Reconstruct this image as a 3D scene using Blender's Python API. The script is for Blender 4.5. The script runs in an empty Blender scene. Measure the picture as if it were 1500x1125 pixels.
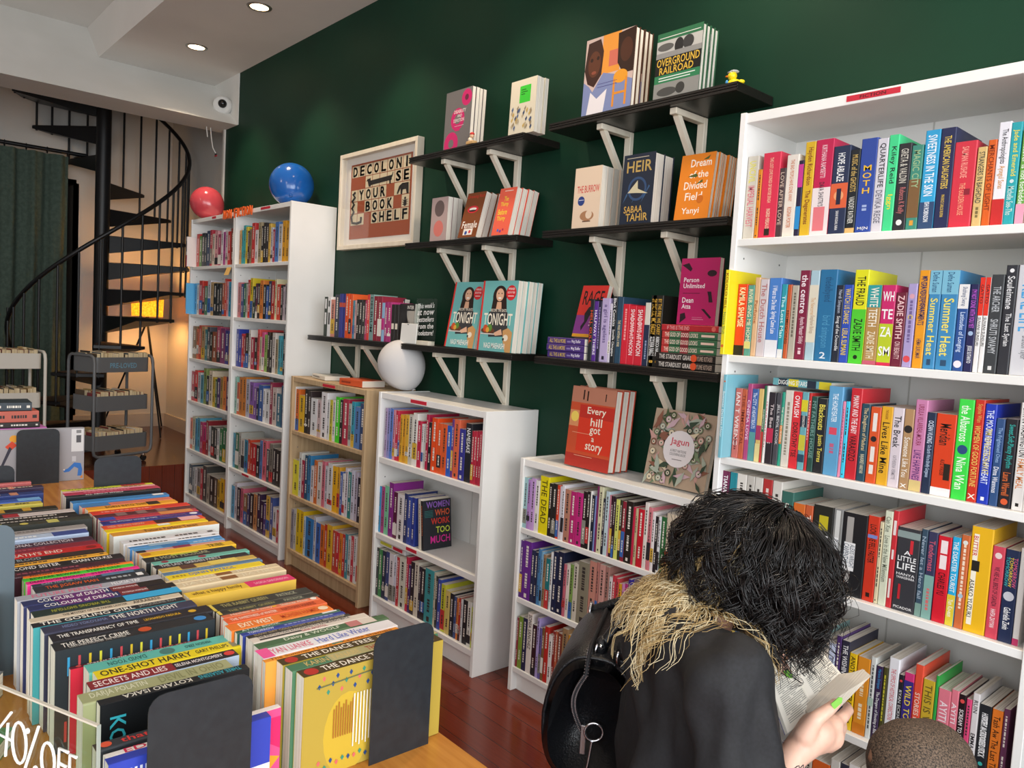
import bpy, bmesh, math, random
from mathutils import Vector, Matrix, noise

# ---------------------------------------------------------------- camera, world, light
S = bpy.context.scene
COL = S.collection
PI = math.pi
CAM = Vector((0.6220, -2.1784, 1.3913))
FWD = Vector((-0.74698, 0.66079, -0.07203)); 
RGT = Vector((0.65830, 0.75051, 0.05761))
UP = RGT.cross(FWD); UP.normalize(); RGT = FWD.cross(UP).normalized()
FPX = 1131.08
cam_data = bpy.data.cameras.new('camera'); cam = bpy.data.objects.new('camera', cam_data); COL.objects.link(cam)
cam_data.sensor_width = 36; cam_data.lens = FPX / 1500 * 36; cam_data.clip_start = .02
cam.matrix_world = Matrix(((RGT.x, UP.x, -FWD.x, CAM.x), (RGT.y, UP.y, -FWD.y, CAM.y), (RGT.z, UP.z, -FWD.z, CAM.z), (0, 0, 0, 1)))
S.camera = cam
S.view_settings.view_transform = 'Standard'; S.view_settings.look = 'None'
S.view_settings.gamma = 1; S.view_settings.use_curve_mapping = False
S.view_settings.exposure = 0.22
W = bpy.data.worlds.new('daylight'); S.world = W; W.use_nodes = True
bg = W.node_tree.nodes['Background']; bg.inputs[0].default_value = (.86, .93, 1, 1); bg.inputs[1].default_value = 0.55

def lamp(name, kind, loc, energy, color, size=None, aim=None, **kw):
    d = bpy.data.lights.new(name, kind); d.energy = energy; d.color = color
    o = bpy.data.objects.new(name, d); COL.objects.link(o); o.location = loc
    if kind == 'AREA':
        d.shape = 'RECTANGLE'; d.size, d.size_y = size
    for k, v in kw.items(): setattr(d, k, v)
    if aim: o.rotation_euler = (Vector(aim) - Vector(loc)).to_track_quat('-Z', 'Y').to_euler()
    return o
# daylight falling in through the glazed shop front (behind and to the side of the camera)
lamp('shopfront_daylight', 'AREA', (3.6, -2.4, 1.75), 165, (.93, .97, 1), (3.6, 2.5), aim=(-4, -1.2, 1.75))
lamp('street_window_daylight', 'AREA', (1.6, -4.9, 1.9), 75, (.95, .98, 1), (3.2, 2.2), aim=(-.9, 0, 1.0))

def P(u, v, d):            # a point seen at photo pixel (u, v), d metres in front of the camera
    return CAM + (FWD + RGT * ((u - 750) / FPX) + UP * (-(v - 562.5) / FPX)) * d

# ---------------------------------------------------------------- materials
_M = {}
def srgb(h):
    c = [int(h[i:i + 2], 16) / 255 for i in (0, 2, 4)]
    return tuple(x / 12.92 if x <= .04045 else ((x + .055) / 1.055) ** 2.4 for x in c) + (1,)
def mat(h, rough=.42, metal=0, key='', trans=0, emit=None, spec=.4):
    k = (h, rough, metal, key, trans)
    if k in _M: return _M[k]
    m = bpy.data.materials.new('paint_' + (key or h)); m.use_nodes = True
    b = m.node_tree.nodes['Principled BSDF']
    b.inputs['Base Color'].default_value = srgb(h); b.inputs['Roughness'].default_value = rough
    b.inputs['Metallic'].default_value = metal; b.inputs['Specular IOR Level'].default_value = spec
    if trans: b.inputs['Transmission Weight'].default_value = trans
    if emit: b.inputs['Emission Color'].default_value = srgb(emit[0]); b.inputs['Emission Strength'].default_value = emit[1]
    _M[k] = m
    return m
def nodes(m):
    nt = m.node_tree; return nt, nt.nodes['Principled BSDF']
def noisy(key, h1, h2, scale=(1, 1, 1), rough=.4, nscale=5., detail=6, bump=0., lo=.35, hi=.65, coord='Object', metal=0):
    m = bpy.data.materials.new(key); m.use_nodes = True; nt, b = nodes(m)
    tc = nt.nodes.new('ShaderNodeTexCoord'); mp = nt.nodes.new('ShaderNodeMapping'); mp.inputs['Scale'].default_value = scale
    nz = nt.nodes.new('ShaderNodeTexNoise'); nz.inputs['Scale'].default_value = nscale; nz.inputs['Detail'].default_value = detail
    cr = nt.nodes.new('ShaderNodeValToRGB'); cr.color_ramp.elements[0].position = lo; cr.color_ramp.elements[1].position = hi
    cr.color_ramp.elements[0].color = srgb(h1); cr.color_ramp.elements[1].color = srgb(h2)
    L = nt.links.new
    L(tc.outputs[coord], mp.inputs[0]); L(mp.outputs[0], nz.inputs[0]); L(nz.outputs[0], cr.inputs[0]); L(cr.outputs[0], b.inputs['Base Color'])
    b.inputs['Roughness'].default_value = rough; b.inputs['Metallic'].default_value = metal
    if bump:
        bp = nt.nodes.new('ShaderNodeBump'); bp.inputs['Strength'].default_value = bump; bp.inputs['Distance'].default_value = .01
        L(nz.outputs[0], bp.inputs['Height']); L(bp.outputs[0], b.inputs['Normal'])
    return m
def boards(key, h1, h2, h3, width=.085, rough=.18):
    m = bpy.data.materials.new(key); m.use_nodes = True; nt, b = nodes(m); L = nt.links.new
    tc = nt.nodes.new('ShaderNodeTexCoord'); br = nt.nodes.new('ShaderNodeTexBrick')
    br.inputs['Scale'].default_value = 1; br.inputs['Brick Width'].default_value = 1.6; br.inputs['Row Height'].default_value = width
    br.inputs['Mortar Size'].default_value = .0012; br.inputs['Color1'].default_value = srgb(h1); br.inputs['Color2'].default_value = srgb(h2)
    br.inputs['Mortar'].default_value = srgb(h3); br.offset = .37
    nz = nt.nodes.new('ShaderNodeTexNoise'); mp = nt.nodes.new('ShaderNodeMapping'); mp.inputs['Scale'].default_value = (2, 40, 1)
    mx = nt.nodes.new('ShaderNodeMixRGB'); mx.blend_type = 'MULTIPLY'; mx.inputs[0].default_value = .5
    L(tc.outputs['Object'], br.inputs[0]); L(tc.outputs['Object'], mp.inputs[0]); L(mp.outputs[0], nz.inputs[0])
    L(br.outputs[0], mx.inputs[1]); L(nz.outputs[0], mx.inputs[2]); L(mx.outputs[0], b.inputs['Base Color'])
    b.inputs['Roughness'].default_value = rough
    return m
def striped_pages(key='page_edges', h1='c9bfae', h2='efe9de'):
    m = bpy.data.materials.new(key); m.use_nodes = True; nt, b = nodes(m); L = nt.links.new
    tc = nt.nodes.new('ShaderNodeTexCoord'); wv = nt.nodes.new('ShaderNodeTexNoise'); mp = nt.nodes.new('ShaderNodeMapping')
    mp.inputs['Scale'].default_value = (900, 3, 3); wv.inputs['Scale'].default_value = 1; wv.inputs['Detail'].default_value = 2
    cr = nt.nodes.new('ShaderNodeValToRGB'); cr.color_ramp.elements[0].color = srgb(h1); cr.color_ramp.elements[1].color = srgb(h2)
    cr.color_ramp.elements[0].position = .3; cr.color_ramp.elements[1].position = .6
    L(tc.outputs['Object'], mp.inputs[0]); L(mp.outputs[0], wv.inputs[0]); L(wv.outputs[0], cr.inputs[0]); L(cr.outputs[0], b.inputs['Base Color'])
    b.inputs['Roughness'].default_value = .8
    return m
def clear_sheet(key, tint='ffffff', rough=.03):
    m = bpy.data.materials.new(key); m.use_nodes = True; nt, b = nodes(m); L = nt.links.new
    t = nt.nodes.new('ShaderNodeBsdfTransparent'); t.inputs[0].default_value = srgb(tint); g = nt.nodes.new('ShaderNodeBsdfGlossy'); g.inputs['Roughness'].default_value = rough
    lw = nt.nodes.new('ShaderNodeLayerWeight'); lw.inputs[0].default_value = .5; p5 = nt.nodes.new('ShaderNodeMath'); p5.operation = 'POWER'; p5.inputs[1].default_value = 5; L(lw.outputs['Facing'], p5.inputs[0])
    f = nt.nodes.new('ShaderNodeMath'); f.operation = 'MULTIPLY_ADD'; f.inputs[1].default_value = .85; f.inputs[2].default_value = .03; L(p5.outputs[0], f.inputs[0]); mx = nt.nodes.new('ShaderNodeMixShader')
    L(f.outputs[0], mx.inputs[0]); L(t.outputs[0], mx.inputs[1]); L(g.outputs[0], mx.inputs[2]); L(mx.outputs[0], nt.nodes['Material Output'].inputs[0]); nt.nodes.remove(b)
    return m
PAGES = striped_pages(); OLDPAGES = striped_pages('yellowed_page_edges', 'bba57e', 'dccba6')
WHITE = noisy('white_melamine', 'e9e8e4', 'f0efec', rough=.38, nscale=3)
GREENWALL = noisy('green_wall_paint', '0a2f20', '0d3525', rough=.55, nscale=2.5, bump=.02); GREENWALL.node_tree.nodes['Principled BSDF'].inputs['Specular IOR Level'].default_value = .22
WHITEWALL = noisy('white_wall_paint', 'd9d8d3', 'e2e1dd', rough=.7, nscale=2)
GREYWALL = noisy('warm_grey_wall_paint', 'bfbcb6', 'c7c5c0', rough=.75, nscale=1.5)
CEIL = noisy('ceiling_paint', 'dcd8d3', 'e3dfda', rough=.8, nscale=2)
FLOOR = boards('red_timber_boards', '6e2a16', '7c3119', '2e0f08')
BACKFLOOR = boards('brown_timber_boards', '4f2616', '572b18', '26110a')
TABLEWOOD = noisy('honey_timber', 'b0702c', 'c98a3e', scale=(1.2, 18, 1), rough=.22, nscale=3, detail=5)
OAK = noisy('pale_oak', 'b49873', 'c6ab85', scale=(30, 30, 1.5), rough=.5, nscale=2)
PINE = noisy('pale_pine', 'd8cdb9', 'e3dac8', scale=(14, 14, 2), rough=.55, nscale=2)
BLACKWOOD = noisy('black_brown_board', '14110f', '1d1916', scale=(3, 40, 40), rough=.35, nscale=2)
METAL = noisy('charcoal_metal', '1d2126', '23282d', rough=.45, nscale=60)
STAIRBLACK = mat('121214', .4, key='stair_black')
# ---------------------------------------------------------------- mesh builder
class MB:
    def __init__(s): s.v = []; s.f = []; s.m = []; s.sm = []; s.mats = []; s.idx = {}
    def mi(s, m):
        if isinstance(m, str): m = mat(m)
        k = m.name
        if k not in s.idx: s.idx[k] = len(s.mats); s.mats.append(m)
        return s.idx[k]
    def add(s, vs, fs, m, T=None, smooth=False):
        o = len(s.v); i = s.mi(m)
        if T is None: s.v += [tuple(p) for p in vs]
        else: s.v += [tuple(T @ Vector(p)) for p in vs]
        s.f += [tuple(a + o for a in f) for f in fs]; s.m += [i] * len(fs); s.sm += [smooth] * len(fs)
    def box(s, x0, x1, y0, y1, z0, z1, m, T=None, b=0.):
        if b:
            # box with chamfered vertical and horizontal edges
            X, Y, Z = (x0, x1), (y0, y1), (z0, z1); vs = []; idx = {}
            for i in (0, 1):
                for j in (0, 1):
                    for k in (0, 1):
                        for a in range(3):
                            p = [X[i], Y[j], Z[k]]; sg = (1 - 2 * i, 1 - 2 * j, 1 - 2 * k)
                            for q in range(3):
                                if q != a: p[q] += sg[q] * b
                            idx[(i, j, k, a)] = len(vs); vs.append(p)
            # vertex (i,j,k,a): lies on the face normal to axis a
            fs = []
            for i in (0, 1):
                fs.append([idx[(i, 0, 0, 0)], idx[(i, 1, 0, 0)], idx[(i, 1, 1, 0)], idx[(i, 0, 1, 0)]])
                fs.append([idx[(0, i, 0, 1)], idx[(1, i, 0, 1)], idx[(1, i, 1, 1)], idx[(0, i, 1, 1)]])
                fs.append([idx[(0, 0, i, 2)], idx[(1, 0, i, 2)], idx[(1, 1, i, 2)], idx[(0, 1, i, 2)]])
                for j in (0, 1):
                    fs.append([idx[(i, j, 0, 0)], idx[(i, j, 1, 0)], idx[(i, j, 1, 1)], idx[(i, j, 0, 1)]])
                    fs.append([idx[(i, 0, j, 0)], idx[(i, 1, j, 0)], idx[(i, 1, j, 2)], idx[(i, 0, j, 2)]])
                    fs.append([idx[(0, i, j, 1)], idx[(1, i, j, 1)], idx[(1, i, j, 2)], idx[(0, i, j, 2)]])
                    for k in (0, 1): fs.append([idx[(i, j, k, 0)], idx[(i, j, k, 1)], idx[(i, j, k, 2)]])
            s.add(vs, fs, m, T); return
        vs = [(x0, y0, z0), (x1, y0, z0), (x1, y1, z0), (x0, y1, z0), (x0, y0, z1), (x1, y0, z1), (x1, y1, z1), (x0, y1, z1)]
        s.add(vs, [(0, 3, 2, 1), (4, 5, 6, 7), (0, 1, 5, 4), (1, 2, 6, 5), (2, 3, 7, 6), (3, 0, 4, 7)], m, T)
    def tube(s, pts, r, m, n=8, T=None, cap=True, closed=False, flat=1.):
        pts = [Vector(p) for p in pts]; N = len(pts); rs = r if isinstance(r, (list, tuple)) else [r] * N
        vs = []; fs = []; prev = None
        for i, p in enumerate(pts):
            if closed: t = pts[(i + 1) % N] - pts[i - 1]
            else: t = (pts[min(i + 1, N - 1)] - pts[max(i - 1, 0)])
            if t.length < 1e-9: t = Vector((0, 0, 1))
            t.normalize()
            if prev is None:
                a = Vector((0, 0, 1)) if abs(t.z) < .9 else Vector((1, 0, 0))
                u = t.cross(a).normalized()
            else:
                u = (prev - t * prev.dot(t))
                u = u.normalized() if u.length > 1e-6 else t.orthogonal().normalized()
            w = t.cross(u); prev = u
            for k in range(n):
                a = 2 * PI * k / n; vs.append(p + (u * math.cos(a) + w * math.sin(a) * flat) * rs[i])
        M = N if closed else N - 1
        for i in range(M):
            j = (i + 1) % N
            for k in range(n): fs.append((i * n + k, i * n + (k + 1) % n, j * n + (k + 1) % n, j * n + k))
        s.add(vs, fs, m, T, smooth=True)
        if cap and not closed:
            s.add([vs[k] for k in range(n)][::-1], [tuple(range(n))], m, T); s.add([vs[(N - 1) * n + k] for k in range(n)], [tuple(range(n))], m, T)
    def lathe(s, prof, m, n=24, T=None, smooth=True):
        vs = []; fs = []
        for r, z in prof:
            for k in range(n): a = 2 * PI * k / n; vs.append((r * math.cos(a), r * math.sin(a), z))
        for i in range(len(prof) - 1):
            for k in range(n): fs.append((i * n + k, i * n + (k + 1) % n, (i + 1) * n + (k + 1) % n, (i + 1) * n + k))
        s.add(vs, fs, m, T, smooth)
    def ell(s, c, r, m, n=16, T=None):
        prof = [(math.sin(PI * i / n), -math.cos(PI * i / n)) for i in range(n + 1)]
        M = Matrix.Translation(c) @ Matrix.Diagonal((*(r if isinstance(r, (tuple, list)) else (r, r, r)), 1))
        s.lathe(prof, m, 2 * n, (T @ M) if T else M)
    def prism(s, poly, z0, z1, m, T=None):
        n = len(poly); vs = [(x, y, z0) for x, y in poly] + [(x, y, z1) for x, y in poly]
        s.add(vs, [tuple(range(n))[::-1], tuple(range(n, 2 * n))] + [(i, (i + 1) % n, n + (i + 1) % n, n + i) for i in range(n)], m, T)
    def mesh(s, name):
        me = bpy.data.meshes.new(name); me.from_pydata(s.v, [], s.f)
        for m in s.mats: me.materials.append(m)
        me.polygons.foreach_set('material_index', s.m); me.polygons.foreach_set('use_smooth', s.sm); me.update()
        return me
    def build(s, name, parent=None, T=None, **props):
        o = bpy.data.objects.new(name, s.mesh(name)); COL.objects.link(o)
        if parent: o.parent = parent
        if T is not None: o.matrix_local = T
        for k, v in props.items(): o[k] = v
        return o
def empty(name, T=None, label=None, category=None, group=None):
    o = bpy.data.objects.new(name, None); COL.objects.link(o); o.empty_display_size = .05
    if T is not None: o.matrix_local = T if isinstance(T, Matrix) else Matrix.Translation(T)
    tag(o, label, category, group); return o
def tag(o, label=None, category=None, group=None, kind=None):
    if label: o['label'] = label
    if category: o['category'] = category
    if group: o['group'] = group
    if kind: o['kind'] = kind
    return o
def structure(o): o['kind'] = 'structure'; return o
def weld(o, d=1e-4):
    bm = bmesh.new(); bm.from_mesh(o.data); bmesh.ops.remove_doubles(bm, verts=bm.verts, dist=d)
    bmesh.ops.recalc_face_normals(bm, faces=bm.faces); bm.to_mesh(o.data); bm.free(); return o
# ---------------------------------------------------------------- lettering
_T = {}
def letters(texts):
    todo = [t for t in dict.fromkeys(texts) if t not in _T]; obs = []
    for t in todo:
        c = bpy.data.curves.new('lettering', 'FONT'); c.body = t; c.resolution_u = 2; c.offset = .012; c.space_character = 1.02
        o = bpy.data.objects.new('lettering', c); COL.objects.link(o); obs.append(o)
    bpy.context.view_layer.update(); dg = bpy.context.evaluated_depsgraph_get()
    for t, o in zip(todo, obs):
        me = o.evaluated_get(dg).to_mesh()
        vs = [(v.co.x, v.co.y) for v in me.vertices]; fs = [tuple(p.vertices) for p in me.polygons]
        o.evaluated_get(dg).to_mesh_clear()
        if not vs: vs = [(0, 0), (1, 0), (1, 1)]; fs = [(0, 1, 2)]
        xs = [v[0] for v in vs]; ys = [v[1] for v in vs]
        _T[t] = (vs, fs, min(xs), max(xs), min(ys), max(ys))
    for o in obs:
        c = o.data; bpy.data.objects.remove(o); bpy.data.curves.remove(c)
def put_text(mb, t, col, O, ex, ey, w, h, squash=2.3, align='c'):
    """letters t inside a box w x h, reading along ex, tops along ey, lower left corner O"""
    vs, fs, x0, x1, y0, y1 = _T[t]
    sx = w / (x1 - x0); sy = h / (y1 - y0)
    if sy > sx * squash: sy = sx * squash
    if sx > sy * 1.5: sx = sy * 1.5
    ox = (w - sx * (x1 - x0)) / 2 if align == 'c' else 0; oy = (h - sy * (y1 - y0)) / 2
    O, ex, ey = Vector(O), Vector(ex), Vector(ey)
    mb.add([O + ex * (ox + (x - x0) * sx) + ey * (oy + (y - y0) * sy) for x, y in vs], fs, col)
def circle_pts(n=16): return [(math.cos(2 * PI * k / n), math.sin(2 * PI * k / n)) for k in range(n)]
# ---------------------------------------------------------------- books
def book_shell(t, h, w, ct=.0008, over=0.):
    """local frame: x thickness, y from spine (0) to fore edge (w), z height. Returns cover and page boxes"""
    r = min(.0025, t * .22)
    out = [(0, w), (0, r)] + [(r - r * math.cos(a), r - r * math.sin(a)) for a in (PI / 6, PI / 3)] + [(r, 0), (t - r, 0)] + \
          [(t - r + r * math.sin(a), r - r * math.cos(a)) for a in (PI / 6, PI / 3)] + [(t, r), (t, w)]
    inn = []
    for x, y in out: inn.append((min(max(x, ct), t - ct), max(y, ct) if y < w else w))
    n = len(out); vs = []
    for z in (0, h):
        vs += [(x, y, z) for x, y in out] + [(x, y, z) for x, y in inn]
    fs = []
    for i in range(n - 1):
        a, b, c, d = i, i + 1, 2 * n + i + 1, 2 * n + i
        fs.append((a, b, c, d)); fs.append((n + b, n + a, n + d, n + c))
        fs.append((a, n + a, n + b, b)); fs.append((d, c, n + c, n + d))
    for i in (0, n - 1): fs.append((i, 2 * n + i, 3 * n + i, n + i) if i else (i, n + i, 3 * n + i, 2 * n + i))
    pg = (ct, t - ct, ct, w - .001 - over, .0004 + over, h - .0004 - over)
    return vs, fs, pg
def parse(spec):
    its = [i.split(':') for i in spec.split(';') if i]
    ts = [i for i in its if i[0] == 't' and len(i) == 3]
    if ts:
        tot = sum(len(i[1]) + 3 for i in ts); z = .06
        for i in ts:
            l = (len(i[1]) + 3) / tot * .86; i += ['%g' % z, '%g' % (z + l * .88)]; z += l
    return its
def spine_art(mb, its, t, h, T=None):
    """decoration on the spine face (y = 0); fractions run from the head of the book (0) to the tail (1)"""
    def rect(x0, x1, z0, z1, y, col): mb.add([(x0, y, z0), (x1, y, z0), (x1, y, z1), (x0, y, z1)], [(0, 1, 2, 3)], col, T)
    m = min(.0025, t * .22)
    for k, i in enumerate(its):
        y = -.0002 - .00005 * k; c = i[0]; f = [float(q) for q in i[3:]] if c in 'tHhq' else [float(q) for q in i[2:]]
        if c == 'b': rect(0.0002, t - .0002, h * (1 - f[1]), h * (1 - f[0]), y, i[1])
        elif c == 'r':
            f = f + [.25, .75][len(f) - 2:] if len(f) < 4 else f
            rect(m + (t - 2 * m) * f[2], m + (t - 2 * m) * f[3], h * (1 - f[1]), h * (1 - f[0]), y, i[1])
        elif c == 'c':
            R = f[1] * t * .95; mb.add([(t / 2 + R * a, y, h * (1 - f[0]) + R * b) for a, b in circle_pts()], [tuple(range(16))], i[1], T)
        elif c == 'k':
            rect(t * .35, t * .65, h * .035, h * .035 + t * .35, y, i[1])
        elif c == 'd':
            rnd = random.Random(int(f[0] * 100 + t * 9999)); z = f[0]
            while z < f[1] - .01:
                l = rnd.uniform(.015, .05); e = min(z + l, f[1]); rect(t * .36, t * .64, h * (1 - e), h * (1 - z), y, i[1]); z = e + .012
        elif c == 't':
            a0, a1 = (f[2], f[3]) if len(f) > 3 else (.2, .8)
            q = MB(); put_text(q, i[1], i[2], (t * a0, y, h * (1 - f[0])), (0, 0, -1), (1, 0, 0), h * (f[1] - f[0]), t * (a1 - a0)); mb.add(q.v, q.f, i[2], T)
        elif c == 'q':
            q = MB(); put_text(q, i[1], i[2], (t * .8, y, h * (1 - f[1])), (0, 0, 1), (-1, 0, 0), h * (f[1] - f[0]), t * .6); mb.add(q.v, q.f, i[2], T)
        elif c in 'Hh':
            q = MB(); put_text(q, i[1], i[2], (t * .1, y, h * (1 - f[1])), (1, 0, 0), (0, 0, 1), t * .8, h * (f[1] - f[0]), 6); mb.add(q.v, q.f, i[2], T)
def face_art(mb, items, x, h, w, sgn=1):
    """decoration on a board at local x; u runs left to right as seen from outside (sgn 1 front board, -1 back board)"""
    for k, it in enumerate(items):
        xx = x + sgn * (.0002 + .00004 * k); c = it[0]
        pt = (lambda u, v: (xx, w * u, h * v)) if sgn > 0 else (lambda u, v: (xx, w * (1 - u), h * v))
        if c == 'R': _, col, u0, u1, v0, v1 = it; mb.add([pt(u0, v0), pt(u1, v0), pt(u1, v1), pt(u0, v1)], [(0, 1, 2, 3)], col)
        elif c == 'C': _, col, u, v, r = it[:5]; ry = it[5] if len(it) > 5 else r; mb.add([pt(u + r * a, v + ry * w / h * b) for a, b in circle_pts(20)], [tuple(range(20))], col)
        elif c == 'P': mb.add([pt(u, v) for u, v in it[2]], [tuple(range(len(it[2])))], it[1])
        elif c == 'T':
            _, t, col, u0, u1, v0, v1 = it
            p = Vector(pt(u0, v0)); put_text(mb, t, col, p, (0, sgn, 0), (0, 0, 1), w * (u1 - u0), h * (v1 - v0), 3)
        elif c == 'F':   # on a book that stands the other way up
            _, t, col, u0, u1, v0, v1 = it
            put_text(mb, t, col, Vector((xx, w * u0, h * v1)), (0, 1, 0), (0, 0, -1), w * (u1 - u0), h * (v1 - v0), 3)
        elif c == 'V':   # text running down the board (turned a quarter)
            _, t, col, u0, u1, v0, v1 = it
            put_text(mb, t, col, Vector(pt(u0, v1)), (0, 0, -1), (0, sgn, 0), h * (v1 - v0), w * (u1 - u0), 3)
def contrast(h):
    l = sum(int(h[i:i + 2], 16) for i in (0, 2, 4)) / 3
    return 'e8e2d6' if l < 120 else '3a3432'
def make_book(M, t, h, w, col, spec='', label=None, group=None, front=None, back=None, hard=False, name='book', seed=0):
    root = empty(name, M, label, 'book', group)
    ct, ov = (.0022, .003) if hard else (.0008, 0)
    vs, fs, pg = book_shell(t, h, w, ct, ov)
    mb = MB(); mb.add(vs, fs, mat(col, .35)); mb.build('cover', root)
    mb = MB(); mb.box(*pg, PAGES); mb.build('page_block', root)
    its = parse(spec)
    if not its and not front and t > .008:
        c = contrast(col); its = [['d', c, '.08', '.45'], ['d', c, '.55', '.8'], ['k', c]]
    if its:
        mb = MB(); spine_art(mb, its, t, h); mb.build('spine_lettering', root)
    if front: mb = MB(); face_art(mb, front, t, h, w, 1); mb.build('front_print', root)
    if back: mb = MB(); face_art(mb, back, 0, h, w, -1); mb.build('back_print', root)
    return root
def copy_book(src, M, label=None, group=None):
    r = src.copy(); COL.objects.link(r); r.matrix_local = M
    if label: r['label'] = label
    if group: r['group'] = group
    for c in src.children:
        d = c.copy(); COL.objects.link(d); d.parent = r
    return r
def rows_matrix(kind, x, y, z, h=0, t=0):
    if kind == 'shelf': return Matrix.Translation((x, y, z))
    if kind == 'table':   # spine up, back cover towards +x, head of the book towards -y
        return Matrix(((-1, 0, 0, x), (0, 0, -1, y), (0, -1, 0, z), (0, 0, 0, 1)))
    if kind == 'flat':    # lying, spine towards the room, front board up
        return Matrix(((0, 0, -1, x), (0, 1, 0, y), (1, 0, 0, z), (0, 0, 0, 1)))
def face_matrix(x, y, z, lean=0., t=0., yaw=0.):
    a = math.radians(lean)
    return Matrix.Translation((x, y, z + t * math.sin(a))) @ Matrix.Rotation(math.radians(yaw), 4, 'Z') @ Matrix.Rotation(-a, 4, 'X') @ Matrix(((0, 1, 0, 0), (-1, 0, 0, t), (0, 0, 1, 0), (0, 0, 0, 1)))
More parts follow.
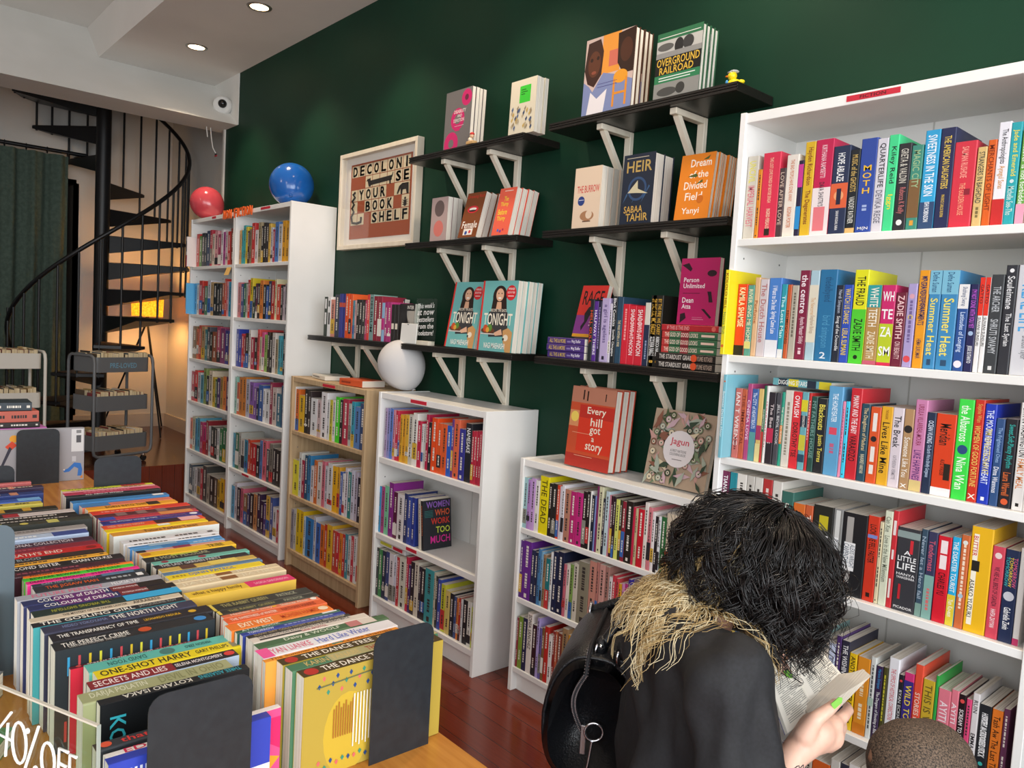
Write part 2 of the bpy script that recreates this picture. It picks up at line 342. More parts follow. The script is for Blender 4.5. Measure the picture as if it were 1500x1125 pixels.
ROWS = {
 'R1': [
  (-608,34,228,162,-262,'c9c2b4','t:UNCIVIL:d8d050;t:IMPERIAL HARVEST:d06a7a'),
  (-573,12,189,150,-262,'d9861f',''),
  (-560,52,231,162,-262,'d8334f','t:THE LOST LOVE SONGS OF BOYSIE SINGH:f0c0a0;t:INGRID PERSAUD:e8d0b0;k:2a2018'),
  (-508,18,185,150,-262,'4a3a3c','t:LOVE AFTER LOVE:c8b0a0'),
  (-489,34,217,162,-262,'e6dcd0','t:THE BAD PEOPLE HAVE GONE AWAY:c8682a;t:REGINA PORTER:c8682a'),
  (-454,14,199,150,-262,'2a2540','b:c83a90:.05:.35;b:2a8ac8:.6:.9'),
  (-439,28,244,162,-262,'d9b02a','t:Hayden Richardson:7a2a20;t:The Degenerates:7a2a20'),
  (-410,48,245,162,-262,'c22250',"b:e8dcdc:.5:1;t:KIRTHANA RAMISETTI:f0c8d0;t:DAVA SHASTRI'S LAST DAY:2a2030;r:e07880:.7:.95:.1:.8"),
  (-361,44,222,162,-262,'27324f','b:d8603a:.42:.7;t:HOPE ABLAZE:f0f0f0:.08:.4;c:e8a070:.56:.3;r:26243a:.48:.66:.35:.65;t:SARAH MUGHAL RANA:e0e0e0:.73:.95'),
  (-316,24,208,150,-262,'1d2329','t:MUSIC of the GHOSTS:c8a860;t:VADDEY RATNER:d0d0c8;b:d8b070:.93:1'),
  (-291,40,231,162,-262,'2f4a9c','H:M:e8b830:.28:.34;H:O:e8b830:.36:.42;H:T:e8b830:.44:.5;H:H:e8b830:.52:.58;d:a0b0d8:.7:.78;h:M{N:e8e8e8:.93:.97'),
  (-251,26,226,162,-262,'d2ced6','t:QUARTERLIFE:202024:.05:.52;t:DEVIKA REGE:6a6a78:.55:.9'),
  (-224,24,231,162,-262,'43d48c','t:Kiley Reid:1f3a34:.12:.5;t:Iggn:e8d840:.58:.8'),
  (-199,29,207,150,-262,'2b2a30','t:GRETA & VALDIN:c8c4b8:.06:.45;t:Rebecca K Reilly:b86a6a:.5:.8;c:e0e0e0:.9:.25'),
  (-169,26,199,150,-262,'3f8a78','b:7a5a38:.4:.85;t:MAGIC CITY:9ab88a:.06:.5;r:d89a3a:.88:.94:.3:.7'),
  (-141,33,229,162,-262,'2f9fd0','b:2f4a70:.72:1;t:SWEETNESS IN THE SKIN:f0f4f8:.05:.66;t:ISHI ROBINSON:f0f4f8:.72:.92'),
  (-107,32,229,162,-262,'242a50','t:THE AMERICAN DAUGHTERS:e0c050:.08:.6;t:MAURICE CARLOS RUFFIN:d8b850:.66:.88'),
  (-75,46,193,150,-262,'d23345','t:SALMAN RUSHDIE:f0a090:.06:.42;t:THE GOLDEN HOUSE:f0a080:.48:.85;r:8a2030:.55:.62:.6:.9'),
  (-27,19,176,150,-262,'d8b878','t:STRANGERS IN BAGHDAD:2a3a3a:.06:.7;d:7a6a40:.75:.88'),
  (-7,17,189,150,-262,'d9601f','t:MERCHANTS OF LIGHT:7a2a10'),
  (11,24,224,162,-262,'e8e6ec','t:The Anthropologists:202028:.07:.4;t:Aysegul Savas:c88a30:.42:.64;b:c82828:.74:1'),
  (35,21,220,162,-262,'2aa5ad','t:Jade and Emerald:e8d848:.07:.52;c:d0e0e0:.57:.2;t:Michelle See-Tho:c8e0d8:.62:.9'),
  (58,17,202,150,-262,'6aa548','t:Whatever is not forbidden:e8f0e0;b:e8a0b8:.78:1'),
  (75,19,212,150,-262,'e098b8','d:a04a70:.1:.6'),
 ],
 'R2': [
  (-622,13,235,162,-308,'e8d51f','t:KOLOLO HILL:8a2a18:.04:.46;t:Neema Shah:5a8a50:.5:.76;c:d86a2a:.9:.35'),
  (-608,31,199,150,-262,'e0421f','t:KAMILA SHAMSIE:f0e8c0:.05:.6;b:201c1a:.86:1'),
  (-576,20,196,150,-262,'5a9a8a','t:RIVER SING ME HOME:e8e0c0;b:d8d080:.8:.9'),
  (-555,15,217,162,-262,'d8b088','t:Perfume:a85a2a'),
  (-539,26,212,150,-262,'cdc3c8','t:The Dutch House:b06a6a'),
  (-512,37,215,162,-262,'4a7fc8','b:e4e4ea:.78:1;t:I Want to Die but:f0f0f8:.1:.4;t:Spring Came Late:f0f0f8:.42:.7'),
  (-474,16,198,150,-262,'2f9aa8','t:The Lost Man:d0f0f0;b:e0e0e0:.88:1'),
  (-457,12,197,150,-262,'c05a30','t:HOMEGOING:2a2018:.35:.8'),
  (-444,19,195,150,-262,'b5ad9d','d:6a6458:.1:.7'),
  (-424,28,234,162,-262,'7f2440','t:the centre:f4e8ec:.05:.48;t:Ayesha Manazir Siddiqi:e8c8d0:.52:.82;d:e8c8d0:.87:.95'),
  (-395,25,233,162,-262,'a9c4cf','b:dcd4c0:.16:.8;t:The Newcomer:c89a6a:.3:.5;t:Stephanie Bishop:a88a70:.5:.7'),
  (-369,46,235,162,-262,'2a6f9c','t:thedelbyend:1f5078:.08:.35;t:bird simpson:4a90b8:.5:.85;h:2:d8e0e8:.9:.97'),
  (-322,19,195,150,-262,'252a38','t:Nardi Simpson:b0b8c8:.06:.36;t:Song of the Crocodile:e0e0e0:.4:.85'),
  (-303,23,196,150,-262,'2f4fb0','t:WATCH US DANCE:e8c830:.05:.5;t:LEILA SLIMANI:e8c830:.56:.9'),
  (-278,35,233,162,-262,'e0dd20','b:50c832:.42:1;t:THE FRAUD:1a1c14:.07:.38;t:ZADIE SMITH:1a2a14:.52:.86;c:1a2a14:.93:.16'),
  (-242,33,195,150,-262,'b08a50','b:2f9a9a:0:.28;b:c05a70:.95:1;t:WHITE TEETH:f0e8d8:.03:.52;t:ZADIE SMITH:e8dcc0:.58:.92'),
  (-208,33,195,150,-262,'c92a6a','b:b8c82a:.48:1;H:WH:f4f4f4:.08:.2;H:TE:f4f4f4:.3:.42;H:ZA:f4f4f4:.52:.64;H:SM:f4f4f4:.76:.88;b:d02a50:.96:1'),
  (-174,25,177,150,-262,'6f2438','t:ZADIE SMITH:f0c8c8:.04:.62;t:ON BEAUTY:e0b8b8:.66:.9'),
  (-148,21,198,150,-262,'a89ac8','c:d8a0b0:.15:.3;c:d8c070:.4:.3;c:d84a50:.9:.4;d:706090:.2:.7'),
  (-125,23,229,162,-262,'e89a22','t:MAJOR DISTURBANCES:3a3058:.06:.5;t:AT GRAND LIFE APARTMENTS:3a3058:.06:.56;t:HEMA SUKUMAR:3a3058:.7:.9'),
  (-101,26,228,162,-262,'3f88b8','b:7ab8d0:0:.24;t:Defne Suman:1f5078:.02:.22;t:Summer Heat:f0dc60:.28:.86;r:2a4a68:.9:.96:.3:.7'),
  (-74,36,228,162,-262,'3f88b8','b:7ab8d0:0:.24;t:Defne Suman:1f5078:.02:.22;t:Summer Heat:f0dc60:.28:.86;r:2a4a68:.9:.96:.3:.7'),
  (-37,22,196,150,-262,'2a4f90','b:e8e6e4:0:.28;t:Shubhangi Swarup:3a5078:.03:.25;t:Latitudes of Longing:c8d8f0:.32:.78;c:e8e0e8:.92:.4'),
  (-14,18,196,150,-262,'252550',"t:I'M NOT DONE WITH YOU YET:c05ad0:.06:.5;c:a0b8d8:.56:.3;t:JESSE SUTANTO:f0f0f4:.7:.9"),
  (5,10,211,150,-262,'e8e6e4','b:e0301f:0:.4;t:GATTO:30201f:.05:.3;t:SUVANI SUNSURI:30302f:.42:.72'),
  (16,10,211,150,-262,'e8e6e4','b:e0301f:0:.4;t:GATTO:30201f:.05:.3;t:SUVANI SUNSURI:30302f:.42:.72'),
  (27,25,217,162,-262,'3a3d40','t:THE ARCHER:b8bcc0:.12:.38;t:SHRUTI SWAMY:b8bcc0:.45:.8;k:d0d0d0'),
  (53,23,237,162,-262,'2f3036','t:Souleimane:e0e0e0:.1:.4;t:The Last Syrian:e0e0e0:.44:.74;c:e8e8e8:.05:.2'),
  (77,46,237,162,-262,'cfcfd4','t:REAL LIFE:4aa0d8:.18:.6;t:Brandon Taylor:7a7a80:.64:.85'),
 ],
 'R3': [
  (-603,11,234,162,-308,'7ab8c8','t:Summer Darkest Hour:e0f0f4:.15:.8;c:d86a40:.08:.25'),
  (-590,21,197,150,-262,'c86a60','t:IAN T WRENG:f0d8d0;d:803838:.7:.9'),
  (-569,16,196,150,-262,'c05a3a','t:THE IMMORTAL:803020'),
  (-552,14,213,150,-262,'b04a7a','t:CINEMA LOVE:f0d0e0:.1:.85'),
  (-537,19,200,150,-262,'3f62a0','b:5a9a98:.6:1;t:The CITY of HEARTBEATS:d8e0f0:.05:.55'),
  (-517,15,202,150,-262,'d8b870','b:a83a60:.5:.7;b:e0d090:.75:1'),
  (-501,7,212,150,-262,'2f6a48','b:c03838:.6:1;t:INHERITANCE:d0d8c8'),
  (-493,7,212,150,-262,'e8e4e0','d:c84050:.2:.8'),
  (-485,20,196,150,-262,'302a30','t:The Bee Sting:d8c8c8;b:c03050:.5:.7'),
  (-463,15,197,150,-262,'4a4a50','t:JELL BEVIL LOOK:d0d0d0'),
  (-447,8,200,150,-262,'2f9a80','b:e0803a:.45:.7;t:THE WORLD IN QUEENS:f0f0d8'),
  (-438,23,206,150,-262,'d8d0c4','d:908878:.15:.85'),
  (-414,23,205,150,-262,'d8323a','b:d8323a:0:1;t:OWLISH:f4f0ee:.05:.33;t:DOROTHY TSE:26201f:.4:.85'),
  (-390,18,206,150,-262,'6aa8b0','b:d8c830:.1:.25;b:26303f:.3:.45;b:c8c040:.55:.75;b:2a4a60:.8:.9;t:DIGGING STARS:e8e8e0:.3:.45'),
  (-371,7,205,150,-262,'c03030','d:f0d0c8:.1:.6'),
  (-363,16,197,150,-262,'2a5048','t:MY FATHERS HOUSE:7aa098'),
  (-346,26,194,150,-262,'26282c','t:Blackouts:e8d85a:.08:.42;t:Justin Torres:e8d85a:.48:.85'),
  (-319,38,229,162,-262,'5f9fc8','t:THE HONEYEATER:e8f0f8:.08:.4;r:d84a60:.46:.54:.2:.8;d:c06080:.64:.75'),
  (-280,7,193,150,-262,'e08aa8','d:a03a68:.1:.7'),
  (-272,10,194,150,-262,'3fc8e8',''),
  (-261,28,229,162,-262,'c82a35','t:MANNY AND THE BABY:f4e0e0:.08:.5;t:VARAIDZO:2a1a1f:.52:.8'),
  (-232,21,193,150,-262,'2a4a5a','t:The Daughters of Madurai:d8c090:.05:.6;t:RAJASREE VARIYAR:d8d0b0:.65:.9'),
  (-209,25,188,150,-262,'d8552a','r:e8e0d8:.08:.32:.25:.75;c:2a2426:.42:.3;r:e8e0d8:.52:.72:.25:.75;r:e8e0d8:.76:.88:.25:.75'),
  (-183,27,192,150,-262,'e0a82a','t:THE HIGGINS:7a3a18:.04:.16;t:Lives Like Mine:201a14:.2:.85'),
  (-156,26,192,150,-262,'d8ccd2','t:The Break:2a2a30:.1:.5;t:KATHERENA VERMETTE:908890:.6:.9'),
  (-129,22,192,150,-262,'b08a62','c:2a2422:.25:.45;t:Someone Like You:f0e8dc:.35:.85;h:X:f0f0ea:.93:.98'),
  (-106,27,217,162,-262,'c880a8','t:URSULA VILLARREAL-MOURA:8a2848:.05:.5;t:LIKE HAPPINESS:5a3070:.55:.9;b:d8c080:.88:1'),
  (-78,19,190,150,-262,'26324a',"t:OCEAN VUONG:d8e0f0:.1:.38;t:On Earth We're Briefly Gorgeous:b8c8e0:.4:.8"),
  (-58,43,190,150,-262,'d8421f','b:ecebea:.9:1;t:Meridian:2a1a14:.12:.38;t:ALICE WALKER:2a1a14:.55:.75;r:2a2018:.6:.8:.6:.95'),
  (-14,32,228,162,-262,'3fd84a','t:the Albatross:e8f8e0:.06:.42;c:2a4a7a:.5:.35;t:Nina Wan:e8f8e0:.58:.9'),
  (19,20,230,162,-262,'c83222','t:Sophie Wan:d8a050:.04:.22;t:WOMEN OF GOOD FORTUNE:e8c060:.25:.85;h:X:f0e8d8:.92:.97'),
  (40,23,223,162,-262,'2038b0','t:THE MOON REPRESENTS MY HEART:d8e0f8:.06:.8;t:PIM WANGTECHAWAT:d8c870:.25:.7;k:e8e8f0'),
  (64,17,193,150,-262,'31507f','t:The Frightened Ones:90b0d8:.1:.5;t:Dima Wannous:e8e8f0:.55:.85'),
  (82,24,195,150,-262,'26242a','t:Sweet,Soft,Plenty Rhythm:2fa8a0:.06:.55;t:Laura Warrell:d86a30:.6:.86;c:d85a30:.93:.3'),
  (108,21,233,162,-262,'e8e4e0','t:BRYAN WASHINGTON:201c1a:.05:.5;t:FAMILY MEAL:d8803a:.52:.8;k:201c1a'),
  (129,13,235,162,-262,'e4e0dc','d:c08050:.3:.8'),
 ],
 'R4': [
  (-614,26,250,162,-262,'6a2048','t:TIANANMEN SQUARE:f0f0f0:.05:.7'),
  (-586,23,250,162,-262,'2a8a98','b:26202a:.2:.5'),
  (-563,30,250,162,-262,'e4e0d8',''),
  (-532,24,250,162,-262,'c8c4bc',''),
  (-507,24,250,162,-262,'d8d4cc',''),
  (-482,28,250,162,-262,'b83838','d:e8d8d0:.1:.6'),
  (-453,28,250,162,-262,'d8d4cc',''),
  (-424,34,228,162,-262,'3a6a60',''),
  (-389,33,203,150,-262,'d87030','b:3a9a8a:.3:.6'),
  (-355,21,204,150,-262,'c8603a','t:TAF:f0e8e0:.08:.4'),
  (-332,53,211,150,-262,'2a2a26','r:c8b82a:.12:.3:.3:.8;r:f0f0f0:.36:.68:.45:.85;t:ALEXIS WRIGHT:4a5a6a:.38:.66:.6:.8'),
  (-278,24,212,150,-262,'8a8a88','b:26282a:.5:1;r:d8d8d4:.02:.5:.2:.8;r:f0f0f0:.35:.68:.2:.75;t:ALEXIS WRIGHT:4a5a6a:.37:.66:.5:.75;t:THE SWAN BOOK:4a5a6a:.37:.66:.25:.45'),
  (-253,61,209,150,-262,'232326','r:a8a4a0:.05:.85:.15:.45;r:f0f0f0:.36:.7:.1:.6;t:ALEXIS WRIGHT:4a5a6a:.38:.66:.38:.58;t:CARPENTARIA:4a5a6a:.38:.66:.12:.34'),
  (-191,28,213,150,-262,'cf3a26','t:LOOK WE FELL FASTER:26201c:.1:.55;r:7a8ac8:.22:.26:0:1;r:301c18:.9:.95:.3:.7'),
  (-162,9,203,150,-262,'d8cca8',''),
  (-152,19,233,162,-262,'d8dcc4','t:Can Xue:6a7060:.06:.22;t:Love in the New Millennium:6a7060:.26:.75'),
  (-133,13,237,162,-262,'c8323a','r:e8dcd8:.1:.25:.1:.9;r:e8dcd8:.4:.5:.2:.8;r:e8dcd8:.7:.9:.1:.7'),
  (-119,52,202,150,-262,'3a3a3f','b:8a9a98:.04:.12;r:d0303a:.14:.3:.6:.75;H:A:f4f4f4:.27:.32;H:LITTLE:f4f4f4:.34:.4;H:LIFE:f4f4f4:.42:.5;H:HANYA:e8e8e8:.54:.57;H:YANAGIHARA:e8e8e8:.58:.61;r:c02a34:.68:.86:.2:.32;H:PICADOR:e0e0e0:.94:.97'),
  (-66,14,208,150,-262,'3a4f60','t:Never let a Hero fail:a0b0c0;b:7a9a90:.85:1'),
  (-51,21,206,150,-262,'3a3a58','b:7fa89f:.5:1;t:Tenderness:c85a70:.1:.45;d:d06a6a:.65:.9'),
  (-29,29,202,150,-262,'d02030','r:f0e0e0:.05:.2:.2:.8;r:f0e0e0:.22:.38:.2:.8;t:CHARLES YU:301418:.42:.68'),
  (1,17,206,150,-262,'2aa8d8','b:e0c83a:.65:1;t:THE DISASTER TOURIST:f0f4f0:.05:.62;t:Yun Ko-eun:f0f0e0:.7:.9'),
  (19,18,215,162,-262,'c8683a','d:f0d8c0:.1:.8;c:e0e0d8:.08:.3;c:a8c0d0:.65:.3'),
  (38,44,240,162,-262,'e8b420','r:f4ecd8:.07:.93:.1:.36;t:BUTTER:c82a30:.09:.28:.12:.34;t:ASAKO YUZUKI:2a2018:.5:.86:.12:.34;r:26221c:.32:.42:.1:.5'),
  (83,24,206,150,-262,'d0485a','c:e8d0cc:.1:.3;t:WE ARE ALL BIRDS OF UGANDA:4a2030:.22:.65;t:HAFSA ZAYYAN:f0e0e0:.68:.88'),
  (108,27,205,150,-262,'26304f','t:TOMORROW:d85a80:.08:.4:.62:.9;t:TOMORROW:e0c040:.08:.4:.36:.6;t:TOMORROW:3aa8a8:.08:.4:.1:.34;c:c8c8d0:.5:.4;t:Gabrielle Zevin:f4f4f4:.62:.86'),
  (136,12,214,150,-262,'e0dcd8','b:c03a68:.93:1'),
 ],
 'R5': [
  (-553,20,211,150,-262,'c8b060',''),
  (-532,20,208,150,-262,'5a80a8',''),
  (-511,24,215,150,-262,'d0c050','d:705020:.1:.6'),
  (-486,24,209,150,-262,'b83a40',''),
  (-461,28,213,150,-262,'d8d4cc',''),
  (-431,23,218,162,-262,'8a9a58',''),
  (-407,27,221,162,-262,'e0d8d0','d:a05050:.1:.6'),
  (-379,31,222,162,-262,'c8a060',''),
  (-347,24,224,162,-262,'d8d4d0',''),
  (-322,38,221,162,-262,'a8d4d4','t:A:2a6a70:.1:.25'),
  (-283,22,207,150,-262,'ccc0b0','d:907860:.2:.7'),
  (-260,17,204,150,-262,'c8d0e8','t:Delia:6a7090:.1:.5'),
  (-242,13,229,162,-262,'4a3068',''),
  (-228,21,222,162,-262,'2f2f3f','t:THE WISHING GAME:f0f0f0:.05:.6'),
  (-206,19,197,150,-262,'e8c020','t:ANOTHER AUSTRALIA:2a2014:.04:.78;d:2a2014:.84:.92'),
  (-185,31,196,150,-262,'e0902a','d:f0d8b0:.15:.5;d:f0e0c0:.6:.8;b:d07a20:.86:1'),
  (-153,13,206,150,-262,'d4d6d2','d:4a5050:.1:.9;b:a8c0b0:.5:.6'),
  (-139,16,189,150,-262,'3a2a4a','t:Mariana Enriquez:3a90c8:.04:.3;t:The Dangers of Smoking in Bed:e8e8e8:.34:.9'),
  (-122,11,191,150,-262,'4a4828','d:d0c83a:.1:.7'),
  (-110,24,221,162,-262,'e6e6ea','t:THE OFFICE OF HISTORICAL CORRECTIONS:d04a58:.12:.7;t:DANIELLE EVANS:303038:.74:.95'),
  (-85,11,187,150,-262,'26262c','c:d84a48:.08:.3;t:RYAN ECKHART:d0d0d0:.2:.7'),
  (-73,22,198,150,-262,'d03a78','b:3a3080:.1:.9;t:WILD TONGUES:e8d03a:.15:.9'),
  (-50,18,226,162,-262,'e0523a','t:STORIES from the:f0d8c8:.3:.8'),
  (-31,26,198,150,-262,'c8a832','t:THIS IS WHERE:6a5a28'),
  (-4,6,215,150,-262,'2fa045',''),
  (3,27,189,150,-262,'dc7888','t:AYITI:f0e0e4:.15:.4;t:ROXANE GAY:f0e0e4:.6:.9'),
  (30,16,196,150,-262,'dc7888','t:AYITI:f0e0e4:.15:.4;t:ROXANE GAY:f0e0e4:.6:.9'),
  (47,14,192,150,-262,'26181c','c:d84a48:.08:.35;t:SCREAM TO THE END:f0e8e8:.18:.7'),
  (62,11,187,150,-262,'d84a78',''),
  (74,14,206,150,-262,'d8d4d4','t:RUIN:302a30:.08:.22;t:EMMA HISLOP:302a30:.45:.85'),
  (89,24,187,150,-262,'26282c','t:HISTORY. A STRAIGHT LICK:f0f0f0:.1:.6;t:WITH A CROOKED STICK:f0f0f0:.14:.64;c:3aa8a0:.72:.2;t:ZORA:d8c840:.8:.95'),
  (114,21,186,150,-262,'e0782a','t:Tash Aw The Last Time:2a1c10:.08:.8'),
  (136,12,195,150,-262,'6a3a58',''),
 ],
 'R6': [
  (-364,46,219,162,-262,'3a2a58',''),
  (-317,22,227,162,-262,'4a3068',''),
  (-295,17,224,162,-262,'c8c0b0',''),
  (-277,47,215,162,-262,'e0662a',''),
  (-229,24,236,162,-262,'d8d4cc',''),
  (-203,20,237,162,-262,'3a3a48',''),
  (-183,28,245,162,-262,'e8e4e0',''),
  (-154,27,248,162,-262,'c8b8a8',''),
  (-126,26,250,162,-262,'8a4a48',''),
  (-98,30,250,162,-262,'d8d0c8',''),
  (-68,29,250,162,-262,'3a6a80',''),
  (-38,28,250,162,-262,'c8b060',''),
  (-9,28,250,162,-262,'b04a50',''),
  (20,27,250,162,-262,'d0d0d0',''),
  (48,23,250,162,-262,'505868',''),
  (72,22,250,162,-262,'c87a4a',''),
 ],
 'W2a': [
  (-1512,13,208,150,-212,'2a2a30',''),
  (-1498,21,193,150,-212,'9fc4c8',''),
  (-1476,17,188,150,-212,'b58ac8',''),
  (-1458,23,197,150,-212,'c8a0d8',''),
  (-1434,22,193,150,-212,'e8e4e0',''),
  (-1410,47,215,162,-212,'e8d81a','t:THE DEAD:5a5010'),
  (-1362,18,195,150,-212,'26221f',''),
  (-1343,21,198,150,-212,'2a2826',''),
  (-1320,14,197,150,-212,'d8452a',''),
  (-1306,9,194,150,-212,'c8c0c8',''),
  (-1296,15,202,150,-212,'e8e4ea',''),
  (-1280,28,190,150,-212,'b8806a',''),
  (-1251,28,188,150,-212,'b82a70',''),
  (-1222,30,190,150,-212,'c83080',''),
  (-1191,18,199,150,-212,'2a2020',''),
  (-1172,14,203,150,-212,'26201f',''),
  (-1157,6,206,150,-212,'f0eee8',''),
  (-1150,14,194,150,-212,'202838',''),
  (-1135,6,194,150,-212,'7f90c8',''),
  (-1128,8,229,162,-212,'7f3060',''),
  (-1119,19,230,162,-212,'d8d4b0',''),
  (-1098,10,193,150,-212,'2a2a38',''),
  (-1088,17,220,162,-212,'c0d4da',''),
  (-1070,6,210,150,-212,'c88090',''),
  (-1063,10,209,150,-212,'3a2028',''),
  (-1052,10,208,150,-212,'2f2028',''),
  (-1041,16,202,150,-212,'d8dc70',''),
  (-1024,11,203,150,-212,'3a3a2a',''),
  (-1012,15,201,150,-212,'902a38',''),
  (-996,30,206,150,-212,'2a2420',''),
  (-966,9,192,150,-212,'c82a48',''),
  (-956,10,189,150,-212,'c8b890',''),
  (-944,24,191,150,-212,'c82030',''),
  (-919,15,217,162,-212,'e8e0d8',''),
  (-903,15,205,150,-212,'d88088',''),
  (-887,12,193,150,-212,'f0e8e8',''),
  (-874,12,181,150,-212,'2a2428',''),
  (-862,10,184,150,-212,'e8e8ea',''),
  (-850,19,186,150,-212,'2f6a3a',''),
  (-830,36,201,150,-212,'d8c8b0','b:c85a38:.6:1;t:Katerini:2a2a28:.25:.5'),
  (-794,29,194,150,-212,'e0b8b0',''),
  (-764,11,191,150,-212,'3a98b0',''),
  (-752,17,189,150,-212,'b04048',''),
  (-734,22,188,150,-212,'c8b8a0',''),
 ],
 'W2b': [
  (-1496,16,220,162,-212,'5a2a80',''),
  (-1480,45,224,162,-212,'6a2f90',''),
  (-1434,18,199,150,-212,'2a3050',''),
  (-1415,16,195,150,-212,'262c48',''),
  (-1398,15,212,150,-212,'4a80b0',''),
  (-1382,11,206,150,-212,'7fb0d0',''),
  (-1370,15,197,150,-212,'a08060',''),
  (-1355,22,188,150,-212,'1f7a80',''),
  (-1332,12,216,162,-212,'e8e8e8',''),
  (-1319,23,223,162,-212,'1f2848',''),
  (-1295,30,229,162,-212,'1f2540',''),
  (-1263,14,191,150,-212,'c86a7a',''),
  (-1248,16,195,150,-212,'e8d8d0',''),
  (-1231,16,199,150,-212,'7fa050',''),
  (-1214,22,207,150,-212,'d0c8b8',''),
  (-1192,51,222,162,-212,'8a8470',''),
  (-1140,31,236,162,-212,'c88a7a',''),
  (-1108,12,239,162,-212,'b87a70',''),
  (-1094,25,236,162,-212,'d09a90',''),
  (-1068,18,235,162,-212,'a87a70',''),
  (-1049,14,205,150,-212,'e0d8d8',''),
  (-1034,14,215,162,-212,'c83a48',''),
  (-1018,12,208,150,-212,'d04a50',''),
  (-1006,12,194,150,-212,'d8a020',''),
  (-992,12,198,150,-212,'d890c0',''),
  (-980,12,202,150,-212,'b83a80',''),
  (-966,12,220,162,-212,'3a2f90',''),
  (-953,12,198,150,-212,'d8c8a0',''),
  (-940,13,190,150,-212,'2a2a30',''),
  (-926,13,192,150,-212,'2f80a0',''),
  (-911,10,193,150,-212,'d8d8d8',''),
  (-900,13,197,150,-212,'b02a38',''),
  (-886,18,195,150,-212,'3a70a8',''),
  (-866,20,190,150,-212,'c8b090',''),
  (-846,19,191,150,-212,'2a2a30',''),
  (-825,19,192,150,-212,'b06a50',''),
 ],
 'W2c': [
  (-1517,13,204,150,-212,'b08090',''),
  (-1503,10,195,150,-212,'c0c0c0',''),
  (-1492,10,192,150,-212,'902a38',''),
  (-1481,22,202,150,-212,'7f9a3a',''),
  (-1458,23,203,150,-212,'26284a',''),
  (-1434,28,231,162,-212,'e8e0d8','t:SONIA SANCHEZ:26201c:.03:.6'),
  (-1405,23,194,150,-212,'3a2028',''),
  (-1381,14,228,162,-212,'b0a0d8',''),
  (-1367,13,194,150,-212,'6a5fa0',''),
  (-1353,13,199,150,-212,'7f5f3a',''),
  (-1339,21,210,150,-212,'c03028',''),
  (-1317,19,185,150,-212,'e8e4e0',''),
  (-1297,12,205,150,-212,'902f28',''),
  (-1284,12,209,150,-212,'b85f40',''),
  (-1271,20,207,150,-212,'7f3a2a',''),
  (-1250,28,233,162,-212,'a07f5a',''),
  (-1220,13,218,162,-212,'d8982a',''),
  (-1206,24,217,162,-212,'3a9a4a',''),
  (-1182,13,176,150,-212,'c8d0d8',''),
  (-1168,16,175,150,-212,'5a5fa0',''),
  (-1151,22,206,150,-212,'3f7fa8',''),
  (-1128,23,220,162,-212,'e0b0a8',''),
  (-1104,17,228,162,-212,'d8a8a0',''),
  (-1086,21,235,162,-212,'d8c8c0',''),
  (-1064,22,231,162,-212,'a05058',''),
  (-1040,30,227,162,-212,'c8b8a8',''),
  (-1009,29,232,162,-212,'4a5a80',''),
  (-979,36,232,162,-212,'d0c8c0',''),
  (-942,28,234,162,-212,'b06050',''),
 ],
 'W1a': [
  (-2412,19,229,162,-262,'b09ac0',''),
  (-2391,21,231,162,-262,'8f8fc8',''),
  (-2370,24,233,162,-262,'5f80c8',''),
  (-2344,19,229,162,-262,'d890a0',''),
  (-2324,23,228,162,-262,'c83048',''),
  (-2301,15,206,150,-262,'c83030',''),
  (-2285,21,215,150,-262,'e0a830',''),
  (-2263,23,217,162,-262,'d89a28',''),
  (-2239,23,220,162,-262,'e0b040',''),
  (-2215,30,223,162,-262,'c8c4b8',''),
  (-2184,36,234,162,-262,'e8e4dc',''),
  (-2147,29,204,150,-262,'c02a48',''),
  (-2116,17,194,150,-262,'e0d8d8',''),
  (-2098,13,196,150,-262,'c0c0b8',''),
  (-2084,18,239,162,-262,'b02848',''),
  (-2065,22,208,150,-262,'26262a',''),
  (-2042,42,231,162,-262,'e8501f',''),
  (-1999,30,213,150,-262,'e05a2a',''),
  (-1968,36,214,150,-262,'e06030',''),
  (-1932,30,212,150,-262,'2f5fc0',''),
  (-1901,14,242,162,-262,'6a3a80',''),
  (-1886,37,244,162,-262,'e06a48',''),
  (-1848,39,210,150,-262,'3a3a90',''),
  (-1808,40,238,162,-262,'26282f','t:NAMESAKE:f0f0f0:.08:.5'),
  (-1766,15,212,150,-262,'b8283f',''),
  (-1750,16,214,150,-262,'c02f45',''),
  (-1733,16,216,162,-262,'b02840',''),
  (-1716,12,219,162,-262,'c03048',''),
  (-1703,9,217,162,-262,'902838',''),
 ],
 'W1b': [
  (-2444,30,216,162,-262,'2f8fc0',''),
  (-2413,27,218,162,-262,'b03a80',''),
  (-2386,34,227,162,-262,'7fc8a0',''),
  (-2350,39,249,162,-262,'8a2f8a',''),
  (-2310,31,213,150,-262,'5a2040',''),
  (-2278,55,212,150,-262,'e0dcdc',''),
  (-2223,27,223,162,-262,'2f3a6a',''),
  (-2195,30,214,150,-262,'3a4fa0',''),
  (-2163,28,217,162,-262,'2f3f90',''),
 ],
 'W1c': [
  (-2432,22,226,162,-262,'2a2a2a',''),
  (-2410,27,224,162,-262,'3a8a4a',''),
  (-2382,32,224,162,-262,'26304a',''),
  (-2349,26,228,162,-262,'3a4a80',''),
  (-2322,39,228,162,-262,'e0dce0',''),
  (-2281,20,224,162,-262,'d8dce8',''),
  (-2260,21,226,162,-262,'c03038',''),
  (-2238,53,232,162,-262,'d8d8c8',''),
  (-2184,18,246,162,-262,'c8304f',''),
  (-2165,18,215,162,-262,'4a3068',''),
  (-2146,28,235,162,-262,'2f2a30',''),
  (-2117,32,243,162,-262,'d8d0c0',''),
  (-2084,17,230,162,-262,'302a38',''),
  (-2066,29,228,162,-262,'26262a',''),
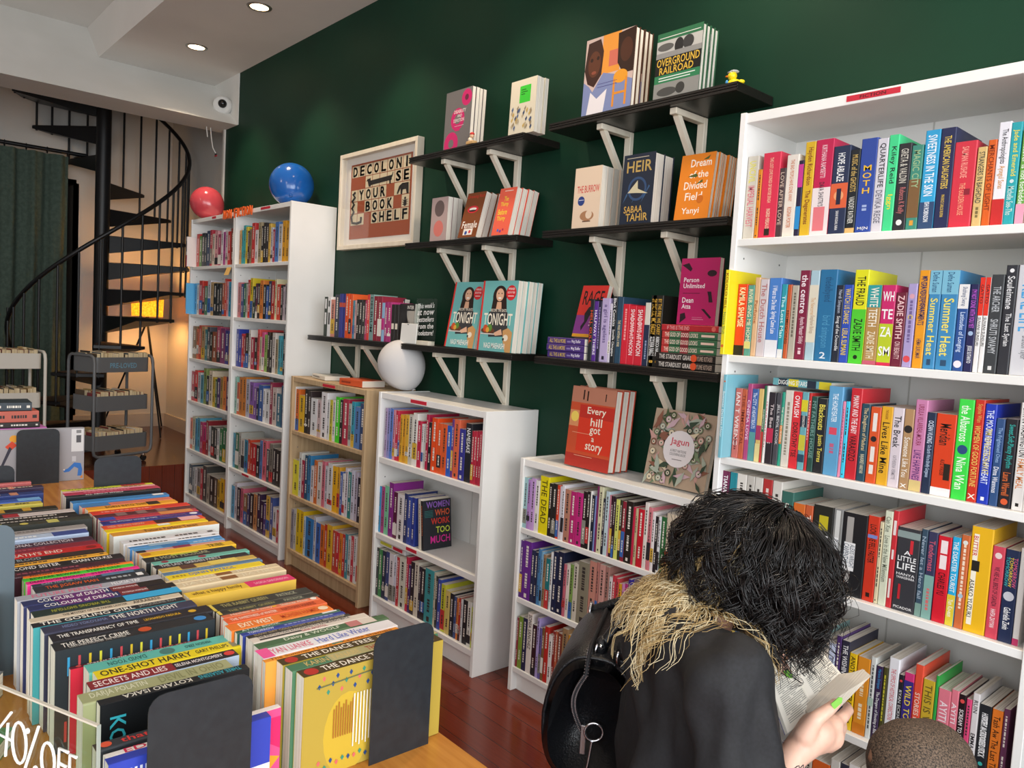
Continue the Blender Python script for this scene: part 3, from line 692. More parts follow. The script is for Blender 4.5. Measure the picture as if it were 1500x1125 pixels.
  (-2036,64,237,162,-262,'3f9a9f',''),
  (-1971,13,234,162,-262,'c8c0a8',''),
  (-1957,15,224,162,-262,'3a3a3a',''),
  (-1941,23,215,162,-262,'3a50a8',''),
  (-1917,30,202,150,-262,'c8c83a',''),
  (-1886,32,184,150,-262,'d8c070',''),
  (-1853,26,181,150,-262,'26282f',''),
  (-1825,16,175,150,-262,'3a5080',''),
  (-1808,14,174,150,-262,'d87a3a',''),
  (-1793,12,179,150,-262,'b03028',''),
  (-1780,14,176,150,-262,'d8d8d8',''),
  (-1765,29,181,150,-262,'26262a',''),
  (-1735,25,183,150,-262,'e8e8e0',''),
  (-1709,14,166,150,-262,'c8d838',''),
 ],
 'Da': [
  (-3365,35,240,162,-262,'e0dcd8',''),
  (-3329,39,228,162,-262,'d86a2a',''),
  (-3289,64,200,150,-262,'e0b020',''),
  (-3223,38,238,162,-262,'26221f',''),
  (-3184,33,231,162,-262,'3a3030',''),
  (-3150,72,198,150,-262,'e0e0e0',''),
  (-3077,42,196,150,-262,'c8b0b0',''),
  (-3034,63,241,162,-262,'e8e4e4',''),
  (-2970,28,207,150,-262,'d8d8d8',''),
  (-2941,30,210,150,-262,'c8c040',''),
  (-2910,28,214,150,-262,'e0d8d8',''),
  (-2881,43,232,162,-262,'4ad02a',''),
  (-2837,29,222,162,-262,'2a2828',''),
  (-2807,58,230,162,-262,'b03048',''),
  (-2749,28,212,150,-262,'b8b8b0',''),
  (-2720,31,225,162,-262,'3a9ab0',''),
  (-2688,48,204,150,-262,'5a80b8',''),
  (-2639,48,224,162,-262,'3a4f78',''),
 ],
 'Db': [
  (-3335,71,195,150,-262,'e0d83a',''),
  (-3263,34,244,162,-262,'d8d8d0',''),
  (-3228,34,207,150,-262,'a03048',''),
  (-3193,36,240,162,-262,'1f4f70',''),
  (-3157,35,246,162,-262,'3a80b0',''),
  (-3121,35,194,150,-262,'d8d0d0',''),
  (-3085,36,231,162,-262,'c86a30',''),
  (-3047,49,227,162,-262,'d8d0c8',''),
  (-2998,33,241,162,-262,'d07080',''),
  (-2963,29,221,162,-262,'c8c8d0',''),
  (-2934,49,241,162,-262,'d8d8d8',''),
  (-2884,48,235,162,-262,'e8b020',''),
  (-2835,27,238,162,-262,'d8a030',''),
  (-2807,25,219,162,-262,'3a5fa8',''),
  (-2781,25,213,150,-262,'e0e0e0',''),
  (-2755,28,247,162,-262,'d8d0d8',''),
  (-2726,32,233,162,-262,'2a8080',''),
  (-2694,31,249,162,-262,'c8c8d8',''),
  (-2661,27,245,162,-262,'b8b0c0',''),
  (-2633,36,221,162,-262,'2a2a38',''),
 ],
 'Dc': [
  (-3334,33,222,162,-262,'8f90a0',''),
  (-3300,28,229,162,-262,'c8c8c0',''),
  (-3271,46,236,162,-262,'e0c020',''),
  (-3224,41,235,162,-262,'e0b820',''),
  (-3182,22,212,150,-262,'c8d8e0',''),
  (-3159,92,217,162,-262,'2f7fc0',''),
  (-3066,26,238,162,-262,'c8c8d0',''),
  (-3039,49,213,150,-262,'3a6fc0',''),
  (-2989,44,214,150,-262,'d87028',''),
  (-2944,27,224,162,-262,'c03a28',''),
  (-2917,57,231,162,-262,'e0b030',''),
  (-2858,36,214,150,-262,'c04838',''),
  (-2821,33,213,150,-262,'c83040',''),
  (-2787,29,216,162,-262,'e0802a',''),
  (-2757,27,218,162,-262,'c03030',''),
  (-2730,28,225,162,-262,'3a8a9a',''),
  (-2700,28,222,162,-262,'d0d8d8',''),
  (-2671,26,229,162,-262,'c03848',''),
  (-2645,27,236,162,-262,'e0e0e0',''),
  (-2616,33,233,162,-262,'d8d0c0',''),
 ],
 'S0': [
  (-3230,36,212,125,-165,'2f3a30','r:e8e8e8:.05:.3:.2:.8;r:e8e8e8:.4:.7:.2:.8'),
  (-3192,36,213,125,-165,'e8e8e8','r:2a2a2a:.1:.25:.2:.7;r:2a2a2a:.4:.7:.3:.8'),
  (-3155,44,198,125,-165,'d89080',''),
  (-3110,47,225,137,-165,'3a3f50',''),
  (-3062,32,229,137,-165,'3a3f90','b:c8503a:.2:.3'),
  (-3028,29,228,137,-165,'2f3580','b:c8503a:.2:.3'),
  (-2999,33,230,137,-165,'e0551f',''),
  (-2964,28,228,137,-165,'e05020',''),
  (-2936,12,226,137,-165,'d86030',''),
  (-2922,19,196,125,-165,'4a8aa0',''),
  (-2902,17,197,125,-165,'c8a0a0',''),
  (-2884,27,201,125,-165,'302a28',''),
  (-2856,28,201,125,-165,'2a2a2a',''),
  (-2826,26,189,125,-165,'3a3a38',''),
  (-2799,18,198,125,-165,'b03a60',''),
  (-2780,23,227,137,-165,'d84038',''),
  (-2756,38,227,137,-165,'7a9a98','t:DELIRIUM:26302f'),
  (-2717,38,219,137,-165,'8a2838',''),
  (-2678,37,219,137,-165,'902a40',''),
  (-2640,25,188,125,-165,'8fb8d8','b:c03080:.4:.7'),
  (-2615,27,192,125,-165,'a03070',''),
  (-2587,31,192,125,-165,'b03878',''),
  (-2554,31,181,125,-165,'2a2625','r:e0d8c8:.5:.65:.1:.9'),
  (-2522,30,181,125,-165,'2a2625','r:e0d8c8:.5:.65:.1:.9'),
 ],
 'S2': [
  (-1261,19,217,162,-165,'262a2f','t:HELL GULL:e0502a:.1:.8'),
  (-1241,19,210,150,-165,'5a3090','t:HALFWAY THERE:f0e8f8:.15:.9'),
  (-1222,16,210,150,-165,'2a2540','d:a090c8:.1:.8'),
  (-1205,36,221,162,-165,'b8a8d0','t:a girl is ageless:5a4a80:.1:.7;k:2a2438'),
  (-1168,11,203,150,-165,'d0c8d8',''),
  (-1156,20,228,162,-165,'202428','t:Black Convicts:f0f0f0:.03:.45;t:Santilla Chingaipe:f0f0f0:.5:.9'),
  (-1134,25,226,162,-165,'2f4a60','t:THE WAR WITHIN A WAR:d8c8a0:.35:.75'),
  (-1108,28,202,150,-165,'d0283a','d:f0a0a0:.08:.6'),
  (-1079,29,197,150,-165,'d0283a','t:SHADOWS AT NOON:f4e8e8:.06:.84;d:f0a8a8:.2:.6'),
  (-1049,34,196,150,-165,'c82838','t:SHADOWS AT NOON:f4e8e8:.06:.84;d:f0a8a8:.2:.6'),
  (-1013,22,208,150,-165,'d8d4c8','b:26304a:.35:1;d:90a0c0:.6:.9'),
  (-991,24,232,162,-165,'26241f','t:BY THE FIRE WE CARRY:d8a840:.05:.55;t:REBECCA NAGLE:f0f0f0:.58:.85;c:d8a840:.93:.2'),
  (-966,24,232,162,-165,'26241f','t:BY THE FIRE WE CARRY:d8a840:.05:.55;t:REBECCA NAGLE:f0f0f0:.58:.85;c:d8a840:.93:.2'),
 ],
 'TR1': [
  (-4198,30,212,150,-258,'d89a3a',''),
  (-4167,27,210,150,-258,'2fa0a8',''),
  (-4138,35,238,150,-258,'3aa8a8',''),
  (-4103,28,228,150,-258,'d8c03a',''),
  (-4074,26,202,150,-258,'4a3028',''),
  (-4046,35,210,150,-258,'8f7a60',''),
  (-4011,48,245,150,-258,'c83a3a',''),
  (-3962,45,200,150,-258,'e0d8d8',''),
  (-3916,44,243,150,-258,'a89878',''),
  (-3871,30,219,150,-258,'2a2428',''),
  (-3840,38,236,150,-258,'2f2a2a',''),
  (-3801,31,229,150,-258,'3a3438',''),
  (-3769,29,227,150,-258,'d8b050',''),
  (-3739,27,203,150,-258,'c0c0c8',''),
  (-3711,30,190,150,-258,'a03a50',''),
  (-3680,48,230,150,-258,'4f7ab8',''),
  (-3631,46,215,150,-258,'c8c8c8',''),
  (-3584,45,231,150,-258,'e0a02a',''),
  (-3538,45,211,150,-258,'d8a030',''),
  (-3492,29,200,150,-258,'2a2a38',''),
 ],
 'TR2': [
  (-4198,47,218,150,-258,'c86a70',''),
  (-4150,40,209,150,-258,'3a4a80',''),
  (-4109,35,213,150,-258,'2f6a50',''),
  (-4073,29,208,150,-258,'b8b8b0',''),
  (-4044,35,233,150,-258,'c83a30',''),
  (-4008,39,243,150,-258,'d8c030',''),
  (-3968,40,193,150,-258,'2f3f3a',''),
  (-3927,29,210,150,-258,'5a2a40',''),
  (-3897,32,210,150,-258,'3a3030',''),
  (-3864,45,229,150,-258,'d8803a',''),
  (-3818,42,203,150,-258,'26282f',''),
  (-3775,31,193,150,-258,'3a5fa8',''),
  (-3743,39,223,150,-258,'2a3a58',''),
  (-3704,46,221,150,-258,'b03028',''),
  (-3657,27,234,150,-258,'d8cfa8',''),
  (-3629,47,204,150,-258,'c84a3a',''),
  (-3581,31,200,150,-258,'2a2a2a',''),
  (-3549,25,190,150,-258,'b8a8b0',''),
  (-3523,33,206,150,-258,'8f8a90',''),
  (-3489,26,206,150,-258,'e0d8d0',''),
 ],
 'TR3': [
  (-4198,40,236,150,-258,'3040a0',''),
  (-4157,41,204,150,-258,'2f3f98',''),
  (-4116,34,210,150,-258,'c83038',''),
  (-4081,26,200,150,-258,'903038',''),
  (-4054,47,216,150,-258,'26221f',''),
  (-4006,33,239,150,-258,'e0d8d0',''),
  (-3972,51,195,150,-258,'b03048',''),
  (-3919,42,194,150,-258,'3a2a28',''),
  (-3876,31,246,150,-258,'d8504f',''),
  (-3844,31,203,150,-258,'c8c0a0',''),
  (-3813,37,232,150,-258,'d85f90',''),
  (-3775,38,219,150,-258,'8fb05a',''),
  (-3736,31,236,150,-258,'3a3028',''),
  (-3704,37,213,150,-258,'26262a',''),
  (-3666,42,234,150,-258,'d8d0c8',''),
  (-3623,36,199,150,-258,'a89878',''),
  (-3585,31,221,150,-258,'4aa0b0',''),
  (-3553,30,199,150,-258,'3f98a8',''),
  (-3522,26,235,150,-258,'2a2a30',''),
  (-3495,32,217,150,-258,'b04a50',''),
 ],
 'TR4': [
  (-4198,33,234,150,-258,'8fc0b0',''),
  (-4164,37,201,150,-258,'d8603a',''),
  (-4126,52,238,150,-258,'c87830',''),
  (-4073,50,244,150,-258,'d08030',''),
  (-4022,56,234,150,-258,'b8b8c8',''),
  (-3966,61,222,150,-258,'8a5fa8',''),
  (-3903,38,197,150,-258,'7a4f98',''),
  (-3864,31,195,150,-258,'26284a',''),
  (-3831,61,216,150,-258,'3a5fa0',''),
  (-3769,32,199,150,-258,'e8e8e8',''),
  (-3736,60,198,150,-258,'d8d8d8',''),
  (-3675,35,246,150,-258,'903048',''),
  (-3639,58,219,150,-258,'c8b8b0',''),
  (-3581,57,190,150,-258,'3a6a80',''),
  (-3523,60,239,150,-258,'2f4f70',''),
 ],
 'TR5': [
  (-4198,33,221,150,-258,'3a98b8',''),
  (-4164,55,227,150,-258,'2f6a48',''),
  (-4108,38,235,150,-258,'b0b0a8',''),
  (-4068,49,201,150,-258,'d0c8c0',''),
  (-4018,52,203,150,-258,'3a88a8',''),
  (-3965,39,212,150,-258,'c84a30',''),
  (-3925,30,197,150,-258,'b83028',''),
  (-3895,53,197,150,-258,'c02830',''),
  (-3840,50,196,150,-258,'26242a',''),
  (-3789,38,232,150,-258,'5a80b8',''),
  (-3750,56,240,150,-258,'d86a78',''),
  (-3693,39,195,150,-258,'4a4a50',''),
  (-3653,48,233,150,-258,'7f7a70',''),
  (-3605,40,212,150,-258,'2a2428',''),
  (-3563,45,211,150,-258,'302a28',''),
  (-3517,54,197,150,-258,'3a3430',''),
 ],
 'TR6': [
  (-4198,48,207,150,-258,'3a9ac8',''),
  (-4149,39,235,150,-258,'d8d0d8',''),
  (-4110,57,211,150,-258,'2a1f30',''),
  (-4052,43,217,150,-258,'d06a80',''),
  (-4008,57,190,150,-258,'8f6a48',''),
  (-3950,38,203,150,-258,'3a3a68',''),
  (-3911,55,213,150,-258,'2a2428',''),
  (-3854,53,220,150,-258,'c88a58',''),
  (-3800,48,233,150,-258,'3a2848',''),
  (-3752,43,199,150,-258,'302040',''),
  (-3708,33,191,150,-258,'5a4080',''),
  (-3674,52,247,150,-258,'d8b050',''),
  (-3620,40,247,150,-258,'4a5fa0',''),
  (-3579,49,198,150,-258,'e0e0e0',''),
  (-3529,33,191,150,-258,'c03a50',''),
  (-3495,32,230,150,-258,'e0504a',''),
 ],
 'TL1': [
  (-4996.0,24,205,150,-318,'e4dcda','b:a8303c:.62:1;r:3a2a2a:.15:.5:.3:.7'),
  (-4959,52,228,150,-258,'c83a38',''),
  (-4906,48,212,150,-258,'5a8a3a',''),
  (-4858,54,229,150,-258,'2f3038',''),
  (-4803,38,211,150,-258,'26303a',''),
  (-4763,57,239,150,-258,'3a4a68',''),
  (-4705,41,242,150,-258,'b83848',''),
  (-4663,47,214,150,-258,'d8c8b8',''),
  (-4615,56,230,150,-258,'d89aa0',''),
  (-4558,50,205,150,-258,'a04060',''),
  (-4507,38,234,150,-258,'e0d8d8',''),
  (-4467,36,216,150,-258,'b04a90',''),
  (-4430,39,220,150,-258,'d0c0c0',''),
  (-4390,48,215,150,-258,'c83a3a',''),
  (-4341,59,233,150,-258,'8a3a30',''),
 ],
 'TL2': [
  (-4998.0,14,215,165,-312,'5aa8d8','b:e0b080:.85:1'),
  (-4969,40,216,150,-258,'5aa8d8',''),
  (-4928,42,208,150,-258,'d8d0c8',''),
  (-4885,63,234,150,-258,'c03a30',''),
  (-4820,38,196,150,-258,'b83028',''),
  (-4782,58,198,150,-258,'4f7a5a',''),
  (-4723,55,235,150,-258,'d0d0d8',''),
  (-4667,50,223,150,-258,'c0a070',''),
  (-4616,64,215,150,-258,'2a2a2a',''),
  (-4551,41,194,150,-258,'26282a',''),
  (-4509,49,210,150,-258,'4a4a4a',''),
  (-4459,37,215,150,-258,'b05a40',''),
  (-4420,35,243,150,-258,'c83a30',''),
  (-4384,33,226,150,-258,'d8a0a8',''),
  (-4350,43,222,150,-258,'3a9ac0',''),
  (-4306,36,192,150,-258,'4aa83a',''),
 ],
 'TL3': [
  (-4985,75,226,150,-258,'8a6a48',''),
  (-4909,45,209,150,-258,'d8704f',''),
  (-4863,46,236,150,-258,'c04a38',''),
  (-4816,67,230,150,-258,'b0906a',''),
  (-4748,42,212,150,-258,'3a7a80',''),
  (-4705,51,229,150,-258,'4f4f58',''),
  (-4653,42,199,150,-258,'2a3028',''),
  (-4610,80,202,150,-258,'905038',''),
  (-4529,64,237,150,-258,'b04a6a',''),
  (-4465,79,230,150,-258,'7a3a68',''),
  (-4385,60,219,150,-258,'3a3a80',''),
  (-4323,72,200,150,-258,'c8a058',''),
 ],
 'TL4': [
  (-4985,61,207,150,-258,'b83a48',''),
  (-4923,61,219,150,-258,'d8403a',''),
  (-4860,54,207,150,-258,'c8c8c8',''),
  (-4806,55,195,150,-258,'5a9ab0',''),
  (-4750,52,245,150,-258,'8a9a5a',''),
  (-4697,49,199,150,-258,'3a3a38',''),
  (-4647,65,237,150,-258,'d8c8b0',''),
  (-4581,44,200,150,-258,'c8a83a',''),
  (-4536,35,189,150,-258,'4f6a3a',''),
  (-4501,55,201,150,-258,'4a3068',''),
  (-4444,48,210,150,-258,'b08a48',''),
  (-4395,50,219,150,-258,'d87a3a',''),
  (-4344,52,220,150,-258,'5a2a50',''),
  (-4291,40,239,150,-258,'3a3a40',''),
 ],
 'TL5': [
  (-4985,42,218,150,-258,'d86a4a',''),
  (-4942,54,234,150,-258,'c8c8a8',''),
  (-4887,38,226,150,-258,'4a90b8',''),
  (-4847,55,236,150,-258,'5fa8c0',''),
  (-4792,55,215,150,-258,'b03a68',''),
  (-4736,57,194,150,-258,'c83a78',''),
  (-4679,46,237,150,-258,'8a2a30',''),
  (-4631,44,206,150,-258,'d0d0d0',''),
  (-4587,62,210,150,-258,'3a3a38',''),
  (-4524,48,206,150,-258,'2a2a28',''),
  (-4475,44,210,150,-258,'d8d8d8',''),
  (-4430,54,217,150,-258,'3a7a4a',''),
  (-4376,52,232,150,-258,'2f6a40',''),
  (-4323,72,209,150,-258,'d0c8c0',''),
 ],
 'TL6': [
  (-4985,65,210,150,-258,'3a4a58',''),
  (-4919,49,198,150,-258,'b0b8b8',''),
  (-4869,45,207,150,-258,'e0e0e0',''),
  (-4824,62,209,150,-258,'8f8a88',''),
  (-4760,45,217,150,-258,'c03a48',''),
  (-4714,74,245,150,-258,'4a4a48',''),
  (-4639,54,201,150,-258,'a8a090',''),
  (-4584,77,199,150,-258,'2a2a28',''),
  (-4506,65,200,150,-258,'5a4a3a',''),
  (-4440,47,197,150,-258,'c8a030',''),
  (-4392,72,218,150,-258,'e0b020',''),
  (-4319,68,223,150,-258,'b83020',''),
 ],
 'K2': [
  (-318,24,-1695,-1460,898,'b09a3a','b:4a3a1e:0:1;c:b83028:.07:.45;t:THE DANCE TREE:f0e8d8:.14:.6;t:KIRAN MILLWOOD:e0c890:.64:.95;back:dance'),
  (-343,24,-1700,-1452,898,'4a7a5a','b:b0a878:.25:1;t:KARIN TANABE:c8b070:.1:.45;t:THE GILDED YEARS:a83a30:.5:.9'),
  (-369,22,-1702,-1450,898,'b09a3a','b:4a3a1e:0:1;c:b83028:.07:.45;t:THE DANCE TREE:f0e8d8:.14:.6;t:KIRAN MILLWOOD:e0c890:.64:.95'),
  (-391,12,-1718,-1494,898,'e8922a','t:The Summer I Dared:8a4a18:.04:.5;t:Kamila Shamsie:8a4a18:.55:.95;r:4a8a78:.48:.56:.3:.8;back:orange'),
  (-404,33,-1715,-1488,898,'e8e4e6','t:YAN LIANKE:d86a80:.08:.36;t:Hard Like Water:6a78c0:.4:.8;b:f05a9a:0:.08'),
  (-439,22,-1707,-1483,898,'4a6a48','t:Daisy & WOOLF:d8dcc8:.2:.62;b:c07a78:.68:.78;b:d8ccc0:.78:.9'),
  (-462,22,-1705,-1506,898,'d8ccc0','t:THE REVOLUTION ACCORDING TO RAYMUNDO MATA:26201f:.06:.85:.55:.9;t:GINA APOSTOL:b03a48:.4:.62:.1:.45;r:26201f:.06:.4:.15:.4'),
  (-484,12,-1704,-1529,898,'2f2a26','t:SLOW DAY COLD NIGHT MOON:b0a080:.06:.7;t:AFRICAN ANTHEM:d0c8b8:.72:.95'),
  (-497,13,-1708,-1532,898,'2f3f90','t:TOMORROW:d8e0f0:.06:.3;d:a0a8d0:.4:.9'),
  (-511,11,-1711,-1533,898,'2f5a4a','t:ATTIC BOOK:d8e0d0:.05:.4;r:e8e8e8:.82:.97:.1:.9'),
  (-523,30,-1715,-1540,898,'e87a2a','t:EXIT WEST:f8e8d0:.1:.42;t:MOHSIN HAMID:c83a18:.5:.88;c:f0d8b8:.93:.3'),
  (-555,25,-1708,-1535,898,'e0602f','t:THE SWEETNESS of WATER:f4e0d0:.05:.5;t:NATHAN HARRIS:8a2a18:.55:.9'),
  (-580,15,-1705,-1535,898,'d8704a','t:Hashim & Family:f0dcc8:.08:.5;r:f0c020:.5:.54:.3:.8;t:Shahnaz Ahsan:f0dcc8:.58:.88;c:f0e8e0:.94:.4'),
  (-596,18,-1706,-1529,898,'2f2e28','t:THE RABBIT QUEEN:a8a068:.1:.55;t:PATRICK:a8a890:.65:.85;b:d8c050:0:.03'),
  (-616,33,-1707,-1530,898,'2f2e28','t:THE RABBIT QUEEN:a8a068:.1:.55;t:PATRICK:a8a890:.65:.85;b:d8c050:0:.03'),
  (-696,33,-1720,-1525,898,'e8c03a','b:d8306a:.55:1;t:what a happy family:6a4a18:.05:.5;t:SASKIA SARGINSON:f0b0c0:.62:.95;back:yellow'),
  (-755,27,-1727,-1517,898,'d8c4a0','t:JIATIRI:e8dcc0:.08:.4;r:8a5a30:.42:.56:.1:.9;t:JIATIRI:e8dcc0:.6:.9'),
  (-783,23,-1728,-1517,898,'d4c09c','t:JIATIRI:e8dcc0:.08:.4;r:8a5a30:.42:.56:.1:.9;t:JIATIRI:e8dcc0:.6:.9'),
  (-806,29,-1718,-1538,898,'e8cc28','t:DJINN PATROL:3a6ab8:.22:.7;d:a08820:.05:.18'),
  (-836,19,-1718,-1530,898,'5a7a98','d:8a9ab0:.1:.5'),
  (-856,25,-1716,-1533,898,'c8a850','b:5a3a30:.2:.35;b:e0c860:.5:.8'),
  (-882,25,-1719,-1538,898,'2a2428','t:THE LAST GARDEN PARTY:d0d0d0:.06:.7'),
  (-908,21,-1715,-1527,898,'6ab0a0','c:903a48:.12:.35;c:903a48:.5:.4'),
  (-930,33,-1723,-1544,898,'26282a','t:A MOST PECULIAR:a8a888:.1:.7;r:c8d040:.3:.6:.7:.95'),
  (-966,33,-1718,-1532,898,'e8b82a','t:TRIBE:3a3018:.7:.88;c:c87a20:.05:.3'),
  (-999,15,-1720,-1543,898,'c89080','b:8a3050:.4:.6;b:2a2428:0:.1'),
  (-1015,18,-1721,-1538,898,'5a98c8','b:3a78b0:.3:.6;d:d0e0f0:.65:.9'),
  (-1035,17,-1724,-1537,898,'4a88c0','b:90b0c8:.2:.5'),
  (-1052,20,-1724,-1535,898,'e4e4e8',''),
  (-1074,33,-1726,-1530,898,'d8d8dc',''),
  (-1143,33,-1728,-1502,898,'d8983a','t:Future Perfect Tense:4a2a10:.3:.8;back:white'),
  (-1180,28,-1732,-1514,898,'e8c818','r:e8e8e0:.5:.62:.2:.9'),
  (-1209,33,-1730,-1510,898,'e0502a','t:HER BRAIN NOW:f0b898:.05:.4;b:3a2028:.5:.75;b:e8b0b0:.75:.95'),
  (-1249,33,-1723,-1504,898,'32307a',"t:THE MYSTERY HOUSE of TIME:d0d0e8:.08:.55;t:FREEMAN'S:8a5a90:.58:.85;c:e8e8f0:.93:.3"),
  (-1285,29,-1719,-1500,898,'b83848','b:3a4fb0:0:.15;b:d88a50:.6:.95'),
  (-1316,33,-1721,-1494,898,'5a2a30','b:8a6a68:.2:.3;b:8a6a68:.4:.5;b:8a6a68:.6:.7'),
  (-1351,33,-1721,-1497,898,'d8392a','d:f0a090:.1:.6'),
  (-1397,33,-1720,-1513,898,'e8a02a','t:BORN INTO THIS:4a2a10:.2:.65;b:2a2018:.66:.8'),
  (-1431,33,-1725,-1514,898,'d87860','b:4a80b8:0:.3'),
  (-1484,33,-1734,-1507,898,'3f7fb8','r:f0f0f0:.84:.96:.3:.9;back:blue'),
  (-1561,21,-1734,-1505,898,'26282c','t:ALL ABOUT MYSELF:f0f0f0:.2:.6;d:a05a50:.7:.85'),
  (-1583,33,-1732,-1500,898,'b83a58','d:e08a98:.2:.7'),
  (-1619,18,-1729,-1502,898,'d8a0a0',''),
  (-1638,19,-1727,-1502,898,'c8d030',''),
 ],
 'K1': [
  (-420,19,-1924,-1729,882,'1e2024','q:KOTARO ISAKA:e0dcd0:.15:.6;q:THREE ASSASSINS:3aa8b8:.65:.95;back:kotaro'),
  (-440,33,-1939,-1744,880,'a6a87c','t:DARJA POLATIN:dcdcc0:.06:.42;t:DEVIL IN OHIO:8a8c60:.5:.95'),
  (-475,27,-1922,-1722,880,'26242a','b:8a2a30:0:.55;t:SECRETS AND LIES:f0e0dc:.03:.5;t:SELENA MONTGOMERY:f0e8e8:.56:.9;c:d03a38:.95:.3;back:pale'),
  (-503,30,-1907,-1698,880,'e8d020','t:ONE-SHOT HARRY:26221a:.03:.62;t:GARY PHILLIPS:26221a:.65:.88;r:8a8a70:.9:.97:.1:.9'),
  (-533,33,-1911,-1713,878,'62b8aa','q:DAVID YOON:2a5a54:.14:.4;c:4a7a74:.55:.35;q:VERSION ZERO:2a4a46:.68:.88'),
  (-573,11,-1926,-1738,872,'6a1f2c','t:SCREAM TO THE SHADOWS:f0d8d8:.12:.6;t:TANIZ KAZA:d07a80:.62:.9;c:c8504a:.06:.35;back:red'),
  (-585,33,-1943,-1718,898,'26282c','t:THE PERFECT CRIME:e8e4dc:.05:.45;t:CULTURES AROUND THE WORLD:c8c4bc:.08:.42:.05:.4;c:c85028:.55:.3;c:3a88c8:.92:.3;back:names'),
  (-622,33,-1939,-1708,898,'26242a','t:THE TRANSPARENCY OF TIME:f0ece4:.04:.52;t:LEONARDO PADURA:e8b828:.56:.8;c:d8a828:.88:.2'),
  (-660,31,-1943,-1720,898,'3a3a50','t:HIDEO YOKOYAMA:7a88b0:.12:.4;t:THE NORTH LIGHT:e8e4dc:.42:.88'),
  (-692,22,-1952,-1728,898,'26242a','t:THE GOSLING GIRL:f0ece0:.05:.65;t:JACQUELINE ROY:a0a098:.68:.95;back:teal'),
  (-715,22,-1951,-1726,898,'d0c0a8','t:THE MYSTERY OF THE PARSEE LAWYER:4a4038:.2:.62;t:AKRABANI:5a5048:.66:.85'),
  (-738,29,-1943,-1719,898,'26342f','b:3aa8d8:.6:1;q:THE WRONG SHOTGUN:a8a838:.12:.5'),
  (-769,25,-1944,-1718,898,'2f3560','b:6a2f70:.2:.55;b:7a2f30:.6:.8;b:26201f:.8:1;t:COLOURS of DEATH:f0ece8:.1:.58;t:PATRICIA MARQUES:f0e0e0:.62:.8'),
  (-795,28,-1948,-1728,898,'2f3560','b:6a2f70:.2:.55;b:7a2f30:.6:.8;b:26201f:.8:1;t:COLOURS of DEATH:f0ece8:.1:.58;t:PATRICIA MARQUES:f0e0e0:.62:.8'),
  (-824,28,-1952,-1726,898,'a8a8b0','t:FUTURE PERFECT:d86a88:.1:.58;t:FELICIA YAP:f0f0f4:.64:.85'),
  (-854,33,-1921,-1739,898,'2f3238','t:THE JIGSAW MAN:e0602a:.1:.55;d:a0a4a8:.62:.85;r:e8e8e8:.9:.96:.2:.8'),
  (-887,16,-1920,-1737,898,'343a48','t:CAN YOU SEE ME NOW?:a8b0b8:.08:.55;b:5a7a98:.6:.9'),
  (-904,19,-1925,-1742,898,'e8328a','t:DEAD SOON ENOUGH:5a1a38:.03:.5;t:STEPH CHA:7a1a48:.56:.85'),
  (-923,20,-1927,-1747,898,'4ac83a','t:BEWARE BEWARE:1f4a18:.06:.5;t:STEPH CHA:1f5a18:.56:.88'),
  (-944,13,-1924,-1743,898,'f07a28','t:FOLLOW HER HOME:5a2a10:.06:.5;t:STEPH CHA:5a2a10:.56:.88'),
  (-958,27,-1950,-1752,898,'4a2430','d:a05060:.1:.6'),
  (-986,33,-1950,-1747,898,'2a2628','t:SECOND SISTER:f0ece8:.04:.46;t:CHAN HO-KEI:f0ece8:.56:.9'),
  (-1021,20,-1950,-1768,898,'e8a838',''),
  (-1042,29,-1950,-1770,898,'2f2a2a','t:ALL BLOOD:a0a8b0:.05:.4;b:3a2a28:.6:1'),
  (-1072,33,-1950,-1765,898,'c82a2a',"t:DEATH'S END:f0dcd0:.1:.62;c:8a2020:.9:.3"),
  (-1106,33,-1950,-1766,898,'8a2838','d:b05060:.1:.5'),
  (-1141,33,-1950,-1766,898,'4a3040','t:PERSONAL COLLECTION:d8d0d8:.1:.8'),
  (-1203,33,-1950,-1762,898,'b8c8e0','b:3f4f90:.65:1;d:f0f4f8:.1:.5'),
  (-1247,33,-1950,-1755,898,'a09a98','d:787270:.1:.7'),
  (-1321,30,-1950,-1728,898,'3f4038','b:c8c068:.15:.22;c:d0c060:.4:.3;b:c8c068:.6:.7;back:lines'),
  (-1353,21,-1950,-1726,898,'2a2624','d:d8d0c8:.1:.8'),
  (-1375,31,-1950,-1747,898,'2a2624','d:d8d0c8:.1:.8'),
  (-1406,33,-1950,-1746,898,'d0c4c0','b:a83038:.3:.45;b:2f2a28:0:.3'),
  (-1456,33,-1950,-1772,898,'2f2a20','b:c89a38:.3:.4;b:c89a38:.6:.7'),
  (-1521,33,-1950,-1792,898,'c8b850',''),
  (-1564,33,-1950,-1787,898,'3f5fb0','b:7ab0e0:.7:1'),
  (-1638,33,-1950,-1770,898,'30407a','b:c88a70:.6:.7;d:e0d0c0:.1:.5'),
  (-1714,33,-1950,-1756,898,'3a2f48','b:d8806a:.3:.36;b:d8806a:.6:.66;d:e0c8b0:.1:.9'),
  (-1789,19,-1950,-1772,898,'c86a68','b:e8a898:.3:.6'),
 ],
}
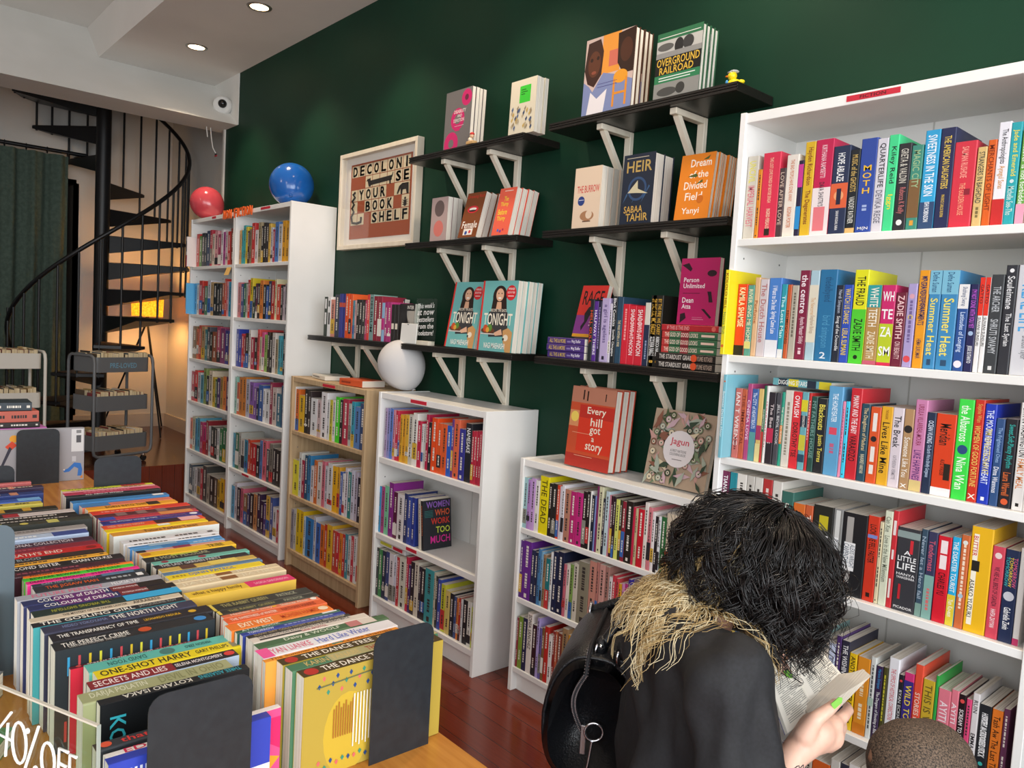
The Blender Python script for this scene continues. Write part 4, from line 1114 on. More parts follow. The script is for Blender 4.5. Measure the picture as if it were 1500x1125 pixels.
FACES = {'S4a': (-2178, 182, 247, -0.5), 'S4b': (-1746, 148, 209, -0.5), 'S3a': (-2274, 67, 196, 0.9), 'S3b': (-2041, 123, 199, 13.9), 'S3c': (-1817, 101, 196, 11.7), 'S5a': (-1364, 107, 214, 1.4), 'S5b': (-1137, 132, 230, -0.3), 'S5c': (-913, 126, 206, 6.7), 'S6a': (-1345, 224, 265, -1.2), 'S6b': (-1026, 174, 209, -0.3), 'S1a': (-2097, 212, 284, 9.5), 'S1b': (-1857, 234, 284, 3.7), 'EH': (-1337, 210, 289, 4.7), 'JA': (-990, 241, 249, 11.1), 'RAGE': (-1394, 99, 195, 18.1), 'PU': (-877, 140, 206, -1.0), 'EW': (-2580, 183, 186, -1.7)}
# ---------------------------------------------------------------- room shell
def wallbox(name, a, m, T=None):
    mb = MB(); mb.box(*a, m, T); return structure(mb.build(name))
wallbox('floor', (-5.06, 4.5, -6.0, .12, -.05, 0), FLOOR)
mb = MB(); mb.box(-7.1, -5.06, -6.0, .35, 0, .28, BACKFLOOR); mb.box(-5.06, -5.045, -6.0, .0, 0, .28, FLOOR); structure(mb.build('floor_platform'))
wallbox('wall_green', (-5.17, 2.2, 0, .12, 0, 3.5), GREENWALL)
wallbox('wall_alcove', (-7.1, -5.17, .2, .32, .28, 3.9), GREYWALL)
mb = MB(); mb.box(-7.12, -7.0, -.585, .35, .28, 3.9, GREYWALL); mb.box(-7.12, -7.0, -1.6, -.585, 2.42, 3.9, GREYWALL)
mb.box(-7.12, -7.0, -6, -1.6, .28, 3.9, GREYWALL); structure(mb.build('wall_back'))
mb = MB(); mb.box(-7.9, -7.8, -1.9, .2, .28, 2.6, mat('54453a', .8)); mb.box(-7.8, -7.0, -1.62, -1.6, .28, 2.42, mat('54453a', .8)); mb.box(-7.8, -7.0, -.585, -.565, .28, 2.42, mat('8a8076', .8))
mb.box(-7.8, -7.0, -1.6, -.585, 2.42, 2.45, mat('54453a', .8)); mb.box(-7.8, -7.0, -1.6, -.5, .2, .28, BACKFLOOR); structure(mb.build('wall_passage'))
wallbox('ceiling', (-5.9, 4.5, -6.0, .12, 3.36, 3.46), CEIL)
wallbox('ceiling_alcove', (-7.1, -5.5, -6.0, .35, 3.9, 4.0), CEIL)
wallbox('ceiling_bulkhead', (-5.75, 2.2, -.795, .0, 3.08, 3.36), CEIL)
# sloping white beam over the stair
mb = MB(); sec = [(-4.95, 2.72), (-5.41, 3.08), (-5.75, 3.36), (-6.2, 3.9), (-6.3, 3.9), (-5.3, 2.72)]
n = len(sec); mb.add([(x, -6, z) for x, z in sec] + [(x, 0 if i < 5 else .2, z) for i, (x, z) in enumerate(sec)], [tuple(range(n)), tuple(range(n, 2 * n))[::-1]] + [(i, (i + 1) % n, n + (i + 1) % n, n + i) for i in range(n)], WHITEWALL)
structure(weld(mb.build('ceiling_beam')))
wallbox('wall_opposite', (-7.1, -.6, -6.1, -6.0, 0, 3.9), WHITEWALL)
mb = MB(); mb.add([(-4.935, -.004, 2.72), (-4.935, -.004, 3.08), (-5.41, -.004, 3.08), (-4.95, -.004, 2.72), (-4.935, .0, 2.72), (-4.935, .0, 3.08), (-5.41, .0, 3.08), (-4.95, .0, 2.72)], [(0, 1, 2, 3), (7, 6, 5, 4), (0, 4, 5, 1), (1, 5, 6, 2)], WHITEWALL); structure(weld(mb.build('trim_2')))
wallbox('trim_1', (-5.19, -5.165, -.012, .2, .28, 2.72), mat('cfcac2', .6))
wallbox('baseboard_alcove', (-6.98, -5.17, .182, .2, .28, .4), mat('b9b2aa', .6))
wallbox('baseboard_back', (-7.0, -6.982, -.585, .2, .28, .4), mat('b9b2aa', .6))

# ---------------------------------------------------------------- bookcases
LABELRED = mat('c8283c', .5)
def bookcase(name, label, x0, x1, depth, H, shelves, body, group=None, side=.018, plinth=.07, strips=(), gap=0.003, edge=None, shelf_t=.02):
    r = empty(name, Vector(((x0 + x1) / 2, -depth / 2, 0)), label, 'bookcase', group)
    T = Matrix.Translation((-(x0 + x1) / 2, depth / 2, 0)); y0 = -depth
    for xa in (x0, x1 - side):
        mb = MB(); mb.box(xa, xa + side, y0, -gap, 0, H, body, T, .0012); mb.build('side_panel', r)
    mb = MB(); mb.box(x0 + side, x1 - side, -gap - .006, -gap, plinth, H - .004, body, T); mb.box((x0 + x1) / 2 - .002, (x0 + x1) / 2 + .002, -gap - .0075, -gap - .006, plinth, H - .02, mat('c9c7c2', .6), T); mb.build('back_panel', r)
    mb = MB(); mb.box(x0 + side, x1 - side, y0 + .004, -gap - .007, H - .028, H - .002, body, T, .001); mb.build('top_panel', r)
    for i, z in enumerate(shelves):
        mb = MB(); mb.box(x0 + side, x1 - side, y0 + .004, -gap - .007, z - shelf_t, z, body, T, .0012); mb.build('shelf', r)
    mb = MB(); mb.box(x0 + side, x1 - side, y0 + .03, y0 + .046, 0, min(shelves) - shelf_t, body, T); mb.build('plinth', r)
    mb = MB()
    for k in range(int(H / .064)):          # pin holes inside both sides
        z = .15 + k * .064
        if z < H - .1:
            for yy in (y0 + .04, -gap - .05):
                mb.box(x0 + side, x0 + side + .0006, yy, yy + .005, z, z + .005, mat('6a6a6a', .7), T)
                mb.box(x1 - side - .0006, x1 - side, yy, yy + .005, z, z + .005, mat('6a6a6a', .7), T)
    mb.build('pin_holes', r)
    for a, b, z0, z1, txt in strips:
        mb = MB(); mb.box(a, b, y0 - .0012 + .004, y0 + .004, z0, z1, LABELRED, T)
        if txt: put_text(mb, txt, '3a1418', T @ Vector((a + .004, y0 + .0024, z0 + .003)), (1, 0, 0), (0, 0, 1), b - a - .008, z1 - z0 - .006)
        mb.build('label_strip', r)
    return r
letters(['FICTION', 'NON FICTION', 'THE', 'PRE-LOVED'])
BC0 = bookcase('bookcase', 'tall white bookcase nearest the spiral staircase, red balloon resting on top', -5.02, -4.235, .28, 2.02, [1.69, 1.36, 1.05, .75, .405, .08], WHITE, 'white bookcases', strips=[(-4.63, -4.56, 2.0, 2.014, '')])
bookcase('bookcase', 'tall white bookcase under the blue balloon, beside the oak bookcase', -4.232, -3.435, .28, 2.02, [1.69, 1.36, 1.05, .75, .405, .08], WHITE, 'white bookcases', strips=[(-3.85, -3.72, 2.0, 2.014, ''), (-4.0, -3.9, .39, .403, '')])
bookcase('bookcase', 'half-height oak-coloured bookcase between the white bookcases', -3.36, -2.555, .28, 1.06, [.762, .405, .099], OAK, side=.022, strips=[(-3.0, -2.87, 1.036, 1.05, '')])
bookcase('bookcase', 'low white bookcase under the pale balloon with an empty middle shelf end', -2.448, -1.662, .28, 1.064, [.762, .407, .105], WHITE, 'white bookcases', strips=[(-2.19, -2.07, 1.041, 1.056, ''), (-2.17, -2.09, .389, .403, '')], shelf_t=.026)
bookcase('bookcase', 'lowest white bookcase behind the black handbag, two books displayed on top', -1.515, -.655, .222, .905, [.64, .37, .097], WHITE, 'white bookcases', strips=[])
bookcase('bookcase', 'tall white bookcase of fiction facing the reader, red strip on its top edge', -.628, .182, .285, 2.02, [1.675, 1.352, 1.062, .77, .432, .105], WHITE, 'white bookcases', strips=[(-.33, -.2, 1.999, 2.013, 'FICTION')])

# ---------------------------------------------------------------- wall shelves
def wall_shelf(label, x0, x1, z, depth=.2, brackets=2, right=.0, bx=None):
    r = empty('wall_shelf', Vector(((x0 + x1) / 2, -depth / 2, z)), label, 'shelf', 'black wall shelves on pine brackets')
    T = Matrix.Translation((-(x0 + x1) / 2, depth / 2, -z))
    mb = MB(); mb.box(x0, x1, -depth + .004, -.001, z - .027, z, BLACKWOOD, T, .001)
    for a, b in ((.001, .008), (.011, .016), (.019, .026)): mb.box(x0, x1, -depth, -depth + .005, z - b, z - a, BLACKWOOD, T)
    mb.build('board', r)
    for xb in bx or (x0 + .225, x0 + .54):
        mb = MB(); zt = z - .028
        mb.box(xb - .014, xb + .014, -.02, -.001, zt - .235, zt, PINE, T, .0015)
        mb.box(xb - .013, xb + .013, -.172, -.02, zt - .02, zt, PINE, T, .0015)
        a, b = Vector((xb, -.15, zt - .018)), Vector((xb, -.018, zt - .19)); d = (b - a).normalized(); nrm = Vector((0, d.z, -d.y))
        mb.add([T @ (q + Vector((sx * .01, 0, 0)) + nrm * s) for q in (a, b) for sx in (-1, 1) for s in (-.009, .009)], [(0, 1, 3, 2), (4, 6, 7, 5), (0, 4, 5, 1), (2, 3, 7, 6), (0, 2, 6, 4), (1, 5, 7, 3)], PINE)
        mb.build('bracket', r)
    return r
wall_shelf('long-set black wall shelf in the upper row beside the framed print', -2.412, -1.635, 2.138)
wall_shelf('black wall shelf directly above the two turquoise cookbooks', -2.412, -1.64, 1.752)
wall_shelf('black wall shelf carrying the two turquoise cookbooks', -2.405, -1.63, 1.292)
wall_shelf('topmost black wall shelf with the yellow duck at its end', -1.492, -.705, 2.146)
wall_shelf('black wall shelf under the two tallest cover displays, orange paperbacks at one end', -1.494, -.703, 1.757)
wall_shelf('black wall shelf crowded with spines and stacked purple books', -1.497, -.694, 1.292)
wall_shelf('black wall shelf above the oak bookcase, row of spines and clear sign', -3.344, -2.548, 1.29)

# ---------------------------------------------------------------- framed print
letters(list('DECOLNISYURBKHF'))
r = empty('framed_print', Vector((-2.965, -.012, 2.03)), 'square pale wood frame with letter print telling to decolonise your bookshelf', 'picture')
mb = MB(); x0, x1, z0, z1 = -.383, .38, -.258, .265
for a in ((x0, x1, z1 - .022, z1), (x0, x1, z0, z0 + .022), (x0, x0 + .022, z0 + .022, z1 - .022), (x1 - .022, x1, z0 + .022, z1 - .022)):
    mb.box(a[0], a[1], -.03, .01, a[2], a[3], PINE, None, .001)
mb.build('frame', r)
mb = MB(); mb.box(x0 + .02, x1 - .02, .0, .004, z0 + .02, z1 - .02, mat('e9e4dc', .8)); mb.build('mount', r)
mb = MB(); RU, CR, BK = 'a2502f', 'ddcfae', '23211f'
X0, X1, Z0, Z1 = -.3, .3, -.2, .205; mb.box(X0, X1, -.002, 0, Z0, Z1, mat(RU, .8)); cw = (X1 - X0 - .02) / 8; ch = (Z1 - Z0 - .015) / 6
def cell(c, rw, t=None, w=1, col=CR):
    xa = X0 + .012 + c * cw; zb = Z1 - .01 - (rw + 1) * ch
    mb.add([(xa, -.0026, zb + .004), (xa + w * cw - .005, -.0026, zb + .004), (xa + w * cw - .005, -.0026, zb + ch), (xa, -.0026, zb + ch)], [(0, 1, 2, 3)], mat(col, .8))
    if t:
        for dx in (-.0018, 0, .0018):
            for dz in (-.0012, .0012): put_text(mb, t, BK, (xa + cw * .17 + dx, -.0032, zb + ch * .14 + dz), (1, 0, 0), (0, 0, 1), cw * .6, ch * .78)
    return xa, zb
for c, t in enumerate('DECOLONI'): cell(c, 0, t)
for c in (2, 3, 4, 5): cell(c, 1)
cell(6, 1, 'S'); cell(7, 1, 'E'); cell(0, 2)
for c, t in zip((1, 2, 3, 4), 'YOUR'): cell(c, 2, t)
cell(6, 2, None, 2); cell(0, 3)
for c, t in zip((2, 3, 4, 5), 'BOOK'): cell(c, 3, t)
cell(7, 3); cell(0, 4); cell(1, 4)
for c, t in zip((3, 4, 5, 6, 7), 'SHELF'): cell(c, 4, t)
def q(pts): mb.add([(X0 + .012 + u * cw, -.0034, Z1 - .01 - v * ch) for u, v in pts], [tuple(range(len(pts)))], BK)
q([(2.7, 1.42), (5.6, 1.3), (5.6, 1.68), (2.7, 1.8)]); q([(2.25, 1.3), (2.7, 1.2), (2.8, 1.9), (2.5, 1.9)]); q([(5.3, 1.6), (5.5, 1.6), (5.5, 1.95), (5.3, 1.95)]); q([(2.1, 1.45), (2.35, 1.2), (2.4, 1.4)]); q([(5.55, 1.4), (5.75, 1.05), (5.8, 1.1), (5.65, 1.5)])
q([(6.6, 2.3), (7.0, 2.1), (7.8, 2.1), (7.85, 2.95), (7.6, 2.95), (7.5, 2.6), (7.1, 2.6), (7.05, 2.95), (6.85, 2.95), (6.8, 2.5), (6.5, 2.9), (6.35, 2.85)])
q([(7.3, 3.4), (7.6, 3.4), (7.65, 3.8), (7.45, 3.92), (7.25, 3.8)]); q([(7.35, 3.2), (7.55, 3.2), (7.58, 3.36), (7.32, 3.36)])
for s in (-1, 1):
    for k in range(3): q([(7.45 + s * .15, 3.45 + k * .15), (7.45 + s * .36, 3.36 + k * .18), (7.45 + s * .36, 3.4 + k * .18), (7.45 + s * .15, 3.5 + k * .15)])
mb.tube([(X0 + .012 + u * cw, -.004, Z1 - .01 - v * ch) for u, v in [(.6, 2.2), (.3, 2.35), (.6, 2.6), (.2, 2.9), (.5, 3.2), (.2, 3.5), (.5, 3.8), (.15, 4.2), (.3, 4.7), (1, 4.8), (1.6, 4.7), (1.6, 4.3)]], .007, mat(BK, .8), 6)
mb.build('print', r)
mb = MB(); mb.box(x0 + .022, x1 - .022, -.024, -.022, z0 + .022, z1 - .022, clear_sheet('picture_glass')); mb.build('glazing', r)

# ---------------------------------------------------------------- books
PLACES = {'R1': 'top shelf, bookcase facing the reader', 'R2': 'second shelf, bookcase facing the reader', 'R3': 'third shelf, bookcase facing the reader', 'R4': 'fourth shelf, bookcase facing the reader', 'R5': 'fifth shelf, bookcase facing the reader', 'R6': 'lowest shelf, bookcase facing the reader',
 'S0': 'wall shelf above oak bookcase', 'S2': 'wall shelf with purple stack', 'K2': 'table row beside the aisle', 'K1': 'inner table row behind bookend',
 'W1a': 'top row, low bookcase under balloon', 'W1b': 'half-empty shelf, low white bookcase', 'W1c': 'bottom row, low bookcase under balloon', 'W2a': 'top row, bookcase behind handbag', 'W2b': 'middle row, bookcase behind handbag', 'W2c': 'bottom row, bookcase behind handbag',
 'Da': 'top row, oak bookcase', 'Db': 'middle row, oak bookcase', 'Dc': 'bottom row, oak bookcase'}
GROUPS = {k: 'books on the ' + v for k, v in PLACES.items()}
ZS = {'R1': 1.675, 'R2': 1.352, 'R3': 1.062, 'R4': .77, 'R5': .432, 'R6': .105, 'W2a': .64, 'W2b': .37, 'W2c': .097, 'W1a': .762, 'W1b': .407, 'W1c': .105, 'Da': .762, 'Db': .405, 'Dc': .099, 'S0': 1.29, 'S2': 1.292,
 'TR1': 1.69, 'TR2': 1.36, 'TR3': 1.05, 'TR4': .75, 'TR5': .405, 'TR6': .08, 'TL1': 1.69, 'TL2': 1.36, 'TL3': 1.05, 'TL4': .75, 'TL5': .405, 'TL6': .08}
TABLE = .745
NAMED = {'black': '222226', 'charcoal': '3c3c40', 'dark grey': '5a5a5a', 'grey': '8c8c8c', 'pale grey': 'c4c4c6', 'white': 'e8e6e6', 'cream': 'e0d6c0', 'tan': 'c8a878', 'brown': '70503a', 'dark brown': '46302a', 'red': 'd02c34', 'dark red': '8c2632', 'maroon': '6a2038', 'orange': 'e8842a', 'rust': 'c85a32', 'vermilion': 'e04a22', 'mustard': 'd0a030', 'yellow': 'e6d020', 'gold': 'e8b428', 'lime': 'b8c830', 'bright green': '44d042', 'green': '4a8a4a', 'dark green': '2c5a46', 'mint': '5ab898', 'teal': '2f9aa4', 'sky blue': '6aa8d0', 'pale blue': 'a8c8d8', 'bright blue': '2f9fd8', 'blue': '3f6cae', 'royal blue': '2a40b0', 'navy': '28304e', 'purple': '563a80', 'lilac': 'b09ac8', 'magenta': 'c22e70', 'pink': 'd87898', 'pale pink': 'dcc4ca', 'salmon': 'd06a60', 'olive': '8a8a58', 'plum': '502a48', 'hot pink': 'e8328a', 'slate blue': '45607a'}
_N = {k: [int(v[i:i + 2], 16) for i in (0, 2, 4)] for k, v in NAMED.items()}
def colour(h):
    c = [int(h[i:i + 2], 16) for i in (0, 2, 4)]
    return min(_N, key=lambda k: sum(w * (a - b) ** 2 for w, a, b in zip((2, 4, 3), c, _N[k])))
ORD = 'first second third fourth fifth sixth seventh eighth ninth tenth eleventh twelfth'.split()
def row_labels(key, bs):
    names = [colour(b['col']) for b in bs]; txt = []
    for b in bs:
        t = [i for i in parse(b['spec']) if i[0] in 'tHq']; txt.append(colour(t[0][2]) if t else None)
    pl = PLACES[key]; res = []; seen = {}
    end = 'bookend end' if key[0] == 'K' else 'staircase end'
    for i, (n_, x_) in enumerate(zip(names, txt)):
        l = names[i - 1] if i else None; r_ = names[i + 1] if i + 1 < len(names) else None
        if names.count(n_) == 1: s = '%s book on the %s' % (n_, pl)
        elif x_ and sum(1 for a, b in zip(names, txt) if (a, b) == (n_, x_)) == 1: s = '%s book with %s lettering, %s' % (n_, x_, pl)
        elif l and r_ and sum(1 for j in range(1, len(names) - 1) if names[j] == n_ and {names[j - 1], names[j + 1]} == {l, r_}) == 1: s = '%s book between %s and %s ones, %s' % (n_, l, r_, pl)
        else:
            k = names[:i + 1].count(n_); s = '%s %s book from the %s, %s' % (ORD[min(k, 12) - 1], n_, end, pl)
        res.append(s)
    return res
BACKS = {
 'dance': [('R', 'b3993f', 0, 1, 0, 1), ('C', 'c8a838', .35, .7, .4, .25)] + [('P', c, [(u, v), (u + .03, v + .012), (u + .055, v), (u + .03, v - .012)]) for c, u, v in [(['2a4a80', 'd86a60', '3a8a70', '2a4a80'][k % 4], .84 + .1 * math.sin(k * 2.1) * .8, .9 - .03 * k) for k in range(24)] + [(['2a4a80', 'd86a60', '3a8a70'][k % 3], .03 + .08 * abs(math.sin(k * 1.7)), .93 - .04 * k) for k in range(20)]] + [('P', '5a6a50', [(.86, .92), (.87, .92), (.93, .3), (.92, .3)])],
 'orange': [('R', 'f0a040', 0, 1, 0, 1), ('C', 'e8c060', .4, .3, .2)], 'yellow': [('R', 'eec050', 0, 1, 0, 1), ('R', 'f0a070', .0, .25, .0, 1)], 'white': [('R', 'e6e8e2', 0, 1, 0, 1)],
 'blue': [('R', '4a88c0', 0, 1, 0, 1)], 'kotaro': [('R', '15171a', 0, 1, 0, 1)], 'pale': [('R', 'c4d4ea', 0, 1, 0, 1)], 'red': [('R', 'd82840', 0, 1, 0, 1)],
 'names': [('R', '2a3036', 0, 1, 0, 1)], 'teal': [('R', '3f9aa0', 0, 1, 0, 1)], 'lines': [('R', '3a3c38', 0, 1, 0, 1)]}
# back boards of the table books: u runs along the book's width (spine at the right), v along its height; the head lies towards the room
BACKS['dance'] += [('R', 'a8682a', .34, .62 + .03 * (k % 3), .795 - .016 * k, .802 - .016 * k) for k in range(9)] + [('R', 'f0ead8', .2 + .03 * (k % 2), .72, .66 - .022 * k, .668 - .022 * k) for k in range(7)]
BACKS['names'] += [('R', ['d8b830', 'c84a50', '3a9ac8', 'd8d040'][k % 4], .74, .92, .05 + .062 * k, .064 + .062 * k) for k in range(15)] + [('R', 'c84040', .1, .3, .93, .945)]
BACKS['yellow'] += [('R', '9a7a28', .45 + .02 * (k % 3), .8, .12 + .035 * k, .126 + .035 * k) for k in range(22) if k % 7 != 3]
BACKS['kotaro'] += [('F', 'KOTARO', '3ab0c0', .14, .95, .84, .94), ('F', 'ISAKA', '3ab0c0', .14, .8, .5, .6), ('R', 'c8ccd0', .2, .5, .72, .735), ('R', 'c8ccd0', .25, .6, .68, .695)]
BACKS['lines'] += [('C', 'c8c060', .7, .2 + .15 * k, .08) for k in range(5)] + [('C', '4a4c46', .7, .2 + .15 * k, .065) for k in range(5)] + [('C', '3a5f90', .4, .1, .2)]
ALL = []
for key, rows in ROWS.items():
    bs = []
    for i, t in enumerate(rows):
        if key[0] == 'K':
            x, th, y0, y1, zt, col, spec = t; bk = None; h = (y1 - y0) / 1000
            its = [q_ for q_ in spec.split(';') if q_]; b_ = [q_ for q_ in its if q_.startswith('back:')]; bk = b_[0][5:] if b_ else None
            spec = ';'.join(q_ for q_ in its if not q_.startswith('back:'))
            b = dict(M=rows_matrix('table', x / 1000, y1 / 1000, zt / 1000), t=th / 1000, h=h, w=zt / 1000 - TABLE - .0008, col=col, spec=spec, back=bk)
            xa, ya, yb, zz = x / 1000, y0 / 1000, y1 / 1000, zt / 1000
            quad = [(xa, ya, zz), (xa, yb, zz), (xa - th / 1000, yb, zz), (xa - th / 1000, ya, zz)]
        else:
            x, th, h, w, y, col, spec = t; z = ZS[key] + .0005
            b = dict(M=rows_matrix('shelf', x / 1000, y / 1000, z), t=th / 1000, h=h / 1000, w=min(w / 1000, -y / 1000 - .02), col=col, spec=spec, back=None)
            xa, xb, yy = x / 1000, (x + th) / 1000, y / 1000
            quad = [(xa, yy, z), (xb, yy, z), (xb, yy, z + h / 1000), (xa, yy, z + h / 1000)]
        px = []
        for p in quad:
            d = Vector(p) - CAM; dz = d.dot(FWD); px.append((750 + FPX * d.dot(RGT) / dz, 562.5 - FPX * d.dot(UP) / dz))
        cx = [min(max(p_[0], 0), 1500) for p_ in px]; cy = [min(max(p_[1], 0), 1125) for p_ in px]
        area = abs(sum(cx[k] * cy[k - 1] - cx[k - 1] * cy[k] for k in range(4))) / 2
        mx, my = sum(cx) / 4, sum(cy) / 4
        if 930 < mx < 1190 and 745 < my < 1125 and key[0] in 'RW': area *= .05
        if key[0] == 'K': area *= 1.6 if bk else 1.15
        if not b['spec'].strip(): pass
        b['area'] = area; b['key'] = key; bs.append(b); ALL.append(b)
    if key in PLACES:
        for b, l in zip(bs, row_labels(key, bs)): b['label'] = l
    else:
        for b in bs: b['area'] = 0
BUDGET = 232
keep = set(id(b) for b in sorted(ALL, key=lambda b: -b['area'])[:BUDGET])
letters([i[1] for b in ALL for i in parse(b['spec']) if i[0] in 'tHhq'])
letters(['KOTARO', 'ISAKA'])
REST = MB(); used_labels = {}
for b in ALL:
    if id(b) in keep:
        make_book(b['M'], b['t'], b['h'], b['w'], b['col'], b['spec'], b['label'], GROUPS[b['key']], back=BACKS.get(b['back']))
    else:
        vs, fs, pg = book_shell(b['t'], b['h'], b['w']); REST.add(vs, fs, mat(b['col'], .35), b['M']); REST.box(*pg, PAGES, b['M'])
        its = parse(b['spec'])
        if not its and b['t'] > .009:
            c = contrast(b['col']); rr = random.Random(b['M'].translation.x); s0 = rr.uniform(.05, .15); its = [['d', c, '%g' % s0, '%g' % rr.uniform(.4, .6)], ['d', c, '.65', '.85']]
            if rr.random() < .35: its = [['b', rr.choice(['e8e4dc', 'c83a3a', '2a2a30', 'd8b040', '3a6ab0', '8a8a80']), '%g' % rr.uniform(.5, .8), '%g' % rr.uniform(.82, 1)]] + its
        spine_art(REST, its, b['t'], b['h'], b['M'])
mb = MB(); TG = mat('e0b468', .7); mb.add([(.385, -.1455, -.0), (.46, -.1455, 0), (.45, -.16, -.05), (.375, -.16, -.05), (.385, -.1445, -.0), (.46, -.1445, 0), (.45, -.159, -.05), (.375, -.159, -.05)], [(0, 1, 2, 3), (7, 6, 5, 4), (0, 4, 5, 1), (2, 6, 7, 3)], TG, Matrix.Translation((-.08, .0, 1.672))); mb.build('paper_tag', BC0)
# ---------------------------------------------------------------- face-out displays on the wall shelves
def display(key, n, t, col, front, labels, z, y, w=None, h=None, lean=None, hard=False, group=None, dx=.004, gap=.002, rest=None, yaw=0):
    x0, fw, fh, fl = FACES[key]; w = w or fw / 1000; h = h or fh / 1000; lean = max(fl, 1.5) if lean is None else lean
    letters([i[1] for i in front if i[0] in 'TV'])
    a = math.radians(lean); src = None; rnd = random.Random(key)
    for k in range(n):
        yy = y + k * (t + gap) / math.cos(a); xx = x0 / 1000 + (rnd.uniform(-dx, dx) if k else 0)
        M = face_matrix(xx, yy, z + .0005, lean, t, yaw)
        if k == 0: src = make_book(M, t, h, w, col, 'd:%s:.1:.7' % contrast(col), labels[0], group or 'covers facing out on the wall shelves', front=front, hard=hard)
        else:
            lb = labels[1] if len(labels) > 1 and (k == 1 or len(labels) == 2) else labels[min(k, len(labels) - 1)]
            copy_book(src, M, labels[1] if len(labels) > 1 else labels[0], 'copies behind the ' + labels[0][:40])
r5 = random.Random(5)
BEH = 'copy standing behind the %s, only its page edge showing'
display('S4a', 4, .017, '6f6a68', [('R', '706c6b', 0, 1, 0, 1), ('C', 'c8286a', .8, .84, .19), ('C', '6a2a40', .8, .84, .07), ('C', 'c8286a', .5, .5, .26), ('C', '706c6b', .5, .5, .12), ('C', 'c8286a', .3, .1, .27), ('C', '706c6b', .3, .1, .1), ('R', 'c8286a', .42, .6, .3, .42), ('T', 'DISABILITY', 'e8dcd8', .35, .8, .6, .66), ('T', 'AND', 'e8dcd8', .48, .66, .53, .58), ('T', 'DEVOTION', 'e8dcd8', .35, .75, .45, .51), ('R', 'd8c8c8', .4, .75, .38, .387)],
        ['grey book with magenta circles facing out on the upper wall shelf', BEH % 'grey and magenta cover'], 2.138, -.18)
display('S4b', 3, .018, 'e0d8c4', [('R', 'ddd4bd', 0, 1, 0, 1), ('R', '3fc83a', .36, .78, .57, .88), ('R', '1f5a1c', .42, .6, .8, .815), ('R', '1f5a1c', .42, .66, .76, .775), ('R', '1f5a1c', .42, .56, .72, .735)] + [('P', c, [(u, v), (u + .05, v + .06), (u + .03, v + .1), (u - .03, v + .05)]) for c, u, v in [(r5.choice(['3a4a6a', '9a8a70', '5a6a8a', 'b8a888', 'c8a858']), r5.uniform(.08, .88), r5.uniform(.05, .45)) for k in range(34)]],
        ['cream book with green square facing out on the upper wall shelf', BEH % 'cream and green cover'], 2.138, -.18)
display('S3a', 3, .026, 'b09a98', [('R', 'b8a09c', 0, 1, 0, 1), ('C', 'd87a70', .5, .3, .3), ('C', '6a5a58', .5, .75, .3)], ['thin greyish pink book, first of three displays above the turquoise cookbooks', BEH % 'greyish pink cover'], 1.752, -.16, w=.12)
display('S3b', 3, .03, '7a3f1c', [('R', '7d421f', 0, 1, 0, 1), ('T', 'Dressing Rich', 'c83028', .05, .95, .86, .95), ('C', 'd02838', .48, .62, .3, .13), ('C', 'f0e8e0', .48, .63, .2, .05), ('C', '30181a', .48, .59, .2, .035), ('T', 'Female', 'f0e8e0', .1, .92, .2, .36), ('R', 'e8e0d8', .25, .75, .05, .19), ('C', '2a4a9a', .4, .1, .07), ('C', 'c83038', .6, .12, .06)], ['brown book with red lips facing out on the wall shelf', BEH % 'brown cover with lips'], 1.752, -.18)
display('S3c', 4, .028, 'e8604a', [('R', 'ea644c', 0, 1, 0, 1), ('T', 'The', 'f0d83a', .35, .62, .72, .82), ('T', 'Thirty', 'f0d83a', .2, .68, .59, .7), ('T', 'Before', 'f0d83a', .14, .68, .43, .55), ('T', 'Thirty', 'f0d83a', .14, .65, .28, .4), ('R', 'f8e0d0', .3, .8, .93, .945), ('C', '4a6ab8', .35, .1, .06), ('C', '7a3a90', .5, .08, .06), ('C', 'b02a50', .65, .11, .05)], ['coral red book with yellow lettering facing out on the wall shelf', BEH % 'coral red cover'], 1.752, -.18)
display('S5a', 4, .03, 'dcc4ac', [('R', 'dfc8b0', 0, 1, 0, 1), ('T', 'THE BURROW', 'c83a3a', .12, .95, .58, .7), ('C', '2a3f80', .3, .45, .13), ('R', 'c8c8d8', .2, .4, .46, .47), ('C', 'a87a58', .55, .2, .26, .14), ('C', 'dfc8b0', .62, .22, .12), ('R', '6a4a38', .4, .7, .1, .12)], ['pale peach book with red title facing out, wall shelf beside white bookcase', BEH % 'pale peach cover'], 1.757, -.18, w=.128)
display('S5b', 2, .05, '1c2638', [('R', '1c2638', 0, 1, 0, 1)] + [('P', '3a5a80', [(.05 + .1 * k, .3 + .1 * (k % 3)), (.2 + .1 * k, .42 + .1 * (k % 3)), (.16 + .1 * k, .44 + .1 * (k % 3))]) for k in range(8)] + [('C', '2f4a70', .5, .5, .3), ('C', '1c2638', .5, .5, .24), ('P', 'c8c0a0', [(.2, .45), (.5, .62), (.52, .5), (.85, .42), (.5, .44)]), ('T', 'HEIR', 'b89a58', .12, .92, .74, .9), ('T', 'SABAA', 'c8a050', .12, .72, .16, .26), ('T', 'TAHIR', 'c8a050', .2, .9, .04, .15), ('R', 'a8a090', .1, .8, .94, .952)], ['thick dark navy hardback with gold title facing out on the wall shelf', BEH % 'dark navy hardback'], 1.757, -.182, hard=True)
